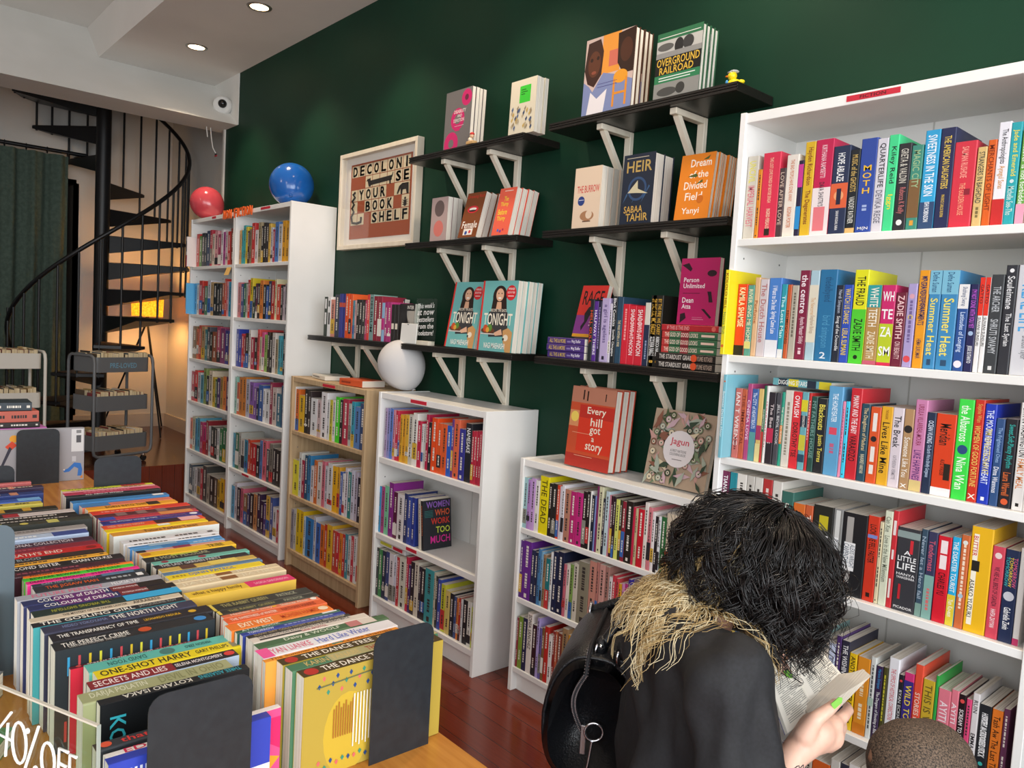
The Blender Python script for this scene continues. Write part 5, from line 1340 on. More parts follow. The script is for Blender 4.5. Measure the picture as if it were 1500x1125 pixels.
display('S5c', 8, .014, 'df7d1c', [('R', 'e2821e', 0, 1, 0, 1), ('T', 'Dream', 'f4ece0', .3, .9, .8, .92), ('T', 'of the', 'f4ece0', .3, .85, .63, .74), ('T', 'Divided', 'f4ece0', .18, .85, .46, .58), ('T', 'Field', 'f4ece0', .25, .75, .29, .41), ('T', 'Yanyi', 'f4ece0', .2, .72, .06, .18), ('P', '4a5a2a', [(.25, .66), (.5, .7), (.55, .66), (.5, .64)]), ('P', '4a5a2a', [(.5, .52), (.7, .6), (.72, .56)]), ('P', '4a5a2a', [(.65, .9), (.85, .96), (.8, .9)]), ('C', 'c86a18', .7, .3, .1)], ['bright orange poetry paperback facing out beside the white bookcase', BEH % 'orange paperback'], 1.757, -.18)
display('S6a', 4, .022, '4a2f20', [('R', 'c8b0a8', 0, 1, 0, 1), ('R', 'e0943a', .35, .72, .5, 1), ('R', 'c86a58', .5, .72, .58, .78), ('P', '3a2018', [(0, .6), (.05, .95), (.3, .97), (.38, .8), (.36, .5), (.22, .36), (.08, .42)]), ('C', '5a3220', .2, .66, .13, .2), ('C', '2a1812', .14, .72, .03), ('C', '2a1812', .27, .73, .03), ('C', '8a4a38', .2, .55, .05, .025), ('P', '2f1c14', [(.66, .97), (1, 1), (1, .45), (.8, .45), (.68, .6)]), ('C', '4a2a1c', .84, .74, .12, .18), ('P', '7a86b0', [(0, .0), (0, .45), (.12, .38), (.2, .3), (.4, .52), (.7, .45), (1, .35), (1, 0)]), ('P', 'e0dce0', [(.1, 0), (.16, .3), (.3, .2), (.5, .3), (.45, 0)]), ('C', 'e0982a', .76, .42, .14, .1), ('R', 'd88a2a', .62, .66, .05, .4), ('R', 'd88a2a', .86, .9, .05, .4), ('R', 'd88a2a', .62, .9, .2, .23), ('R', '3a2a70', .3, .7, .38, .385), ('R', '3a2a70', .3, .7, .34, .345)], ['large painted cover of two faces facing out on topmost shelf', BEH % 'painted cover'], 2.146, -.185, hard=True)
display('S6b', 4, .02, '2f5a40', [('R', 'b4b4b0', 0, 1, 0, 1), ('R', '2f6a48', 0, 1, .88, 1), ('R', 'e0e0d8', .05, .95, .92, .93), ('C', '5a5a58', .2, .78, .18, .07), ('C', '2a2a2a', .5, .76, .1, .14), ('C', '3a3a3a', .7, .78, .12, .12), ('R', '8a8a88', 0, 1, .6, .7), ('R', '1a1a18', 0, 1, .36, .62), ('T', 'OVERGROUND', 'd8b040', .03, .97, .49, .61), ('T', 'RAILROAD', 'd8b040', .1, .85, .37, .48), ('R', '2f7a50', 0, 1, .24, .36), ('R', 'd8e0d8', .1, .9, .31, .325), ('R', 'd8e0d8', .1, .8, .27, .285), ('R', '8a8a86', 0, 1, 0, .24), ('C', '4a4a48', .3, .1, .22, .08), ('C', '3a3a38', .6, .12, .1, .1)], ['green and grey history hardback with photo cover beside the yellow duck', BEH % 'green photo cover'], 2.146, -.185, hard=True)
tonight = [('R', '6fb4b2', 0, 1, 0, 1), ('R', 'd8312c', 0, .05, 0, 1), ('C', '2a1c18', .52, .78, .2, .2), ('P', '2a1c18', [(.34, .8), (.7, .8), (.76, .55), (.3, .55)]), ('C', 'dcae90', .52, .8, .11, .12), ('P', 'd8a888', [(.46, .7), (.58, .7), (.6, .6), (.44, .6)]), ('C', 'f4f0ea', .52, .755, .05, .014), ('C', '2a1c18', .48, .82, .014), ('C', '2a1c18', .57, .82, .014), ('P', '3a3a3c', [(.25, .56), (.78, .56), (.85, .22), (.3, .2)]), ('C', 'd02a30', .83, .83, .14), ('T', 'WINNER', 'f0e4e0', .74, .92, .87, .9), ('T', 'BOOK OF YEAR', 'f0e4e0', .73, .93, .82, .85), ('R', 'f0e4e0', .75, .91, .78, .79), ('T', 'TONIGHT', 'f2ead8', .12, .93, .37, .54), ('T', 'RECIPE TIN EATS', 'e8e0d0', .3, .75, .56, .6), ('C', '6a4028', .27, .29, .2, .06), ('C', 'c8502a', .2, .32, .07), ('C', '5a8a38', .32, .33, .07), ('C', 'd8a040', .26, .3, .05), ('R', 'd8d0c8', .07, .5, .235, .25), ('P', 'dcae90', [(.45, .26), (.65, .32), (.7, .24), (.5, .22)]), ('P', 'c89860', [(.7, .3), (.85, .34), (.97, .28), (.97, 0), (.82, 0), (.74, .14)]), ('C', 'e8dcc8', .8, .2, .07, .06), ('C', '2a2020', .74, .18, .025), ('T', 'NAGI MAEHASHI', 'f4f0e8', .2, .8, .04, .12)]
display('S1a', 2, .026, '6fb4b2', tonight, ['turquoise cookbook with smiling woman, the one beside the clear sign', 'copy behind the turquoise cookbook beside the clear sign'], 1.292, -.18, gap=.0005, w=.205)
display('S1b', 5, .026, '6fb4b2', tonight, ['front turquoise cookbook with smiling woman, first of the longer stack', 'copy in the longer turquoise cookbook stack, page edge showing'], 1.292, -.19, gap=.0005, lean=4, w=.215)
EH = [('R', 'c8502f', 0, 1, 0, 1), ('R', 'b87a62', 0, 1, .8, 1), ('R', 'd89060', 0, .4, .5, .7), ('C', 'f0d060', .12, .62, .09), ('R', 'd83a24', .22, 1, .2, .72), ('R', 'c03024', .22, 1, .62, .78), ('R', 'b0342a', 0, 1, 0, .16), ('C', '2a1a14', .28, .95, .018), ('R', '2a1a14', .265, .295, .84, .94), ('C', '2a1a14', .37, .94, .018), ('R', '2a1a14', .355, .385, .83, .93), ('C', '2a1a14', .78, .93, .014), ('R', '2a1a14', .77, .79, .85, .92), ('T', 'Every', 'f4e6d0', .4, .82, .65, .76), ('T', 'hill', 'f4e6d0', .5, .76, .53, .63), ('T', 'got', 'f4e6d0', .5, .74, .41, .52), ('T', 'a', 'f4e6d0', .56, .62, .34, .39), ('T', 'story', 'f4e6d0', .44, .82, .2, .32), ('R', 'e8b090', .2, .62, .14, .146), ('R', 'e0a080', .1, .5, .42, .426)]
display('EH', 3, .034, 'b0402a', EH, ['large red hardback about hills standing on the lowest white bookcase', 'hardback behind the large red one, white page edge showing'], .905, -.168, hard=True)
rj = random.Random(8); JA = [('R', 'b39c86', 0, 1, 0, 1)]
for k in range(130):
    u, v = rj.uniform(.05, .95), rj.uniform(.05, .95); c = rj.choice(['4a5a3a', 'c89a90', '7a8a6a', 'd8c8a8', '8a5a48', 'a8b0a0', 'c8a8b0', '3a4a3a'])
    if k % 3 == 0: JA += [('C', '5a4a3a', u, v, .05), ('C', c, u, v, .043), ('C', 'd8cdb8', u, v, .025), ('C', '4a4a40', u, v, .012)]
    else:
        a = rj.uniform(0, PI); l = rj.uniform(.07, .15); JA.append(('P', c, [(u - l * math.cos(a), v - l * math.sin(a)), (u + .3 * l * math.sin(a), v - .3 * l * math.cos(a)), (u + l * math.cos(a), v + l * math.sin(a)), (u - .3 * l * math.sin(a), v + .3 * l * math.cos(a))]))
JA += [('C', 'e4dcdc', .52, .5, .25), ('T', 'Jagun', 'c8384e', .37, .67, .53, .64), ('T', 'A FIRST NATIONS', '6a6464', .39, .65, .455, .49), ('T', 'COLOURING BOOK', '6a6464', .39, .65, .41, .445), ('R', '8a8080', .44, .6, .355, .365)]
display('JA', 1, .02, 'b39c86', JA, ['patterned colouring book with round pale label leaning on the lowest bookcase'], .905, -.145)
# low wall shelf: stacks and covers
letters(['ALL THIS & MORE', 'Meg Shaffer', 'THE GOD OF GOOD LOOKS', 'THE STARDUST GRAIL', 'IF THIS IS THE END', 'Person', 'Unlimited', 'Dean', 'Atta', 'RAGE', 'REBECCA', 'NAGLE', 'OFF WITH', 'EVAN WINTER', 'WOMEN', 'WHO', 'WORK', 'TOO', 'MUCH', 'DIGGING STARS', 'that', 'EDGE', 'CLE', 'WINDOW', 'FRIENDS', 'YUME KITASEI', 'MONEY', 'HER'])
def flat_book(x0, x1, y, z, t, w, col, spec, label, group, yaw=0, **kw):
    M = Matrix.Translation((x1, y, z)) @ Matrix.Rotation(math.radians(yaw), 4, 'Z') @ rows_matrix('flat', 0, 0, 0)
    return make_book(M, t, x1 - x0, w, col, spec, label, group, **kw)
z = 1.2925
for k, nm in enumerate(('lowest', 'middle', 'topmost')):
    flat_book(-1.462, -1.272, -.17, z, .0245, .125, '4a3278', 't:ALL THIS & MORE:d8b858:.06:.5;r:8a7ab0:.54:.64:.3:.6;t:Meg Shaffer:e8e0f0:.66:.9', '%s purple book of three lying at the wall shelf end' % nm, 'purple books lying in a stack', yaw=(-1, 1, 0)[k]); z += .0252
M = face_matrix(-1.392, -.115, z + .0005, 14, .022)
make_book(M, .022, .197, .128, 'd8302a', '', 'red and purple book with skating figure standing on the purple stack', 'covers facing out on the wall shelves', front=[('R', 'd8342c', 0, 1, .42, 1), ('R', '8a3a8a', 0, 1, .06, .42), ('R', 'e8a02a', 0, 1, 0, .06), ('T', 'RAGE', '1e1614', .12, .9, .62, .9), ('P', '1e1c22', [(.25, .2), (.35, .3), (.3, .45), (.42, .58), (.55, .6), (.58, .5), (.5, .4), (.45, .3), (.3, .12)]), ('C', '1e1c22', .52, .62, .06), ('R', 'f0b090', .66, .9, .55, .58), ('R', 'f0b090', .66, .86, .49, .52), ('R', 'f0b090', .66, .88, .43, .46), ('R', 'f0d0e0', .55, .85, .28, .3), ('R', 'f0d0e0', .55, .8, .22, .24)])
M = rows_matrix('shelf', -.985, -.165, 1.2925)
make_book(M, .024, .232, .145, '26241f', 't:BY THE FIRE WE CARRY:d8a840:.05:.55;t:REBECCA NAGLE:f0f0f0:.58:.85;c:d8a840:.93:.2', 'black book whose front with orange triangle shows, wall shelf with purple stack', GROUPS['S2'], front=[('R', '1c1b1a', 0, 1, 0, 1), ('T', 'REBECCA', 'f0ece4', .08, .8, .86, .95), ('T', 'NAGLE', 'f0ece4', .08, .6, .74, .83), ('R', 'd8b080', .08, .5, .66, .68), ('P', 'e8882a', [(.35, .45), (1, .85), (1, .45)]), ('R', 'd8b080', .05, .5, .54, .56), ('P', 'd8401f', [(0, .3), (0, .42), (1, .38), (1, .28)]), ('P', 'e8882a', [(0, .02), (0, .2), (.6, .05)])])
z = 1.2925
for k in range(2): flat_book(-.948, -.722, -.176, z, .0245, .135, '211d1c', 't:THE STARDUST GRAIL:d8d0c8:.06:.62;c:d8502a:.65:.5;t:YUME KITASEI:b8a090:.7:.95', '%s black book at the bottom of the wall shelf stack' % ('lower', 'upper')[k], 'books lying in the stack beside the white bookcase'); z += .0252
for k in range(3): flat_book(-.93, -.722, -.174, z, .0225, .13, '3a6a4a', 'b:b83a38:.0:.14;b:8a3038:.35:.5;t:THE GOD OF GOOD LOOKS:f0d8c8:.05:.66;r:e8c8b8:.72:.95:.3:.7', '%s green and red book in the wall shelf stack' % ('lowest', 'middle', 'topmost')[k], 'books lying in the stack beside the white bookcase'); z += .0232
flat_book(-.935, -.722, -.172, z, .02, .128, 'b02830', 't:IF THIS IS THE END:e0a0a0:.1:.5;c:d86a60:.92:.4', 'red book topping the stack under the magenta cover', 'books lying in the stack beside the white bookcase'); z += .0208
make_book(face_matrix(-.888, -.16, z, 2, .02), .02, .208, .142, 'b0185a', '', 'magenta book with black silhouettes standing on the lying stack', 'covers facing out on the wall shelves', front=[('R', 'b61c5f', 0, 1, 0, 1), ('T', 'Person', 'f4e8ec', .1, .5, .64, .71), ('T', 'Unlimited', 'f4e8ec', .1, .66, .55, .62), ('T', 'Dean', 'f4e8ec', .1, .4, .33, .41), ('T', 'Atta', 'f4e8ec', .1, .34, .24, .31), ('R', '6a1038', .1, .55, .47, .48), ('C', '2a1420', .82, .77, .12, .07), ('P', '2a1420', [(.02, .9), (.2, .93), (.3, .84), (.26, .8), (.12, .86)]), ('P', '2a1420', [(.74, .5), (.84, .5), (.9, .34), (.8, .34), (.78, .42)]), ('P', '2a1420', [(.62, .24), (.7, .24), (.9, .12), (.86, .1)]), ('P', '2a1420', [(.08, .16), (.2, .18), (.24, .1), (.08, .02)]), ('R', 'e8b0c8', .4, .7, .08, .085), ('R', 'e8b0c8', .4, .66, .11, .113)])
# shelf above the oak bookcase: two covers, clear sign, card holder
make_book(face_matrix(-2.78, -.06, 1.2905, 5, .03), .03, .212, .15, '2a3a42', '', 'dark book with white handwritten title behind the grey fantasy cover', 'covers facing out on the wall shelves', front=[('R', '2c3a44', 0, 1, 0, 1), ('T', 'OFF WITH', 'f0ece4', .15, .95, .82, .95), ('T', 'HER', 'f0ece4', .15, .6, .66, .8)])
make_book(face_matrix(-2.578, -.125, 1.2905, 3, .03), .03, .187, .15, '3a3836', '', 'grey fantasy cover with armoured figure behind the white card holder', 'covers facing out on the wall shelves', front=[('R', 'b8b2a8', 0, 1, 0, 1), ('R', '2a2826', 0, 1, .82, 1), ('T', 'EVAN WINTER', 'f0ece4', .06, .94, .86, .95), ('P', '2f2c2a', [(.35, .1), (.3, .5), (.42, .7), (.5, .8), (.58, .7), (.7, .5), (.65, .1)]), ('C', '4a4644', .5, .66, .1), ('P', '8a8580', [(.1, .3), (.3, .6), (.2, .2)]), ('P', '6a6560', [(.9, .3), (.7, .6), (.8, .2)]), ('R', '5a544e', 0, 1, 0, .1)])
letters(["This week's", 'at now', 'bestsellers', 'from the', 'Bookstore!', '40%', 'OFF'])
CLEAR = clear_sheet('clear_acrylic', 'f6faf8')
INK = mat('f6f6f2', .6)
r = empty('sign', Vector((-2.285, -.15, 1.2905)), 'clear acrylic sign with white handwriting about bestsellers in a wooden block', 'sign')
mb = MB(); mb.box(-.08, .08, -.002, .002, .016, .212, CLEAR); mb.build('panel', r)
mb = MB(); mb.box(-.05, .05, -.018, .018, 0, .02, PINE, None, .001); mb.build('wooden_block', r)
mb = MB()
for k, t in enumerate(("This week's", 'at now', 'bestsellers', 'from the', 'Bookstore!')): put_text(mb, t, INK, (-.068, -.003, .165 - .031 * k), (1, 0, .05), (.15, 0, 1), .13, .024, 1.4, 'l')
mb.build('handwriting', r)
r = empty('card_holder', Vector((-2.39, -.172, 1.2925)), 'small white card holder standing in front of the fantasy cover', 'holder')
mb = MB(); mb.box(-.066, .066, -.003, .001, .0, .093, mat('e4e4e0', .35), Matrix.Rotation(-.06, 4, 'X'), .002); mb.build('card', r)
mb = MB(); mb.box(-.04, .04, .002, .03, 0, .008, mat('d8d8d4', .35), None, .001); mb.tube([(0, -.0045, .086), (0, -.0045, .09)], .003, METAL, 8); mb.build('stand', r)
# leaning books in the low white bookcase
make_book(Matrix.Translation((-2.098, -.262, .4075)) @ Matrix.Rotation(math.radians(-5), 4, 'Y'), .02, .22, .15, 'd8cfc0', 'd:7a7060:.1:.7', 'cream book leaning against the black feminist cover, half-empty shelf', GROUPS['W1b'])
make_book(Matrix.Translation((-2.075, -.262, .4075)) @ Matrix.Rotation(math.radians(-6.5), 4, 'Y'), .018, .215, .15, '26272c', 'd:c86a3a:.1:.7', 'black book with multicoloured capitals leaning on the half-empty shelf', GROUPS['W1b'], front=[('R', '2a2c33', 0, 1, 0, 1), ('T', 'WOMEN', '9a6ac8', .12, .95, .84, .97), ('T', 'WHO', 'e8663a', .42, .95, .67, .8), ('T', 'WORK', 'e0402f', .28, .95, .5, .63), ('T', 'TOO', 'd8e850', .45, .95, .32, .45), ('T', 'MUCH', 'e0309a', .25, .95, .12, .27)] + [('R', '3aa8a0', .05, .35, .78 - .03 * k, .785 - .03 * k) for k in range(5)])
r = empty('label_box', Vector((-2.31, -.258, .294)), 'white label holder with yellow and red stripes above the bottom row', 'box')
mb = MB(); mb.box(-.105, .105, 0, .1, .052, .084, mat('dcdcda', .4), None, .003); mb.build('body', r)
mb = MB(); mb.box(-.1, -.005, -.0008, 0, .06, .074, mat('c8c83a', .5)); mb.box(.008, .085, -.0008, 0, .06, .074, LABELRED); mb.build('stripes', r)
# lying on top of standing rows and on the oak bookcase
flat_book(-.49, -.385 + .06, -.24, 1.062 + .216, .02, .13, '6aa8b0', 'b:26303f:.1:.25;b:d8c830:.28:.45;b:6aa8b0:.45:.6;b:26303f:.6:.75;b:d8c830:.8:1;t:DIGGING STARS:f0f0e8:.1:.6', 'patterned teal and yellow book lying on top of the third row', GROUPS['R3'])
flat_book(-3.26, -3.06, -.235, 1.0605, .022, .14, 'd8d4c8', 'd:3a3a38:.1:.6', 'white book lying on the oak bookcase beside the tall white one', 'books lying on the oak bookcase', yaw=-8)
flat_book(-2.86, -2.66, -.245, 1.0605, .032, .135, 'd0562a', 'd:7a2a18:.1:.5', 'thick orange-spined book lying on the oak bookcase under the pale balloon', 'books lying on the oak bookcase', yaw=4)

# ---------------------------------------------------------------- the big table
TX0, TX1, TY0, TY1 = -3.1, .02, -2.95, -1.455
r = empty('table', Vector(((TX0 + TX1) / 2, (TY0 + TY1) / 2, 0)), 'long honey-coloured wooden table covered with rows of books', 'table')
T = Matrix.Translation((-(TX0 + TX1) / 2, -(TY0 + TY1) / 2, 0))
mb = MB(); mb.box(TX0, TX1, TY0, TY1, TABLE - .032, TABLE, TABLEWOOD, T, .002); mb.build('table_top', r)
mb = MB()
for a in ((TX0 + .06, TX1 - .06, TY1 - .09, TY1 - .07), (TX0 + .06, TX1 - .06, TY0 + .07, TY0 + .09), (TX0 + .06, TX0 + .08, TY0 + .09, TY1 - .09), (TX1 - .08, TX1 - .06, TY0 + .09, TY1 - .09)): mb.box(*a, TABLE - .11, TABLE - .032, TABLEWOOD, T)
mb.build('apron', r)
for xa in (TX0 + .05, TX1 - .12):
    for ya in (TY0 + .06, TY1 - .13): mb = MB(); mb.box(xa, xa + .07, ya, ya + .07, 0, TABLE - .032, TABLEWOOD, T, .003); mb.build('leg', r)
def bookend(x, y0, y1, h, label, foot=1, m=METAL, yaw=0):
    r = empty('bookend', Matrix.Translation((x, (y0 + y1) / 2, TABLE)) @ Matrix.Rotation(math.radians(yaw), 4, 'Z'), label, 'bookend', 'metal bookends on the table'); w = (y1 - y0) / 2; R = .02
    poly = [(-w, .0), (w, .0), (w, h - R)] + [(w - R + R * math.cos(a), h - R + R * math.sin(a)) for a in (PI / 8, PI / 4, 3 * PI / 8)] + [(w - R, h), (-w + R, h)] + [(-w + R - R * math.sin(a), h - R + R * math.cos(a)) for a in (PI / 8, PI / 4, 3 * PI / 8)] + [(-w, h - R)]
    mb = MB(); mb.prism(poly, -.0008, .0008, m, Matrix(((0, 0, 1, 0), (1, 0, 0, 0), (0, 1, 0, 0), (0, 0, 0, 1)))); mb.build('plate', r)
    return r
bookend(-.3035, -1.595, -1.49, .196, 'black metal bookend holding the row of gold-covered books beside the aisle')
bookend(-.290, -1.905, -1.78, .196, 'black metal bookend at the front of the inner table row')
bookend(-1.672, -1.645, -1.525, .23, 'black metal bookend standing at the far end beyond the lime book', m=METAL)
bookend(-2.49, -1.70, -1.568, .196, 'dark grey bookend in front of the upright pale grey art book')
bookend(-1.86, -1.93, -1.8, .19, 'dark grey bookend behind the pink patterned book')
bookend(-.9, -2.06, -1.945, .265, 'tall blue-grey bookend beside the inner table row', m=mat('5a666e', .45, 0))
GT = 'small stack of books at the table front'
def tbook(x, y0, y1, zt, t, col, spec, label, back=None, group=GT):
    return make_book(rows_matrix('table', x, y1, zt), t, y1 - y0, zt - TABLE - .0008, col, spec, label, group, back=back)
tbook(-.352, -1.944, -1.76, .86, .02, '33363c', 't:that:d83a38:.16:.34;c:e0583a:.07:.35', 'dark grey book with red lettering just behind the front bookend')
tbook(-.3285, -1.939, -1.722, .86, .013, 'e4dcd8', 't:EDGE:c8204a:.08:.36:.1:.9', 'white-spined book with pink back next to the front bookend', back=[('R', 'e8508a', 0, 1, 0, 1), ('P', 'f0a030', [(.2, .1), (.6, .3), (.4, .0)]), ('P', 'd82a6a', [(.5, .0), (.9, .3), (.9, 0)])])
tbook(-.3135, -1.94, -1.743, .86, .018, '3040a8', 'd:e0e0f0:.3:.8', 'blue book with white block pressed against the front bookend', back=[('R', '3446b4', 0, 1, 0, 1), ('R', 'e8e8f0', 0, .45, 0, 1)] + [('R', 'd8dcf0', .6, .9, .72 + .03 * k, .735 + .03 * k) for k in range(7)])
tbook(-.862, -2.17, -1.972, .895, .03, 'c8c8d0', 'd:7a7a90:.1:.8', 'grey-paged book with yellow corner leaning on the tall blue-grey bookend', back=[('R', 'd8d8dc', 0, 1, 0, 1), ('R', 'e8b020', .75, 1, 0, .4), ('R', 'c83a28', .93, 1, 0, 1)], group='books at the table edge')
# books lying at the near corner behind the acrylic sign
def lying(x, y, z, t, h, w, col, label, yaw, front=None, back=None):
    M = Matrix.Translation((x, y, z)) @ Matrix.Rotation(math.radians(yaw), 4, 'Z') @ Matrix(((0, 1, 0, -w / 2), (0, 0, 1, -h / 2), (1, 0, 0, 0), (0, 0, 0, 1)))
    return make_book(M, t, h, w, col, 'd:d8d8c8:.1:.6', label, 'books lying at the table corner', front=front)
lying(-.60, -2.095, TABLE + .0005, .024, .2, .15, '2f7a48', 'green book with yellow brush lines lying behind the acrylic sign', 62, front=[('R', '2f7f4c', 0, 1, 0, 1)] + [('P', 'd8c030', [(.2 + .02 * (k % 3), .1 + .075 * k), (.75 + .03 * (k % 2), .14 + .075 * k), (.74, .17 + .075 * k), (.2, .135 + .075 * k)]) for k in range(11)])
lying(-.775, -2.085, TABLE + .0005, .04, .2, .15, '55585c', 'dark grey book lying beyond the green one, behind the acrylic sign', 60, front=[('R', '5a5d61', 0, 1, 0, 1), ('T', 'CLE', 'd8d8d4', .5, .9, .8, .9)])
# far end of the table: upright art book and a lying pile
make_book(Matrix(((-1, 0, 0, -2.512), (0, -1, 0, -1.484), (0, 0, 1, TABLE + .0005), (0, 0, 0, 1))), .022, .192, .262, '9a989c', '', 'large pale grey art book with blue bird upright at the table end', 'books at the far end of the table', hard=True,
    back=[('R', 'a8a6aa', 0, 1, 0, 1), ('R', 'e0e0e0', .84, .99, .55, .98), ('R', '5a5a5e', .9, .96, .72, .86), ('R', '8a8a8c', .9, .96, .9, .96), ('R', 'c8c8cc', .85, .9, .36, .46), ('P', '3a78c8', [(.74, .2), (.8, .23), (.88, .34), (.96, .32), (.98, .2), (.97, .08), (.92, .08), (.93, .22), (.88, .26), (.82, .17), (.76, .16)]), ('C', 'e8e0d8', .755, .21, .012), ('P', 'e8903a', [(.95, .04), (.985, .1), (.985, .03)]), ('C', 'e8a030', .16, .84, .05), ('P', 'd84a30', [(.06, .7), (.14, .8), (.2, .72), (.12, .62)]), ('P', '3a3a48', [(.0, .3), (.03, .3), (.14, .66), (.11, .7)])])
z = TABLE + .0005
for k, (w, h, t, c, l) in enumerate([(.19, .25, .075, '2a2624', 'thick black book at the bottom of the pile at the table end'), (.19, .25, .062, '8a8478', 'grey-brown book second in the pile behind the art book'), (.17, .23, .03, '3a3838', 'dark book under the lilac one in the far pile'), (.16, .225, .014, 'd07ac8', 'lilac book in the pile behind the art book'), (.15, .2, .02, '35302e', 'black book under the salmon one in the far pile'), (.13, .19, .04, 'c86a5a', 'salmon book near the top of the far pile'), (.13, .17, .03, '38424a', 'small dark book topping the far pile')]):
    M = Matrix.Translation((-2.6 - w - .02, -1.56 - .011 * k, z)) @ Matrix.Rotation(math.radians((-2, 2, 0, 3, -1, 2, -3)[k]), 4, 'Z') @ Matrix(((0, -1, 0, w), (0, 0, -1, 0), (1, 0, 0, 0), (0, 0, 0, 1)))
    make_book(M, t, h, w, c, '', l, 'pile of books at the far end of the table'); z += t + .0008

# ---------------------------------------------------------------- balloons, duck, figurine, letters
def balloon(name_label, c, r, h, tip, m):
    """c centre, tip direction of the knot"""
    R = Vector(tip).normalized().to_track_quat('-Z', 'Y').to_matrix().to_4x4(); o = empty('balloon', Matrix.Translation(c) @ R, name_label, 'balloon', 'party balloons')
    mb = MB(); prof = []
    for i in range(29):
        a = PI * i / 28; z = math.cos(a); rr = math.sin(a)
        if z < 0: z *= 1.16; rr *= (1 - .1 * z * z)
        prof.append((r * rr, h * z))
    mb.lathe(prof[::-1], m, 40); mb.build('envelope', o)
    mb = MB(); mb.lathe([(.004, -1.13 * h), (.006, -1.16 * h), (.004, -1.175 * h), (.010, -1.2 * h), (.011, -1.21 * h), (.004, -1.205 * h)], m, 16); mb.build('knot', o)
    return o
def rubber(key, h, alpha=.0):
    m = mat(h, .16, key=key, spec=.6); b = m.node_tree.nodes['Principled BSDF']; b.inputs['Subsurface Weight'].default_value = .25; b.inputs['Subsurface Radius'].default_value = (.03, .03, .03)
    if alpha: b.inputs['Transmission Weight'].default_value = alpha; b.inputs['Roughness'].default_value = .25; b.inputs['IOR'].default_value = 1.05
    return m
balloon('red balloon resting on the tall white bookcase by the stairs', (-4.95, -.2, 2.142), .112, .112, (.55, .35, -.55), rubber('red_rubber', 'cc4c56'))
balloon('blue balloon resting on the tall white bookcase', (-3.72, -.15, 2.152), .128, .12, (.7, -.35, -.5), rubber('blue_rubber', '1f62b4'))
balloon('pale translucent balloon resting between the oak and low white bookcases', (-2.47, -.15, 1.192), .112, .115, (.1, .3, -.6), rubber('pearl_rubber', 'd4d2d2', .12))
o = empty('toy_duck', Vector((-.772, -.115, 2.1465)), 'tiny yellow rubber duck at the end of the topmost wall shelf', 'toy')
YD = mat('f0d31c', .3); T = Matrix.Rotation(math.radians(-60), 4, 'Z') @ Matrix.Scale(1.12, 4)
mb = MB(); mb.ell((0, 0, .018), (.017, .02, .016), YD, 10, T); mb.ell((0, .018, .026), (.008, .01, .006), YD, 8, T); mb.ell((0, -.006, .042), (.0125,) * 3, YD, 10, T); mb.build('body', o)
for s in (-1, 1): mb = MB(); mb.ell((.016 * s, .002, .02), (.004, .011, .008), YD, 8, T); mb.build('wing', o)
mb = MB(); mb.ell((0, -.019, .041), (.006, .006, .0025), mat('e87818', .4), 8, T); mb.build('beak', o)
mb = MB(); mb.ell((0, -.002, .053), (.013, .013, .004), mat('b8bcc0', .5), 10, T); mb.ell((0, -.012, .051), (.01, .008, .002), mat('b8bcc0', .5), 8, T); mb.build('cap', o)
mb = MB(); mb.ell((-.004, -.02, .026), (.007, .004, .006), mat('4a9ad0', .5), 8, T); mb.ell((.006, -.019, .024), (.006, .004, .006), mat('4a9ad0', .5), 8, T); mb.build('bow', o)
o = empty('figurine', Vector((-1.965, -.19, 2.1385)), 'tiny figurine with red cap on the upper wall shelf', 'toy')
mb = MB(); mb.box(-.024, .024, -.012, .012, 0, .012, mat('c8a06a', .6), None, .002); mb.ell((-.008, 0, .02), (.012, .01, .01), mat('e8d8c0', .5), 8); mb.build('body', o)
mb = MB(); mb.ell((.002, 0, .034), (.009, .009, .009), mat('e0b894', .5), 8); mb.build('head', o)
mb = MB(); mb.ell((.002, 0, .042), (.01, .01, .007), mat('c8302a', .5), 8); mb.build('cap', o)
letters(list('NOFICT'))
OR = mat('e8662a', .45)
for k, (ch, xx, rz) in enumerate([('N', -4.39, 4), ('O', -4.345, -6), ('N', -4.295, 3), ('F', -4.215, -5), ('I', -4.178, 2), ('C', -4.14, 8), ('T', -4.1, -7), ('I', -4.065, 5), ('O', -4.025, -3), ('N', -3.975, 6)]):
    mb = MB(); put_text(mb, ch, OR, (-.02, 0, -.03), (1, 0, 0), (0, 0, 1), .04, .056, 2.2)
    nv = len(mb.v); top = [(x, -.006, z_) for x, y_, z_ in mb.v]; mb2 = MB(); fs = list(mb.f)
    edges = {}
    for f in fs:
        for a, b in zip(f, f[1:] + f[:1]): edges[(a, b)] = 1
    rim = [(a, b) for a, b in edges if (b, a) not in edges]
    mb2.add(mb.v + top, [f[::-1] for f in fs] + [tuple(i + nv for i in f) for f in fs] + [(a, b, b + nv, a + nv) for a, b in rim], OR)
    ob = mb2.build('foil_letter', None, Matrix.Translation((xx, -.282, 2.01)) @ Matrix.Rotation(math.radians(rz), 4, 'Y'))
    tag(ob, 'orange letter %s stuck along the far bookcases, %s of ten' % (ch, ORD[k]), 'letter', 'orange letters spelling non fiction')

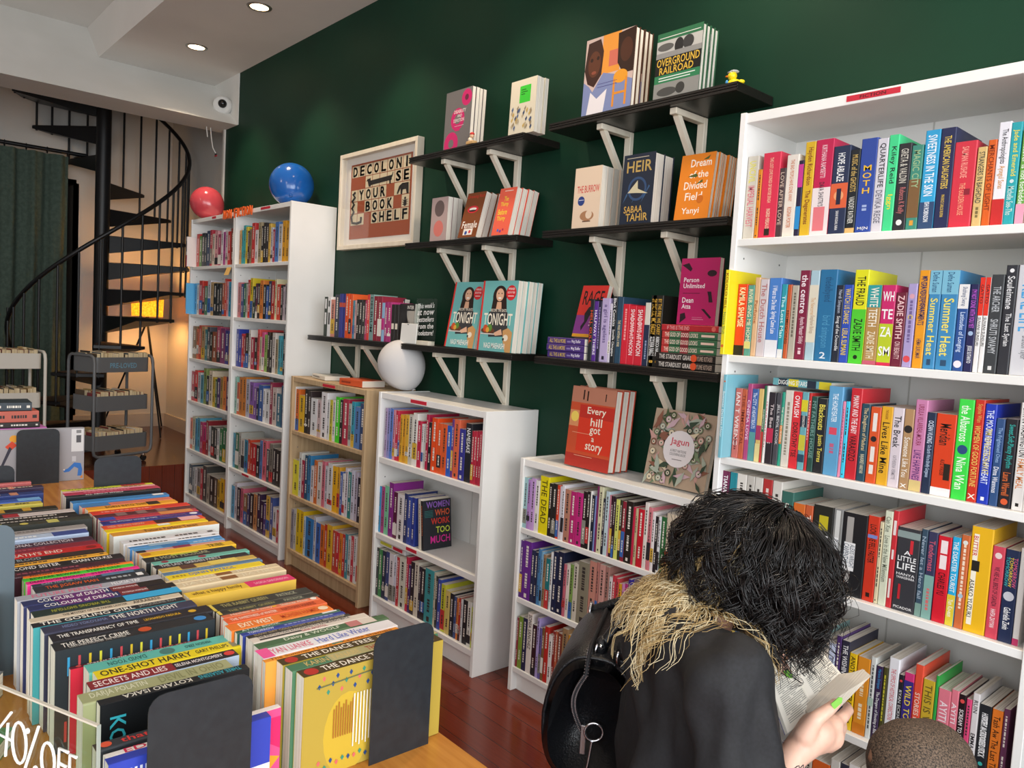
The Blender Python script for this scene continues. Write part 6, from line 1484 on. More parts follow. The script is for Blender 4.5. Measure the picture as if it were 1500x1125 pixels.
# ---------------------------------------------------------------- ceiling fittings
def downlight(x, y, label):
    o = empty('downlight', Vector((x, y, 3.08)), label, 'ceiling light', 'recessed ceiling downlights')
    mb = MB(); mb.lathe([(.05, -.004), (.056, -.006), (.066, -.004), (.068, 0)], mat('a8a49c', .3, .8), 28); mb.build('trim_ring', o)
    mb = MB(); mb.lathe([(.0, -.001), (.05, -.001)], mat('fff2dd', .4, key='downlight_glow', emit=('ffd9a8', 14)), 24); mb.build('bulb', o)
    l = lamp('downlight_lamp', 'SPOT', (x, y, 3.06), 34, (1, .8, .58), aim=(x, y + .08, 0), spot_size=math.radians(95), spot_blend=.6, shadow_soft_size=.05)
downlight(-3.68, -.396, 'round recessed downlight nearer the camera on the dropped ceiling')
downlight(-4.64, -.404, 'round recessed downlight above the balloons near the white beam')
for x in (-2.72, -1.76, -.8, .16): downlight(x, -.4, 'recessed downlight above the bookcases')
for x in (-1.5, -3.4): lamp('room_lamp', 'POINT', (x, -3.4, 3.0), 10, (1, .86, .7), shadow_soft_size=.15)
o = empty('security_camera', Matrix.Translation((-5.085, -.062, 2.868)) @ Vector((.75, -.5, -.2)).to_track_quat('Z', 'Y').to_matrix().to_4x4(), 'round white dome camera on the white beam corner', 'camera')
mb = MB(); mb.lathe([(.0, .045), (.05, .04), (.062, .02), (.066, 0), (.066, -.02)], mat('d8d8d6', .4), 28); mb.build('housing', o)
mb = MB(); mb.ell((.012, .01, .05), (.03, .03, .025), mat('141416', .15), 12); mb.build('lens', o)
mb = MB(); mb.tube([(-5.2, -.1, 2.72), (-5.21, -.09, 2.66), (-5.2, -.08, 2.58), (-5.19, -.06, 2.54)], .004, mat('d8d4cc', .5), 6); mb.tube([(-5.2, -.13, 2.72), (-5.2, -.12, 2.65)], .004, mat('d8d4cc', .5), 6)
o = mb.build('cable'); tag(o, 'short white cable dangling under the beam', 'cable')
mb = MB(); mb.box(-.012, .012, -.004, .004, -.012, .0, mat('2a2a2a', .5)); mb.box(-.02, .02, -.003, .003, -.022, -.012, mat('b03038', .5)); p_ = mb.build('plug', o, Matrix.Translation((-5.19, -.06, 2.54)))

# ---------------------------------------------------------------- spiral staircase
SC = Vector((-6.3, -.544, .28)); vd = Vector((-.973, .229, 0)); rt = Vector((.229, .973, 0))
def sdir(deg): a = math.radians(deg); return rt * math.cos(a) + vd * math.sin(a)
o = empty('spiral_staircase', SC, 'black steel spiral staircase rising behind the white beam', 'staircase')
mb = MB(); mb.tube([(0, 0, 0), (0, 0, 3.6)], .055, STAIRBLACK, 24); mb.build('column', o)
rise = .214; RS = .645
for k in range(1, 16):
    a0 = -77.7 + 25.56 * (k - 5); z = max(.809 + rise * (k - 5), .04)
    mb = MB(); A, B, M_ = sdir(a0 - 16), sdir(a0 + 16), sdir(a0)
    ring = [A * .05, A * RS, M_ * (RS + .012), B * RS, B * .05]
    vs = [tuple(p + Vector((0, 0, z))) for p in ring] + [tuple(p + Vector((0, 0, z - (.14 if i in (0, 4) else .022)))) for i, p in enumerate(ring)]
    mb.add(vs, [(0, 1, 2, 3, 4), (9, 8, 7, 6, 5)] + [(i, (i + 1) % 5, 5 + (i + 1) % 5, 5 + i) for i in range(5)], STAIRBLACK)
    mb.add([(p[0], p[1], p[2] + .004) for p in vs[:5]], [(0, 1, 2, 3, 4)], mat('4a3222', .5))
    weld(mb.build('tread', o))
    for da in (0, 12.8):
        p = sdir(a0 + da) * (RS - .01); mb = MB(); mb.tube([p + Vector((0, 0, z - .03)), p + Vector((0, 0, z + .9 + da / 25.56 * rise))], .009, STAIRBLACK, 8); mb.build('baluster', o)
mb = MB(); mb.tube([sdir(-77.7 + 25.56 * (k - 5)) * (RS - .01) + Vector((0, 0, .809 + rise * (k - 5) + .9)) for k in [i / 4 for i in range(2, 61)]], .016, STAIRBLACK, 10); mb.build('handrail', o)
# curtain and rod
mb = MB(); Y0, Y1, n = -2.2, -.69, 90
def fold(y, z): return -6.78 + .032 * math.sin(y * 38 + .6 * math.sin(z * 2)) * (1.0 - .25 * (z > 2.4)) + .012 * math.sin(y * 91)
vs = []; zsn = 14
for j in range(zsn):
    z = .31 + (2.6 - .31) * j / (zsn - 1)
    for i in range(n): y = Y0 + (Y1 - Y0) * i / (n - 1); vs.append((fold(y, z), y, z))
fs = [(j * n + i, j * n + i + 1, (j + 1) * n + i + 1, (j + 1) * n + i) for j in range(zsn - 1) for i in range(n - 1)]
CUR = noisy('dark_green_velvet', '3d4c42', '4a594e', rough=.9, nscale=40)
nv = len(vs); mb.add(vs + [(x - .006, y, z) for x, y, z in vs], fs + [tuple(i + nv for i in f[::-1]) for f in fs], CUR, None, True)
o = mb.build('curtain'); tag(o, 'dark green floor-length curtain hanging behind the spiral staircase', 'curtain')
o = empty('curtain_rod', Vector((-6.78, -1.4, 2.63)), 'black curtain rod above the dark green curtain', 'curtain rod')
mb = MB(); mb.tube([(0, -1, 0), (0, .85, 0)], .016, STAIRBLACK, 12); mb.build('rod', o)
for k in range(11): mb = MB(); mb.tube([(.024 * math.cos(a), -.78 + .148 * k, -.006 + .024 * math.sin(a)) for a in [i * PI / 6 for i in range(12)]], .004, STAIRBLACK, 6, closed=True); mb.build('ring', o)
for yb in (-.3, .8): mb = MB(); mb.tube([(0, yb, 0), (-.22, yb, 0)], .01, STAIRBLACK, 8); mb.build('bracket', o)

# ---------------------------------------------------------------- tripod lamp
LX, LY, LZ = -6.6, -.1, .28
o = empty('floor_lamp', Vector((LX, LY, LZ)), 'lit tripod floor lamp with yellow shade glowing behind the staircase', 'lamp')
shade = noisy('yellow_patterned_shade', 'c89018', 'f2d060', rough=.7, nscale=60); nt, b = nodes(shade)
b.inputs['Transmission Weight'].default_value = .0; b.inputs['Subsurface Weight'].default_value = 0
tr = nt.nodes.new('ShaderNodeBsdfTranslucent'); tr.inputs[0].default_value = srgb('e8a838'); mx = nt.nodes.new('ShaderNodeMixShader'); mx.inputs[0].default_value = .14
outn = nt.nodes['Material Output']; nt.links.new(b.outputs[0], mx.inputs[1]); nt.links.new(tr.outputs[0], mx.inputs[2]); nt.links.new(mx.outputs[0], outn.inputs[0])
mb = MB(); mb.lathe([(.125, 1.03), (.13, 1.2)], shade, 36); mb.build('lamp_shade', o)
mb = MB(); mb.ell((0, 0, 1.09), (.032, .032, .04), mat('fff0d0', .4, key='lamp_bulb', emit=('ffc870', 26)), 12); mb.build('bulb', o)
mb = MB(); mb.tube([(0, 0, .98), (0, 0, 1.06)], .014, STAIRBLACK, 12); mb.tube([(-.13, 0, 1.19), (.13, 0, 1.19)], .003, STAIRBLACK, 6); mb.build('socket', o)
for dx, dy in ((-.32, .24), (-.3, -.28), (.38, .02)): mb = MB(); mb.tube([(0, 0, .99), (dx, dy, .008)], [.009, .007], STAIRBLACK, 8); mb.build('leg', o)
lamp('floor_lamp_light', 'POINT', (LX, LY, LZ + 1.09), 38, (1, .5, .16), shadow_soft_size=.045)

# ---------------------------------------------------------------- book trolleys
def trolley(label, M, m, text=None, seed=1, levels=(.645, .375, .1), L=.44, D=.3, H=.76):
    o = empty('book_trolley', M, label, 'trolley', 'three-tier book trolleys'); hx, hy = L / 2, D / 2
    for k, z in enumerate(levels):
        mb = MB(); R = .03
        def rr(w, h, r): return [(sx * (w - r) + r * math.cos(a), sy * (h - r) + r * math.sin(a)) for sx, sy, a0 in ((1, 1, 0), (-1, 1, PI / 2), (-1, -1, PI), (1, -1, 1.5 * PI)) for a in [a0 + i * PI / 8 for i in range(5)]]
        a, b = rr(hx - .015, hy - .012, R), rr(hx - .018, hy - .015, R - .003); n = len(a)
        vs = [(x, y, z) for x, y in a] + [(x, y, z + .105) for x, y in a] + [(x, y, z + .105) for x, y in b] + [(x, y, z + .004) for x, y in b]
        fs = [(r * n + i, r * n + (i + 1) % n, (r + 1) * n + (i + 1) % n, (r + 1) * n + i) for r in range(3) for i in range(n)] + [tuple(range(n))[::-1], tuple(range(3 * n, 4 * n))]
        mb.add(vs, fs, m); tr_ = mb.build('tray', o)
        if text and k == 0:
            mb = MB(); put_text(mb, text, '6a9ab0', (-.1, -hy + .0115, z + .03), (1, 0, 0), (0, 0, 1), .2, .036, 3); mb.build('lettering', tr_)
    for sx in (-1, 1):
        mb = MB(); x = sx * hx
        p = [(x * .55, -hy, .06), (x * .85, -hy, .062), (x * .97, -hy, .08), (x, -hy, .12), (x, -hy, H - .05), (x, -hy * .93, H - .015), (x, -hy * .75, H), (x, hy * .75, H), (x, hy * .93, H - .015), (x, hy, H - .05), (x, hy, .12), (x * .97, hy, .08), (x * .85, hy, .062), (x * .55, hy, .06)]
        mb.tube(p, .0105, m, 10); mb.build('side_frame', o)
    for y in (-hy, hy): mb = MB(); mb.tube([(-hx * .56, y, .06), (hx * .56, y, .06)], .0105, m, 10); mb.build('bottom_rail', o)
    for sx in (-1, 1):
        for sy in (-1, 1):
            c = Vector((sx * hx * .72, sy * hy, .022)); mb = MB(); mb.tube([c + Vector((0, -.009, 0)), c + Vector((0, .009, 0))], .021, mat('1a1a1c', .5), 16); cs = mb.build('caster', o)
            mb = MB(); mb.tube([c + Vector((0, 0, .02)), c + Vector((0, 0, .04))], .008, mat('c0c0c4', .25, 1), 8); mb.box(c.x - .012, c.x + .012, c.y - .012, c.y + .012, c.z + .012, c.z + .024, mat('c0c0c4', .25, 1)); mb.build('fork', cs)
    return o
def trolley_books(M, seed, levels, L=.44, D=.3):
    rnd = random.Random(seed)
    for z in levels:
        for yr in (-D / 2 + .022, .01):
            x = -L / 2 + .03
            while x < L / 2 - .05:
                t = rnd.uniform(.02, .04); w = rnd.uniform(.105, .12); h = .128 + rnd.uniform(-.01, .006); col = rnd.choice(['d8d0c0', '2a2a2c', '7a2a30', 'c8b890', '3a4a58', '8a3a30', 'e0d8cc', '5a4a3a', 'b89a60'])
                # standing with the fore edge outwards
                Mb = M @ Matrix.Translation((x + t, yr + w, z + .005)) @ Matrix.Rotation(PI, 4, 'Z') @ Matrix.Rotation(rnd.uniform(-.04, .04), 4, 'Y')
                vs, fs, pg = book_shell(t, h, w); TROL.add(vs, fs, mat(col, .45), Mb); TROL.box(*pg, OLDPAGES, Mb); x += t + .003
TROL = REST
GM = Matrix.Translation((-5.37, -.685, .28)) @ Matrix.Rotation(math.radians(90 + 19), 4, 'Z')
GREYCART = mat('66686a', .45, .1, key='grey_trolley'); WHITECART = mat('d6d2c8', .45, key='white_trolley')
trolley('charcoal three-tier trolley of used books in front of the staircase', GM, GREYCART, 'PRE-LOVED')
WM = Matrix.Translation((-5.62, -1.31, .28)) @ Matrix.Rotation(math.radians(90 + 8), 4, 'Z')
trolley('cream three-tier trolley of used books in front of the curtain', WM, WHITECART, None)
trolley_books(GM, 3, (.645, .375, .1)); trolley_books(WM, 7, (.645, .375, .1))

# ---------------------------------------------------------------- acrylic discount sign on the table
o = empty('discount_sign', Matrix.Translation((-.245, -1.968, TABLE)) @ Matrix.Rotation(math.atan2(.067, .156), 4, 'Z'), 'clear acrylic sign with white discount handwriting at the table corner', 'sign')
ACR = clear_sheet('acrylic_sheet', 'f0f7f3')
mb = MB(); mb.box(-.36, 0, -.0018, .0018, .0005, .2, ACR); mb.build('panel', o)
mb = MB(); mb.box(-.36, 0, -.0019, .0019, .2, .2022, mat('cfc8b8', .4)); mb.box(0, .0016, -.0019, .0019, .0, .2022, mat('a8b0a8', .4)); mb.build('edge', o)
mb = MB()
mb.box(-.36, 0, -.06, -.002, .0, .003, ACR); mb.build('foot', o)
mb = MB()
def stroke(pts, r=.0032): mb.tube([(.56 * x - .027, -.0035, .57 * z + .09) for x, z in pts], r * .55, INK, 6)
def arcp(cx, cz, rx, rz, a0=0, a1=360, n=18): return [(cx + rx * math.cos(math.radians(a0 + (a1 - a0) * i / n)), cz + rz * math.sin(math.radians(a0 + (a1 - a0) * i / n))) for i in range(n + 1)]
ox, oz = -.115, .07
stroke([(-.205, .155), (-.255, .1), (-.2, .098)]); stroke([(-.215, .13), (-.222, .06)]); stroke(arcp(-.178, .1, .022, .042)); stroke(arcp(-.152, .132, .003, .003), .003); stroke([(-.118, .15), (-.16, .05)]); stroke(arcp(-.126, .062, .004, .004), .003)
stroke(arcp(-.088, .09, .02, .036)); stroke([(-.058, .058), (-.054, .125), (-.028, .124)]); stroke([(-.055, .095), (-.034, .094)]); stroke([(-.026, .058), (-.022, .122), (-.004, .121)]); stroke([(-.024, .093), (-.008, .092)])
mb.build('handwriting', o)
REST.build('shelved_books', None, None, kind='stuff', label='many small book spines packing the low, oak and far bookcases and both trolleys', category='books')
# ---------------------------------------------------------------- people
def blob(name, caps, vox, m, parent=None, smooth=3, fold=0., seed=0, fscale=9.):
    """one continuous skin grown over tapered limbs: caps = [(points, radii), ...]"""
    mb = MB()
    for pts, rs in caps:
        pts = [Vector(p) for p in pts]; mb.tube(pts, rs, 'ffffff', 16)
        for p, r in ((pts[0], rs[0]), (pts[-1], rs[-1])): mb.ell(p, r, 'ffffff', 10)
    me = mb.mesh(name + '_cage'); ob = bpy.data.objects.new(name + '_cage', me); COL.objects.link(ob)
    md = ob.modifiers.new('r', 'REMESH'); md.mode = 'VOXEL'; md.voxel_size = vox; md.use_smooth_shade = True
    if smooth: ms = ob.modifiers.new('s', 'SMOOTH'); ms.iterations = smooth; ms.factor = .5
    dg = bpy.context.evaluated_depsgraph_get(); out = bpy.data.meshes.new_from_object(ob.evaluated_get(dg)); bpy.data.objects.remove(ob); bpy.data.meshes.remove(me)
    out.name = name; out.materials.clear(); out.materials.append(m)
    if fold:
        out.update(); nn = [v.normal.copy() for v in out.vertices]
        for v, n in zip(out.vertices, nn):
            p = v.co; q_ = Vector((p.x * fscale, p.y * fscale, p.z * fscale * .45 + seed))
            v.co = p + n * (noise.noise(q_) * fold + .45 * fold * noise.noise(q_ * 2.3))
    out.polygons.foreach_set('use_smooth', [True] * len(out.polygons)); out.update()
    o = bpy.data.objects.new(name, out); COL.objects.link(o)
    if parent: o.parent = parent; o.matrix_parent_inverse = Matrix.Translation(-parent.location)
    return o
def part(mb, name, parent):
    o = mb.build(name, parent); o.matrix_parent_inverse = Matrix.Translation(-parent.location); return o
def skin(key, h, h2):
    m = noisy(key, h, h2, rough=.45, nscale=30); b = m.node_tree.nodes['Principled BSDF']; b.inputs['Subsurface Weight'].default_value = .12; b.inputs['Subsurface Radius'].default_value = (.01, .004, .002); return m
SKIN = skin('fair_skin', 'd8aa94', 'e2b8a2'); BROWN = skin('brown_skin', '7e5a45', '8a6550')
CLOTH = noisy('black_cotton', '141416', '1b1b1f', rough=.75, nscale=200); LEATHER = noisy('black_leather', '0c0d10', '14161a', rough=.33, nscale=260, bump=.25)
CHROME = mat('c8c8cc', .2, 1, key='chrome')
Z = Vector((0, 0, 1)); F = Vector((.576, .817, 0)); LF = Vector((-.817, .576, 0))
Ls, Rs = Vector((-.235, -1.012, .862)), Vector((.03, -1.195, .895)); NK = Vector((-.108, -1.1, .915)); HC = Vector((-.07, -.995, .99))
woman = empty('person', Vector((-.12, -1.1, 0)), 'kneeling woman in black reading, dark curly hair with blonde ends', 'person')
el, wr = Vector((.07, -1.2, .60)), P(1160, 1108, 1.2)
palm = P(1196, 1072, 1.225)
def fing(pts): return [P(*p) for p in pts]
hd = lambda a, b, c: HC + F * a + LF * b + Z * c
caps = [([hd(-.02, 0, .02), hd(.02, 0, .012)], [.092, .09]), ([hd(.05, 0, -.04), hd(.09, 0, -.085)], [.062, .03]), ([hd(.1, 0, -.02), hd(.122, 0, -.04)], [.012, .014]),
        ([hd(-.0, .078, -.01), hd(-.012, .085, .012)], [.016, .014]), ([hd(-.0, -.078, -.01), hd(-.012, -.085, .012)], [.016, .014]),
        ([NK - Z * .03, NK + F * .03 + Z * .04, HC - F * .02 - Z * .04], [.055, .05, .052]),
        ([Ls, NK - Z * .03, Rs], [.05, .06, .05]), ([NK - Z * .05, Vector((-.1, -1.1, .72)), Vector((-.11, -1.12, .54)), Vector((-.12, -1.15, .38))], [.07, .075, .06, .09]),
        ([Rs, Rs * .5 + el * .5, el], [.048, .044, .036]), ([el, el * .6 + wr * .4, wr], [.036, .034, .0215]),
        ([wr, wr * .4 + palm * .6, palm], [.0215, .026, .03]), ([wr * .5 + palm * .5, P(1216, 1078, 1.235)], [.022, .022]), ([palm, P(1219, 1062, 1.235)], [.024, .018]),
        # thumb across the page, index along the edge, three fingers curling under the block
        (fing([(1178, 1078, 1.2), (1196, 1052, 1.195), (1212, 1041, 1.2), (1225, 1030, 1.21)]), [.017, .0125, .0105, .0085]),
        (fing([(1216, 1062, 1.235), (1234, 1050, 1.25), (1243, 1040, 1.275), (1240, 1034, 1.3)]), [.0125, .0105, .009, .0078]),
        (fing([(1220, 1074, 1.235), (1232, 1066, 1.26), (1230, 1056, 1.29), (1220, 1052, 1.31)]), [.0125, .0105, .009, .0078]),
        (fing([(1220, 1085, 1.235), (1229, 1079, 1.26), (1224, 1068, 1.29), (1214, 1064, 1.305)]), [.012, .010, .0088, .0075]),
        (fing([(1214, 1094, 1.235), (1221, 1089, 1.255), (1216, 1080, 1.28), (1208, 1076, 1.29)]), [.0105, .009, .008, .007]),
        # left arm and hand at the far corner of the book
        ([Ls, Vector((-.2, -.93, .74)), Vector((-.15, -.86, .64))], [.048, .044, .036]), ([Vector((-.15, -.86, .64)), P(1098, 988, 1.4)], [.036, .021]),
        ([P(1098, 988, 1.4), P(1122, 976, 1.36)], [.021, .025]), (fing([(1112, 985, 1.36), (1132, 970, 1.335), (1146, 975, 1.315), (1154, 985, 1.305)]), [.015, .012, .0105, .0085]),
        (fing([(1126, 966, 1.37), (1140, 958, 1.38), (1150, 968, 1.39), (1150, 978, 1.385)]), [.0115, .0100, .009, .0075]), (fing([(1122, 972, 1.385), (1136, 966, 1.4), (1146, 976, 1.41), (1144, 986, 1.4)]), [.0115, .0100, .009, .0075]),
        (fing([(1118, 980, 1.395), (1132, 976, 1.41), (1140, 986, 1.42), (1138, 994, 1.41)]), [.011, .0095, .0085, .0072]), (fing([(1112, 988, 1.4), (1124, 986, 1.415), (1132, 994, 1.42)]), [.0095, .0085, .0072])]
Hp = Vector((-.12, -1.16, .36)); Kn = [Hp + F * .3 + LF * s - Z * .285 for s in (.1, -.1)]; Ft = [Hp - F * .12 + LF * s - Z * .31 for s in (.1, -.1)]
for k, f in zip(Kn, Ft): caps += [([Hp + (k - Hp) * .2 + Z * .0, k], [.085, .055]), ([k, f], [.05, .035]), ([f, f - F * .14 - Z * .02], [.033, .028])]
body_w = blob('body', caps, .0042, SKIN, woman, 4)
CH = Vector((-.1, -1.1, .72))
blob('shirt', [([Ls - LF * .015, NK - F * .02 - Z * .012, Rs + LF * .015], [.062, .062, .064]), ([NK - Z * .06 - F * .02, CH + F * .01, Vector((-.1, -1.105, .52)), Vector((-.11, -1.13, .34))], [.095, .112, .118, .14]),
     ([NK - Z * .06 + LF * .08, CH + LF * .05, Vector((-.13, -1.1, .45))], [.08, .1, .11]), ([NK - Z * .06 - LF * .08, CH - LF * .06, Vector((-.09, -1.16, .45))], [.08, .1, .11]),
     ([Rs, Rs * .5 + el * .5, Rs * .12 + el * .88 - F * .0], [.064, .07, .074]), ([Ls, Vector((-.2, -.93, .74)), Vector((-.15, -.865, .645))], [.062, .066, .068])], .0075, CLOTH, woman, 3, .022, 3, 13.)
leg = []
for k, f in zip(Kn, Ft): leg += [([Hp + (k - Hp) * .1, k], [.11, .066]), ([k, f], [.06, .05])]
blob('trousers', leg + [([Hp - LF * .05, Hp + LF * .05], [.14, .14])], .009, noisy('black_denim', '111216', '181a1f', rough=.85, nscale=150), woman, 3, .006, 5)
for f in Ft:
    blob('shoe', [([f, f - F * .15 - Z * .018], [.04, .034])], .006, mat('1c1c1e', .5), woman, 2)
mb = MB()
for s in (1, -1): mb.ell(hd(.085, .032 * s, -.005), .012, mat('f0ece6', .2), 10); mb.ell(hd(.0945, .032 * s, -.008), .006, mat('2a1a12', .2), 8)
part(mb, 'eyes', woman)
mb = MB(); mb.ell(hd(.1, 0, -.075), (.014, .014, .005), mat('a8605a', .4), 8); part(mb, 'lips', woman)
NAIL = mat('7cb84a', .2)
for p, q_ in (((1228, 1027, 1.201), (1219, 1035, 1.196)), ((1155, 987, 1.2965), (1150, 981, 1.303))):
    mb = MB(); a, b = P(*p), P(*q_); d = (a - b).normalized(); w_ = d.cross(FWD).normalized(); mb.add([b + w_ * .005, b - w_ * .005, a - w_ * .0048 + d * .004, a + d * .009, a + w_ * .0048 + d * .004], [(0, 1, 2, 3, 4)], NAIL)
    mb.add([v_ + (-FWD) * .0015 for v_ in [b + w_ * .005, b - w_ * .005, a - w_ * .0048 + d * .004, a + d * .009, a + w_ * .0048 + d * .004]], [(0, 1, 2, 3, 4)], NAIL); part(mb, 'fingernail', woman)['label'] = 'green fingernail'
from mathutils.bvhtree import BVHTree
bvh = BVHTree.FromPolygons([v.co for v in body_w.data.vertices], [tuple(p.vertices) for p in body_w.data.polygons])
mb = MB(); INKB = mat('3a4048', .6); tf = random.Random(3); ax = (wr - el).normalized(); side = (-FWD - ax * (-FWD).dot(ax)).normalized(); oth = ax.cross(side)
for k in range(13):
    c = el + (wr - el) * (.66 + .024 * k); a = tf.uniform(-.9, .5); pts = []
    for j in range(9):
        an = a + .13 * j; q_ = c + ax * (.006 * math.sin(j * 1.1 + k)) + (side * math.cos(an) + oth * math.sin(an)) * .03
        h_ = bvh.find_nearest(q_); pts.append(h_[0] + h_[1] * .0002)
    mb.tube(pts, .0008, INKB, 5)
part(mb, 'tattoo', woman)
# hair
rnd = random.Random(11)
DARK = [mat('0d0a0a',.3, key='dark_hair', spec=.55), mat('151010',.3, key='dark_hair_b', spec=.55), mat('1e1714',.3, key='dark_hair_c', spec=.6)]
BLOND = [mat('b79a68', .4, key='blonde_hair'), mat('d0b684', .38, key='blonde_hair_b'), mat('8f7448', .42, key='blonde_hair_c'), mat('e6d5ae', .38, key='blonde_hair_d')]
U = (Z * .9 + F * .32 - LF * .1).normalized(); FU = (F - U * F.dot(U)).normalized(); LU = U.cross(FU)
PROX = [(Ls, NK - Z * .02, .068), (NK - Z * .02, Rs, .068), (NK - Z * .06 - F * .02, CH + F * .01, .118), (CH + F * .01, Vector((-.1, -1.105, .5)), .13), (NK - Z * .06 + LF * .08, CH + LF * .05, .108), (NK - Z * .06 - LF * .08, CH - LF * .06, .108), (Rs, el, .074)]
def push(p):
    for a, b, r in PROX:
        ab = b - a; t = min(1, max(0, (p - a).dot(ab) / ab.length_squared)); c = a + ab * t; d = p - c
        if d.length < r + .003: p = c + d.normalized() * (r + .003)
    return p
def lock(mb, phi, th0, R, L, mats, r, count, drop, amp, wl, spread=.05, n=26, out=.05, grow=1.):
    '''a wavy lock: strands that leave the scalp together at azimuth phi (0 = face) and share their waves'''
    k0 = rnd.uniform(0, 6.28); wl = wl * rnd.uniform(.8, 1.3); amp = amp * rnd.uniform(.7, 1.3); thmax = max(rnd.uniform(1.4, 1.75), th0 + .22); sgn = rnd.choice((-1, 1))
    for q_ in range(count):
        ph = phi + rnd.gauss(0, spread); th = min(max(.02, th0 + rnd.gauss(0, spread)), thmax - .06); RR0 = R + rnd.gauss(0, .004); Lq = L * rnd.uniform(.85, 1.08); ds = Lq / n; s = 0; p = None; pts = []; am = amp * rnd.uniform(.8, 1.2); kq = k0 + rnd.gauss(0, .24)
        side = FU
        for i in range(n + 1):
            if th < thmax:
                d = U * math.cos(th) + (FU * math.cos(ph) + LU * math.sin(ph)) * math.sin(th); RR = RR0 * (1 + .1 * math.sin(min(th, 1.5)))
                p2 = HC + d * RR; vel = (p2 - p).normalized() if p else (FU * math.cos(ph) + LU * math.sin(ph)); p = p2; th += ds / RR; side = d
            else:
                vel = (vel * .7 + (drop + side * out) * .3).normalized(); raw = p + vel * ds; p = push(raw); nn = p - raw
                if nn.length > 1e-6:
                    nn.normalize(); vel = vel - nn * min(0, vel.dot(nn)) + drop * .15 - nn * nn.dot(drop) * .15; vel.normalize()
            t_ = min(1, max(0, (i / n - .12) / .6)); w = am * (.06 + grow * .94 * t_ * t_ * (3 - 2 * t_)); a = kq + sgn * 2 * PI * s / wl
            u_ = vel.cross(Z); u_ = u_.normalized() if u_.length > .1 else LF; w_ = vel.cross(u_)
            pts.append(push(p + u_ * (w * math.cos(a)) + w_ * (w * math.sin(a)))); s += ds
        mb.tube(pts, [r * (1 - .6 * (i / n) ** 2) for i in range(n + 1)], rnd.choice(mats), 3, cap=False)
hb = MB(); hb.ell(HC + F * -.012 + Z * .012, (.104, .104, .104), DARK[0], 14)
for k in range(400):
    phi = -PI + 2 * PI * (k * .618034 % 1); front = math.cos(phi); th0 = min(1.1, abs(rnd.gauss(0, .5)) + .03); R_ = rnd.uniform(.1, .131)
    sd_ = -2.2 < phi < -.7
    L = (1.57 - th0) * R_ * 1.05 + (rnd.uniform(.03, .1) if sd_ else rnd.uniform(-.03, .03) if front > .1 else rnd.uniform(.02, .08))
    lock(hb, phi, th0, R_, L, DARK, .00105, 13, (-Z + F * .05 * front).normalized(), .0125, .07, .034, 26, .03)
for k in range(70):
    th0 = rnd.uniform(.1, .9); lock(hb, rnd.uniform(-PI, PI), th0, rnd.uniform(.125, .142), (1.57 - th0) * .13 + rnd.uniform(.02, .1), DARK, .0006, 1, -Z, .014, .06, out=.25)
part(hb, 'hair', woman)
bb = MB()
for k in range(120):
    phi = rnd.uniform(-3.4, -2.25); th0 = rnd.uniform(1.0, 1.35)
    lock(bb, phi, th0, rnd.uniform(.1, .118), (1.57 - th0) * .12 + rnd.uniform(.12, .2) + (.045 if phi > -2.7 else 0), [rnd.choice(BLOND), rnd.choice(BLOND)], .001, 18, (-Z - F * rnd.uniform(-.05, .3) + LF * rnd.uniform(-.05, .2)).normalized(), .010, .08, .045, 30, .02)
part(bb, 'hair_ends', woman)['label'] = 'blonde curled hair ends'

# open paperback in her hands
A, B, C_, D = P(1122, 986, 1.30), P(1194, 942, 1.44), P(1242, 998, 1.36), P(1154, 1074, 1.22)
nrm = (B - A).cross(D - A).normalized()
if nrm.dot(A - HC) < 0: nrm = -nrm        # away from the reader's face, under the book
ob = empty('open_book', (A + B + C_ + D) / 4, 'open paperback held in the hands of the reading woman', 'book'); T0 = Matrix.Translation(-(A + B + C_ + D) / 4)
PAPER = mat('ece6da', .8); gut = .42
def pg(u, v, off=0.):
    base = A.lerp(B, u).lerp(D.lerp(C_, u), v); h = .010 * math.sin(PI * min(1, u / gut)) if u < gut else .012 * math.sin(PI * min(1, (u - gut) / (1 - gut)) ** .8)
    return base - nrm * (h + off)
nu = 24
for nm, u0, u1, th in (('left_pages', 0, gut, .006), ('right_pages', gut, 1, .03)):
    mb = MB(); vs = [pg(u0 + (u1 - u0) * i / nu, v) for v in (0, 1) for i in range(nu + 1)]; n = nu + 1
    lo = [A.lerp(B, u0 + (u1 - u0) * i / nu).lerp(D.lerp(C_, u0 + (u1 - u0) * i / nu), v) + nrm * th for v in (0, 1) for i in range(n)]
    fs = [(i, i + 1, n + i + 1, n + i) for i in range(nu)] + [(2 * n + i, 3 * n + i, 3 * n + i + 1, 2 * n + i + 1) for i in range(nu)] + [(i, 2 * n + i, 2 * n + i + 1, i + 1) for i in range(nu)] + [(n + i, n + i + 1, 3 * n + i + 1, 3 * n + i) for i in range(nu)] + [(0, n, 3 * n, 2 * n), (nu, 2 * n + nu, 3 * n + nu, n + nu)]
    mb.add(vs + lo, fs, PAPER, T0); mb.build(nm, ob)
    mb = MB()
    for k in range(26):
        v = .09 + .83 * k / 26; a, b = u0 + (u1 - u0) * .1, u0 + (u1 - u0) * (.9 if k % 7 else .55); m_ = 10
        top = [pg(a + (b - a) * i / m_, v, .0006) for i in range(m_ + 1)]; bot = [pg(a + (b - a) * i / m_, v + .014, .0006) for i in range(m_ + 1)]
        mb.add(top + bot, [(i, i + 1, m_ + 2 + i, m_ + 1 + i) for i in range(m_) if (i * 7 + k * 3) % 11], mat('a8a49c', .8), T0)
    mb.build('printed_lines', ob)
mb = MB()
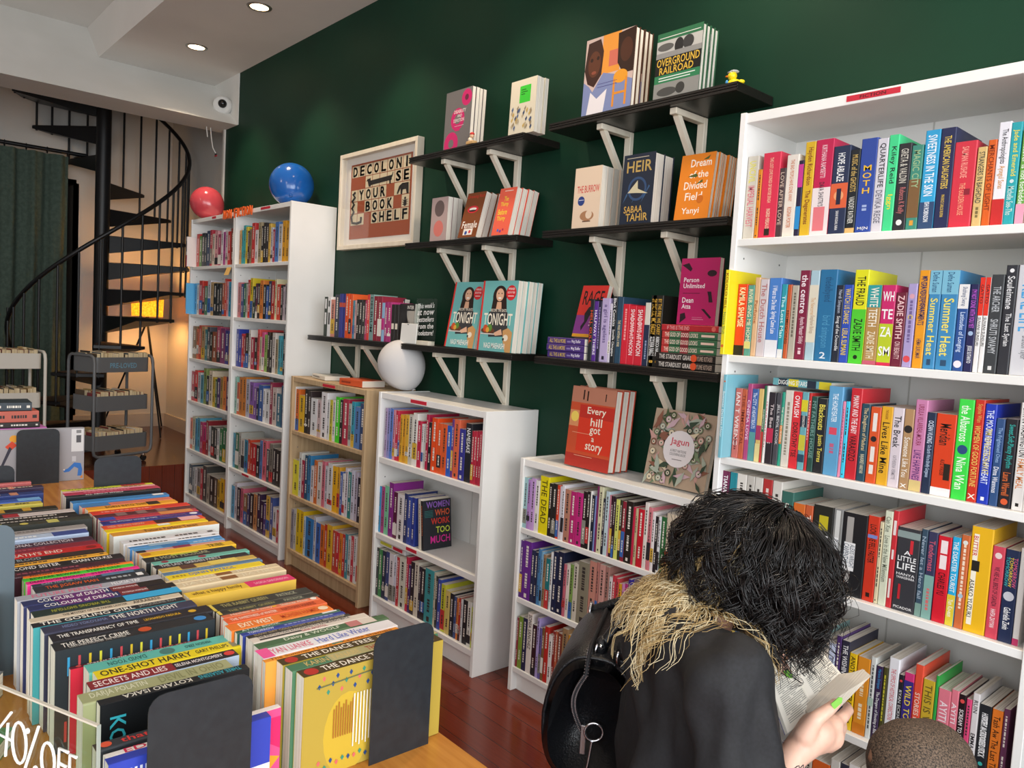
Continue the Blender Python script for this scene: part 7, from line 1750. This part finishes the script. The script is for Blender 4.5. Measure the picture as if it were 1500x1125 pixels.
for u0, u1, th in ((0, gut, .0062), (gut, 1, .0302)):
    q_ = [A.lerp(B, u).lerp(D.lerp(C_, u), v) + nrm * (th + e) for e in (0, .0012) for u, v in ((u0, 0), (u1, 0), (u1, 1), (u0, 1))]
    mb.add(q_, [(0, 1, 2, 3), (7, 6, 5, 4), (0, 4, 5, 1), (1, 5, 6, 2), (2, 6, 7, 3), (3, 7, 4, 0)], '6a6aa0', T0)
mb.build('cover', ob)

mb = MB(); fr = [P(1240, 997, 1.30), P(1276, 990, 1.285), P(1223, 1044, 1.232), P(1186, 1048, 1.24)]
fr = [fr[0], fr[0].lerp(fr[1], .5) - FWD * .004, fr[1], fr[1].lerp(fr[2], .5), fr[2], fr[2].lerp(fr[3], .5) - FWD * .004, fr[3]]; n = len(fr)
mb.add(fr + [p_ + FWD * .03 for p_ in fr], [tuple(range(n)), tuple(range(n, 2 * n))[::-1]] + [(i, (i + 1) % n, n + (i + 1) % n, n + i) for i in range(n)], PAGES, T0); weld(mb.build('page_wad', ob))

# handbag on her left shoulder
BX, BY = Vector((-.55, .835, 0)), Vector((-.835, -.55, 0)); BE = P(864, 1062, 1.44); bc = BE + BX * .155
MBG = Matrix(((BX.x, BY.x, 0, bc.x), (BX.y, BY.y, 0, bc.y), (0, 0, 1, bc.z), (0, 0, 0, 1)))     # x along the bag
bag = empty('handbag', MBG, 'black leather handbag with chrome rings hanging behind the woman', 'bag')
mb = MB(); n = 40; ns = 14; vs = []
def prof(k):
    a = 2 * PI * k / n; c, s = math.cos(a), math.sin(a); e = .62
    return (.094 * math.copysign(abs(c) ** e, c) * (1.08 - .3 * max(0, s) ), .135 * math.copysign(abs(s) ** .72, s))
for j in range(ns + 1):
    t = j / ns; x = -.155 + .31 * t; sc = min(1, (1 - abs(2 * t - 1) ** 7 * .22))
    for k in range(n): y, z = prof(k); vs.append((x + .01 * math.sin(z * 20), y * sc, z * sc))
fs = [(j * n + k, j * n + (k + 1) % n, (j + 1) * n + (k + 1) % n, (j + 1) * n + k) for j in range(ns) for k in range(n)] + [tuple(range(n)), tuple(range(ns * n, ns * n + n))[::-1]]
mb.add(vs, fs, LEATHER, None, True); mb.build('bag_body', bag)
mb = MB()
for x in (-.15, .15): mb.tube([(x * .93, y * .905, z * .905) for y, z in [prof(k) for k in range(n)]], .004, LEATHER, 8, closed=True)
mb.build('piping', bag)
zp = [(-.1585, .012 + .02 * math.sin(i / 12 * PI), -.01 + .108 * i / 12) for i in range(13)] + [(-.15, .012, .115), (-.138, .012, .127), (-.12, .012, .134), (-.09, .012, .137)]
mb = MB(); mb.tube(zp + [(-.09 + .02 * i, .012, .1375) for i in range(1, 9)], .009, mat('1a1a1e', .7), 8, flat=.5); zz_ = mb.build('zipper', bag)
mb = MB(); nz = len(zp) - 1
for i in range(52):
    t = i / 51 * nz; a = Vector(zp[int(min(t, nz - 1))]).lerp(Vector(zp[min(int(t) + 1, nz)]), t - int(min(t, nz - 1))); mb.box(a.x - .0075, a.x - .005, a.y - .0045, a.y + .0045, a.z - .0006, a.z + .0006, CHROME)
mb.build('zipper_teeth', zz_)
mb = MB(); mb.box(-.172, -.166, .004, .014, -.05, .005, CHROME, None, .001); mb.build('zipper_pull', bag)
def torus(mb, c, R, r, ax, m):
    ax = Vector(ax).normalized(); u = ax.orthogonal().normalized(); w = ax.cross(u); mb.tube([Vector(c) + u * R * math.cos(a) + w * R * math.sin(a) for a in [2 * PI * i / 20 for i in range(20)]], r, m, 8, closed=True)
mb = MB(); torus(mb, (-.168, -.01, -.005), .017, .0026, (1, .2, 0), CHROME); mb.build('ring', bag)
mb = MB(); mb.tube([(-.17, -.008, -.022), (-.172, -.004, -.06), (-.172, .0, -.085)], .003, CHROME, 8); torus(mb, (-.172, -.002, -.09), .009, .0022, (1, 0, 0), CHROME); mb.build('clasp', bag)
mb = MB(); mb.box(-.176, -.170, -.012, .012, -.3, -.092, LEATHER, None, .002); mb.build('strap', bag)
inv = MBG.inverted()
for sy, q_ in ((1, (882, 946, 1.47)), (-1, (914, 952, 1.42))):
    mb = MB(); a = inv @ P(*q_); b = inv @ P(q_[0] + 48, q_[1] - 58, q_[2] - .01); c = inv @ P(975, 848, q_[2] - .01); d = inv @ P(1004, 852, q_[2] + .12); e = Vector((.11, sy * .05, .12))
    ctrl = [a, a.lerp(b, .5) + Vector((0, 0, .004)), b, b.lerp(c, .5), c, c.lerp(d, .5) + Vector((0, 0, .01)), d, d.lerp(e, .5), e]
    mb.tube(ctrl, .0105, LEATHER, 10); hnd = mb.build('handle', bag)
    lo = Vector((a.x, max(min(a.y, .06), -.06), .115))
    mb = MB(); torus(mb, a.lerp(lo, .35), .017, .003, (.6, .8, 0), CHROME); torus(mb, e, .017, .003, (0, 1, 0), CHROME); mb.build('handle_ring', hnd)
    mb = MB(); mb.ell(a, (.016, .013, .02), LEATHER, 8); mb.tube([a.lerp(lo, .5), lo], .014, LEATHER, 8, flat=.5); mb.build('tab', hnd)
    mb = MB(); mb.ell(a + Vector((-.014, 0, .004)), .004, CHROME, 8); mb.build('rivet', hnd)

# seated man with cropped hair
MC = P(1351, 1124, 1.36); man = empty('person', Vector((MC.x, MC.y, 0)), 'person with close-cropped hair seated low before the fiction bookcase', 'person')
MF = Vector((.35, .937, 0)); ML = Vector((-.937, .35, 0))
md_ = lambda a, b, c: MC + MF * a + ML * b + Z * c
caps = [([md_(-.016, 0, -.004), md_(.02, 0, -.008)], [.079, .076]), ([md_(.05, 0, -.07), md_(.085, 0, -.12)], [.06, .035]), ([md_(.105, 0, -.045), md_(.125, 0, -.07)], [.011, .015]),
        ([md_(-.035, 0, -.08), md_(-.045, 0, -.17), md_(-.05, 0, -.21)], [.062, .058, .07]), ([md_(-.05, .17, -.25), md_(-.05, 0, -.2), md_(-.05, -.17, -.25)], [.06, .07, .06]),
        ([md_(-.05, 0, -.26), md_(-.06, 0, -.42), md_(-.08, 0, -.6)], [.13, .125, .13])]
for s in (1, -1):
    caps += [([md_(-.008, .074 * s, -.055), md_(-.02, .089 * s, -.03), md_(-.022, .087 * s, -.005)], [.010, .0105, .010]), ([md_(-.05, .18 * s, -.26), md_(.0, .22 * s, -.46), md_(.14, .12 * s, -.55)], [.05, .042, .032]), ([md_(.14, .12 * s, -.55), md_(.2, .08 * s, -.56)], [.03, .022]),
             ([md_(-.08, .08 * s, -.62), md_(.16, .22 * s, -.6), md_(.2, -.02 * s, -.66)], [.085, .06, .045])]
    for f in range(4): caps += [([md_(.19, (.1 - .018 * f) * s, -.555), md_(.235, (.098 - .02 * f) * s, -.57), md_(.255, (.092 - .02 * f) * s, -.59)], [.0095, .0085, .007])]
    caps += [([md_(.16, .1 * s, -.54), md_(.2, .05 * s, -.53), md_(.225, .04 * s, -.54)], [.012, .01, .008])]
caps += [([P(1285, 1124, 1.36), P(1279, 1110, 1.355), P(1282, 1100, 1.36)], [.009, .0105, .009])]
blob('body', caps, .005, BROWN, man, 3)
blob('shirt', [([md_(-.05, .17, -.26), md_(-.055, 0, -.225), md_(-.05, -.17, -.26)], [.075, .08, .075]), ([md_(-.055, 0, -.28), md_(-.065, 0, -.42), md_(-.08, 0, -.6)], [.15, .145, .155])] + [([md_(-.05, .18 * s, -.27), md_(-.01, .215 * s, -.4)], [.07, .062]) for s in (1, -1)], .01, noisy('dark_cotton', '2a2c30', '33363a', rough=.85, nscale=150), man, 3, .006, 2)
blob('trousers', [([md_(-.08, .08 * s, -.62), md_(.16, .22 * s, -.6), md_(.19, .0, -.655)], [.11, .075, .055]) for s in (1, -1)], .01, mat('25262b', .85), man, 3, .005, 6)
mb = MB()
for s in (1, -1): mb.ell(md_(.083, .03 * s, -.03), .012, mat('f0ece6', .2), 10); mb.ell(md_(.0925, .03 * s, -.032), .006, mat('2a1a12', .2), 8)
part(mb, 'eyes', man)
STUB = noisy('cropped_hair', '241d18', '7d6856', rough=.75, nscale=380, detail=3, lo=.36, hi=.7, bump=.25)
blob('hair', [([md_(-.019, 0, .004), md_(.016, 0, .004)], [.0795, .0755])], .005, STUB, man, 3)
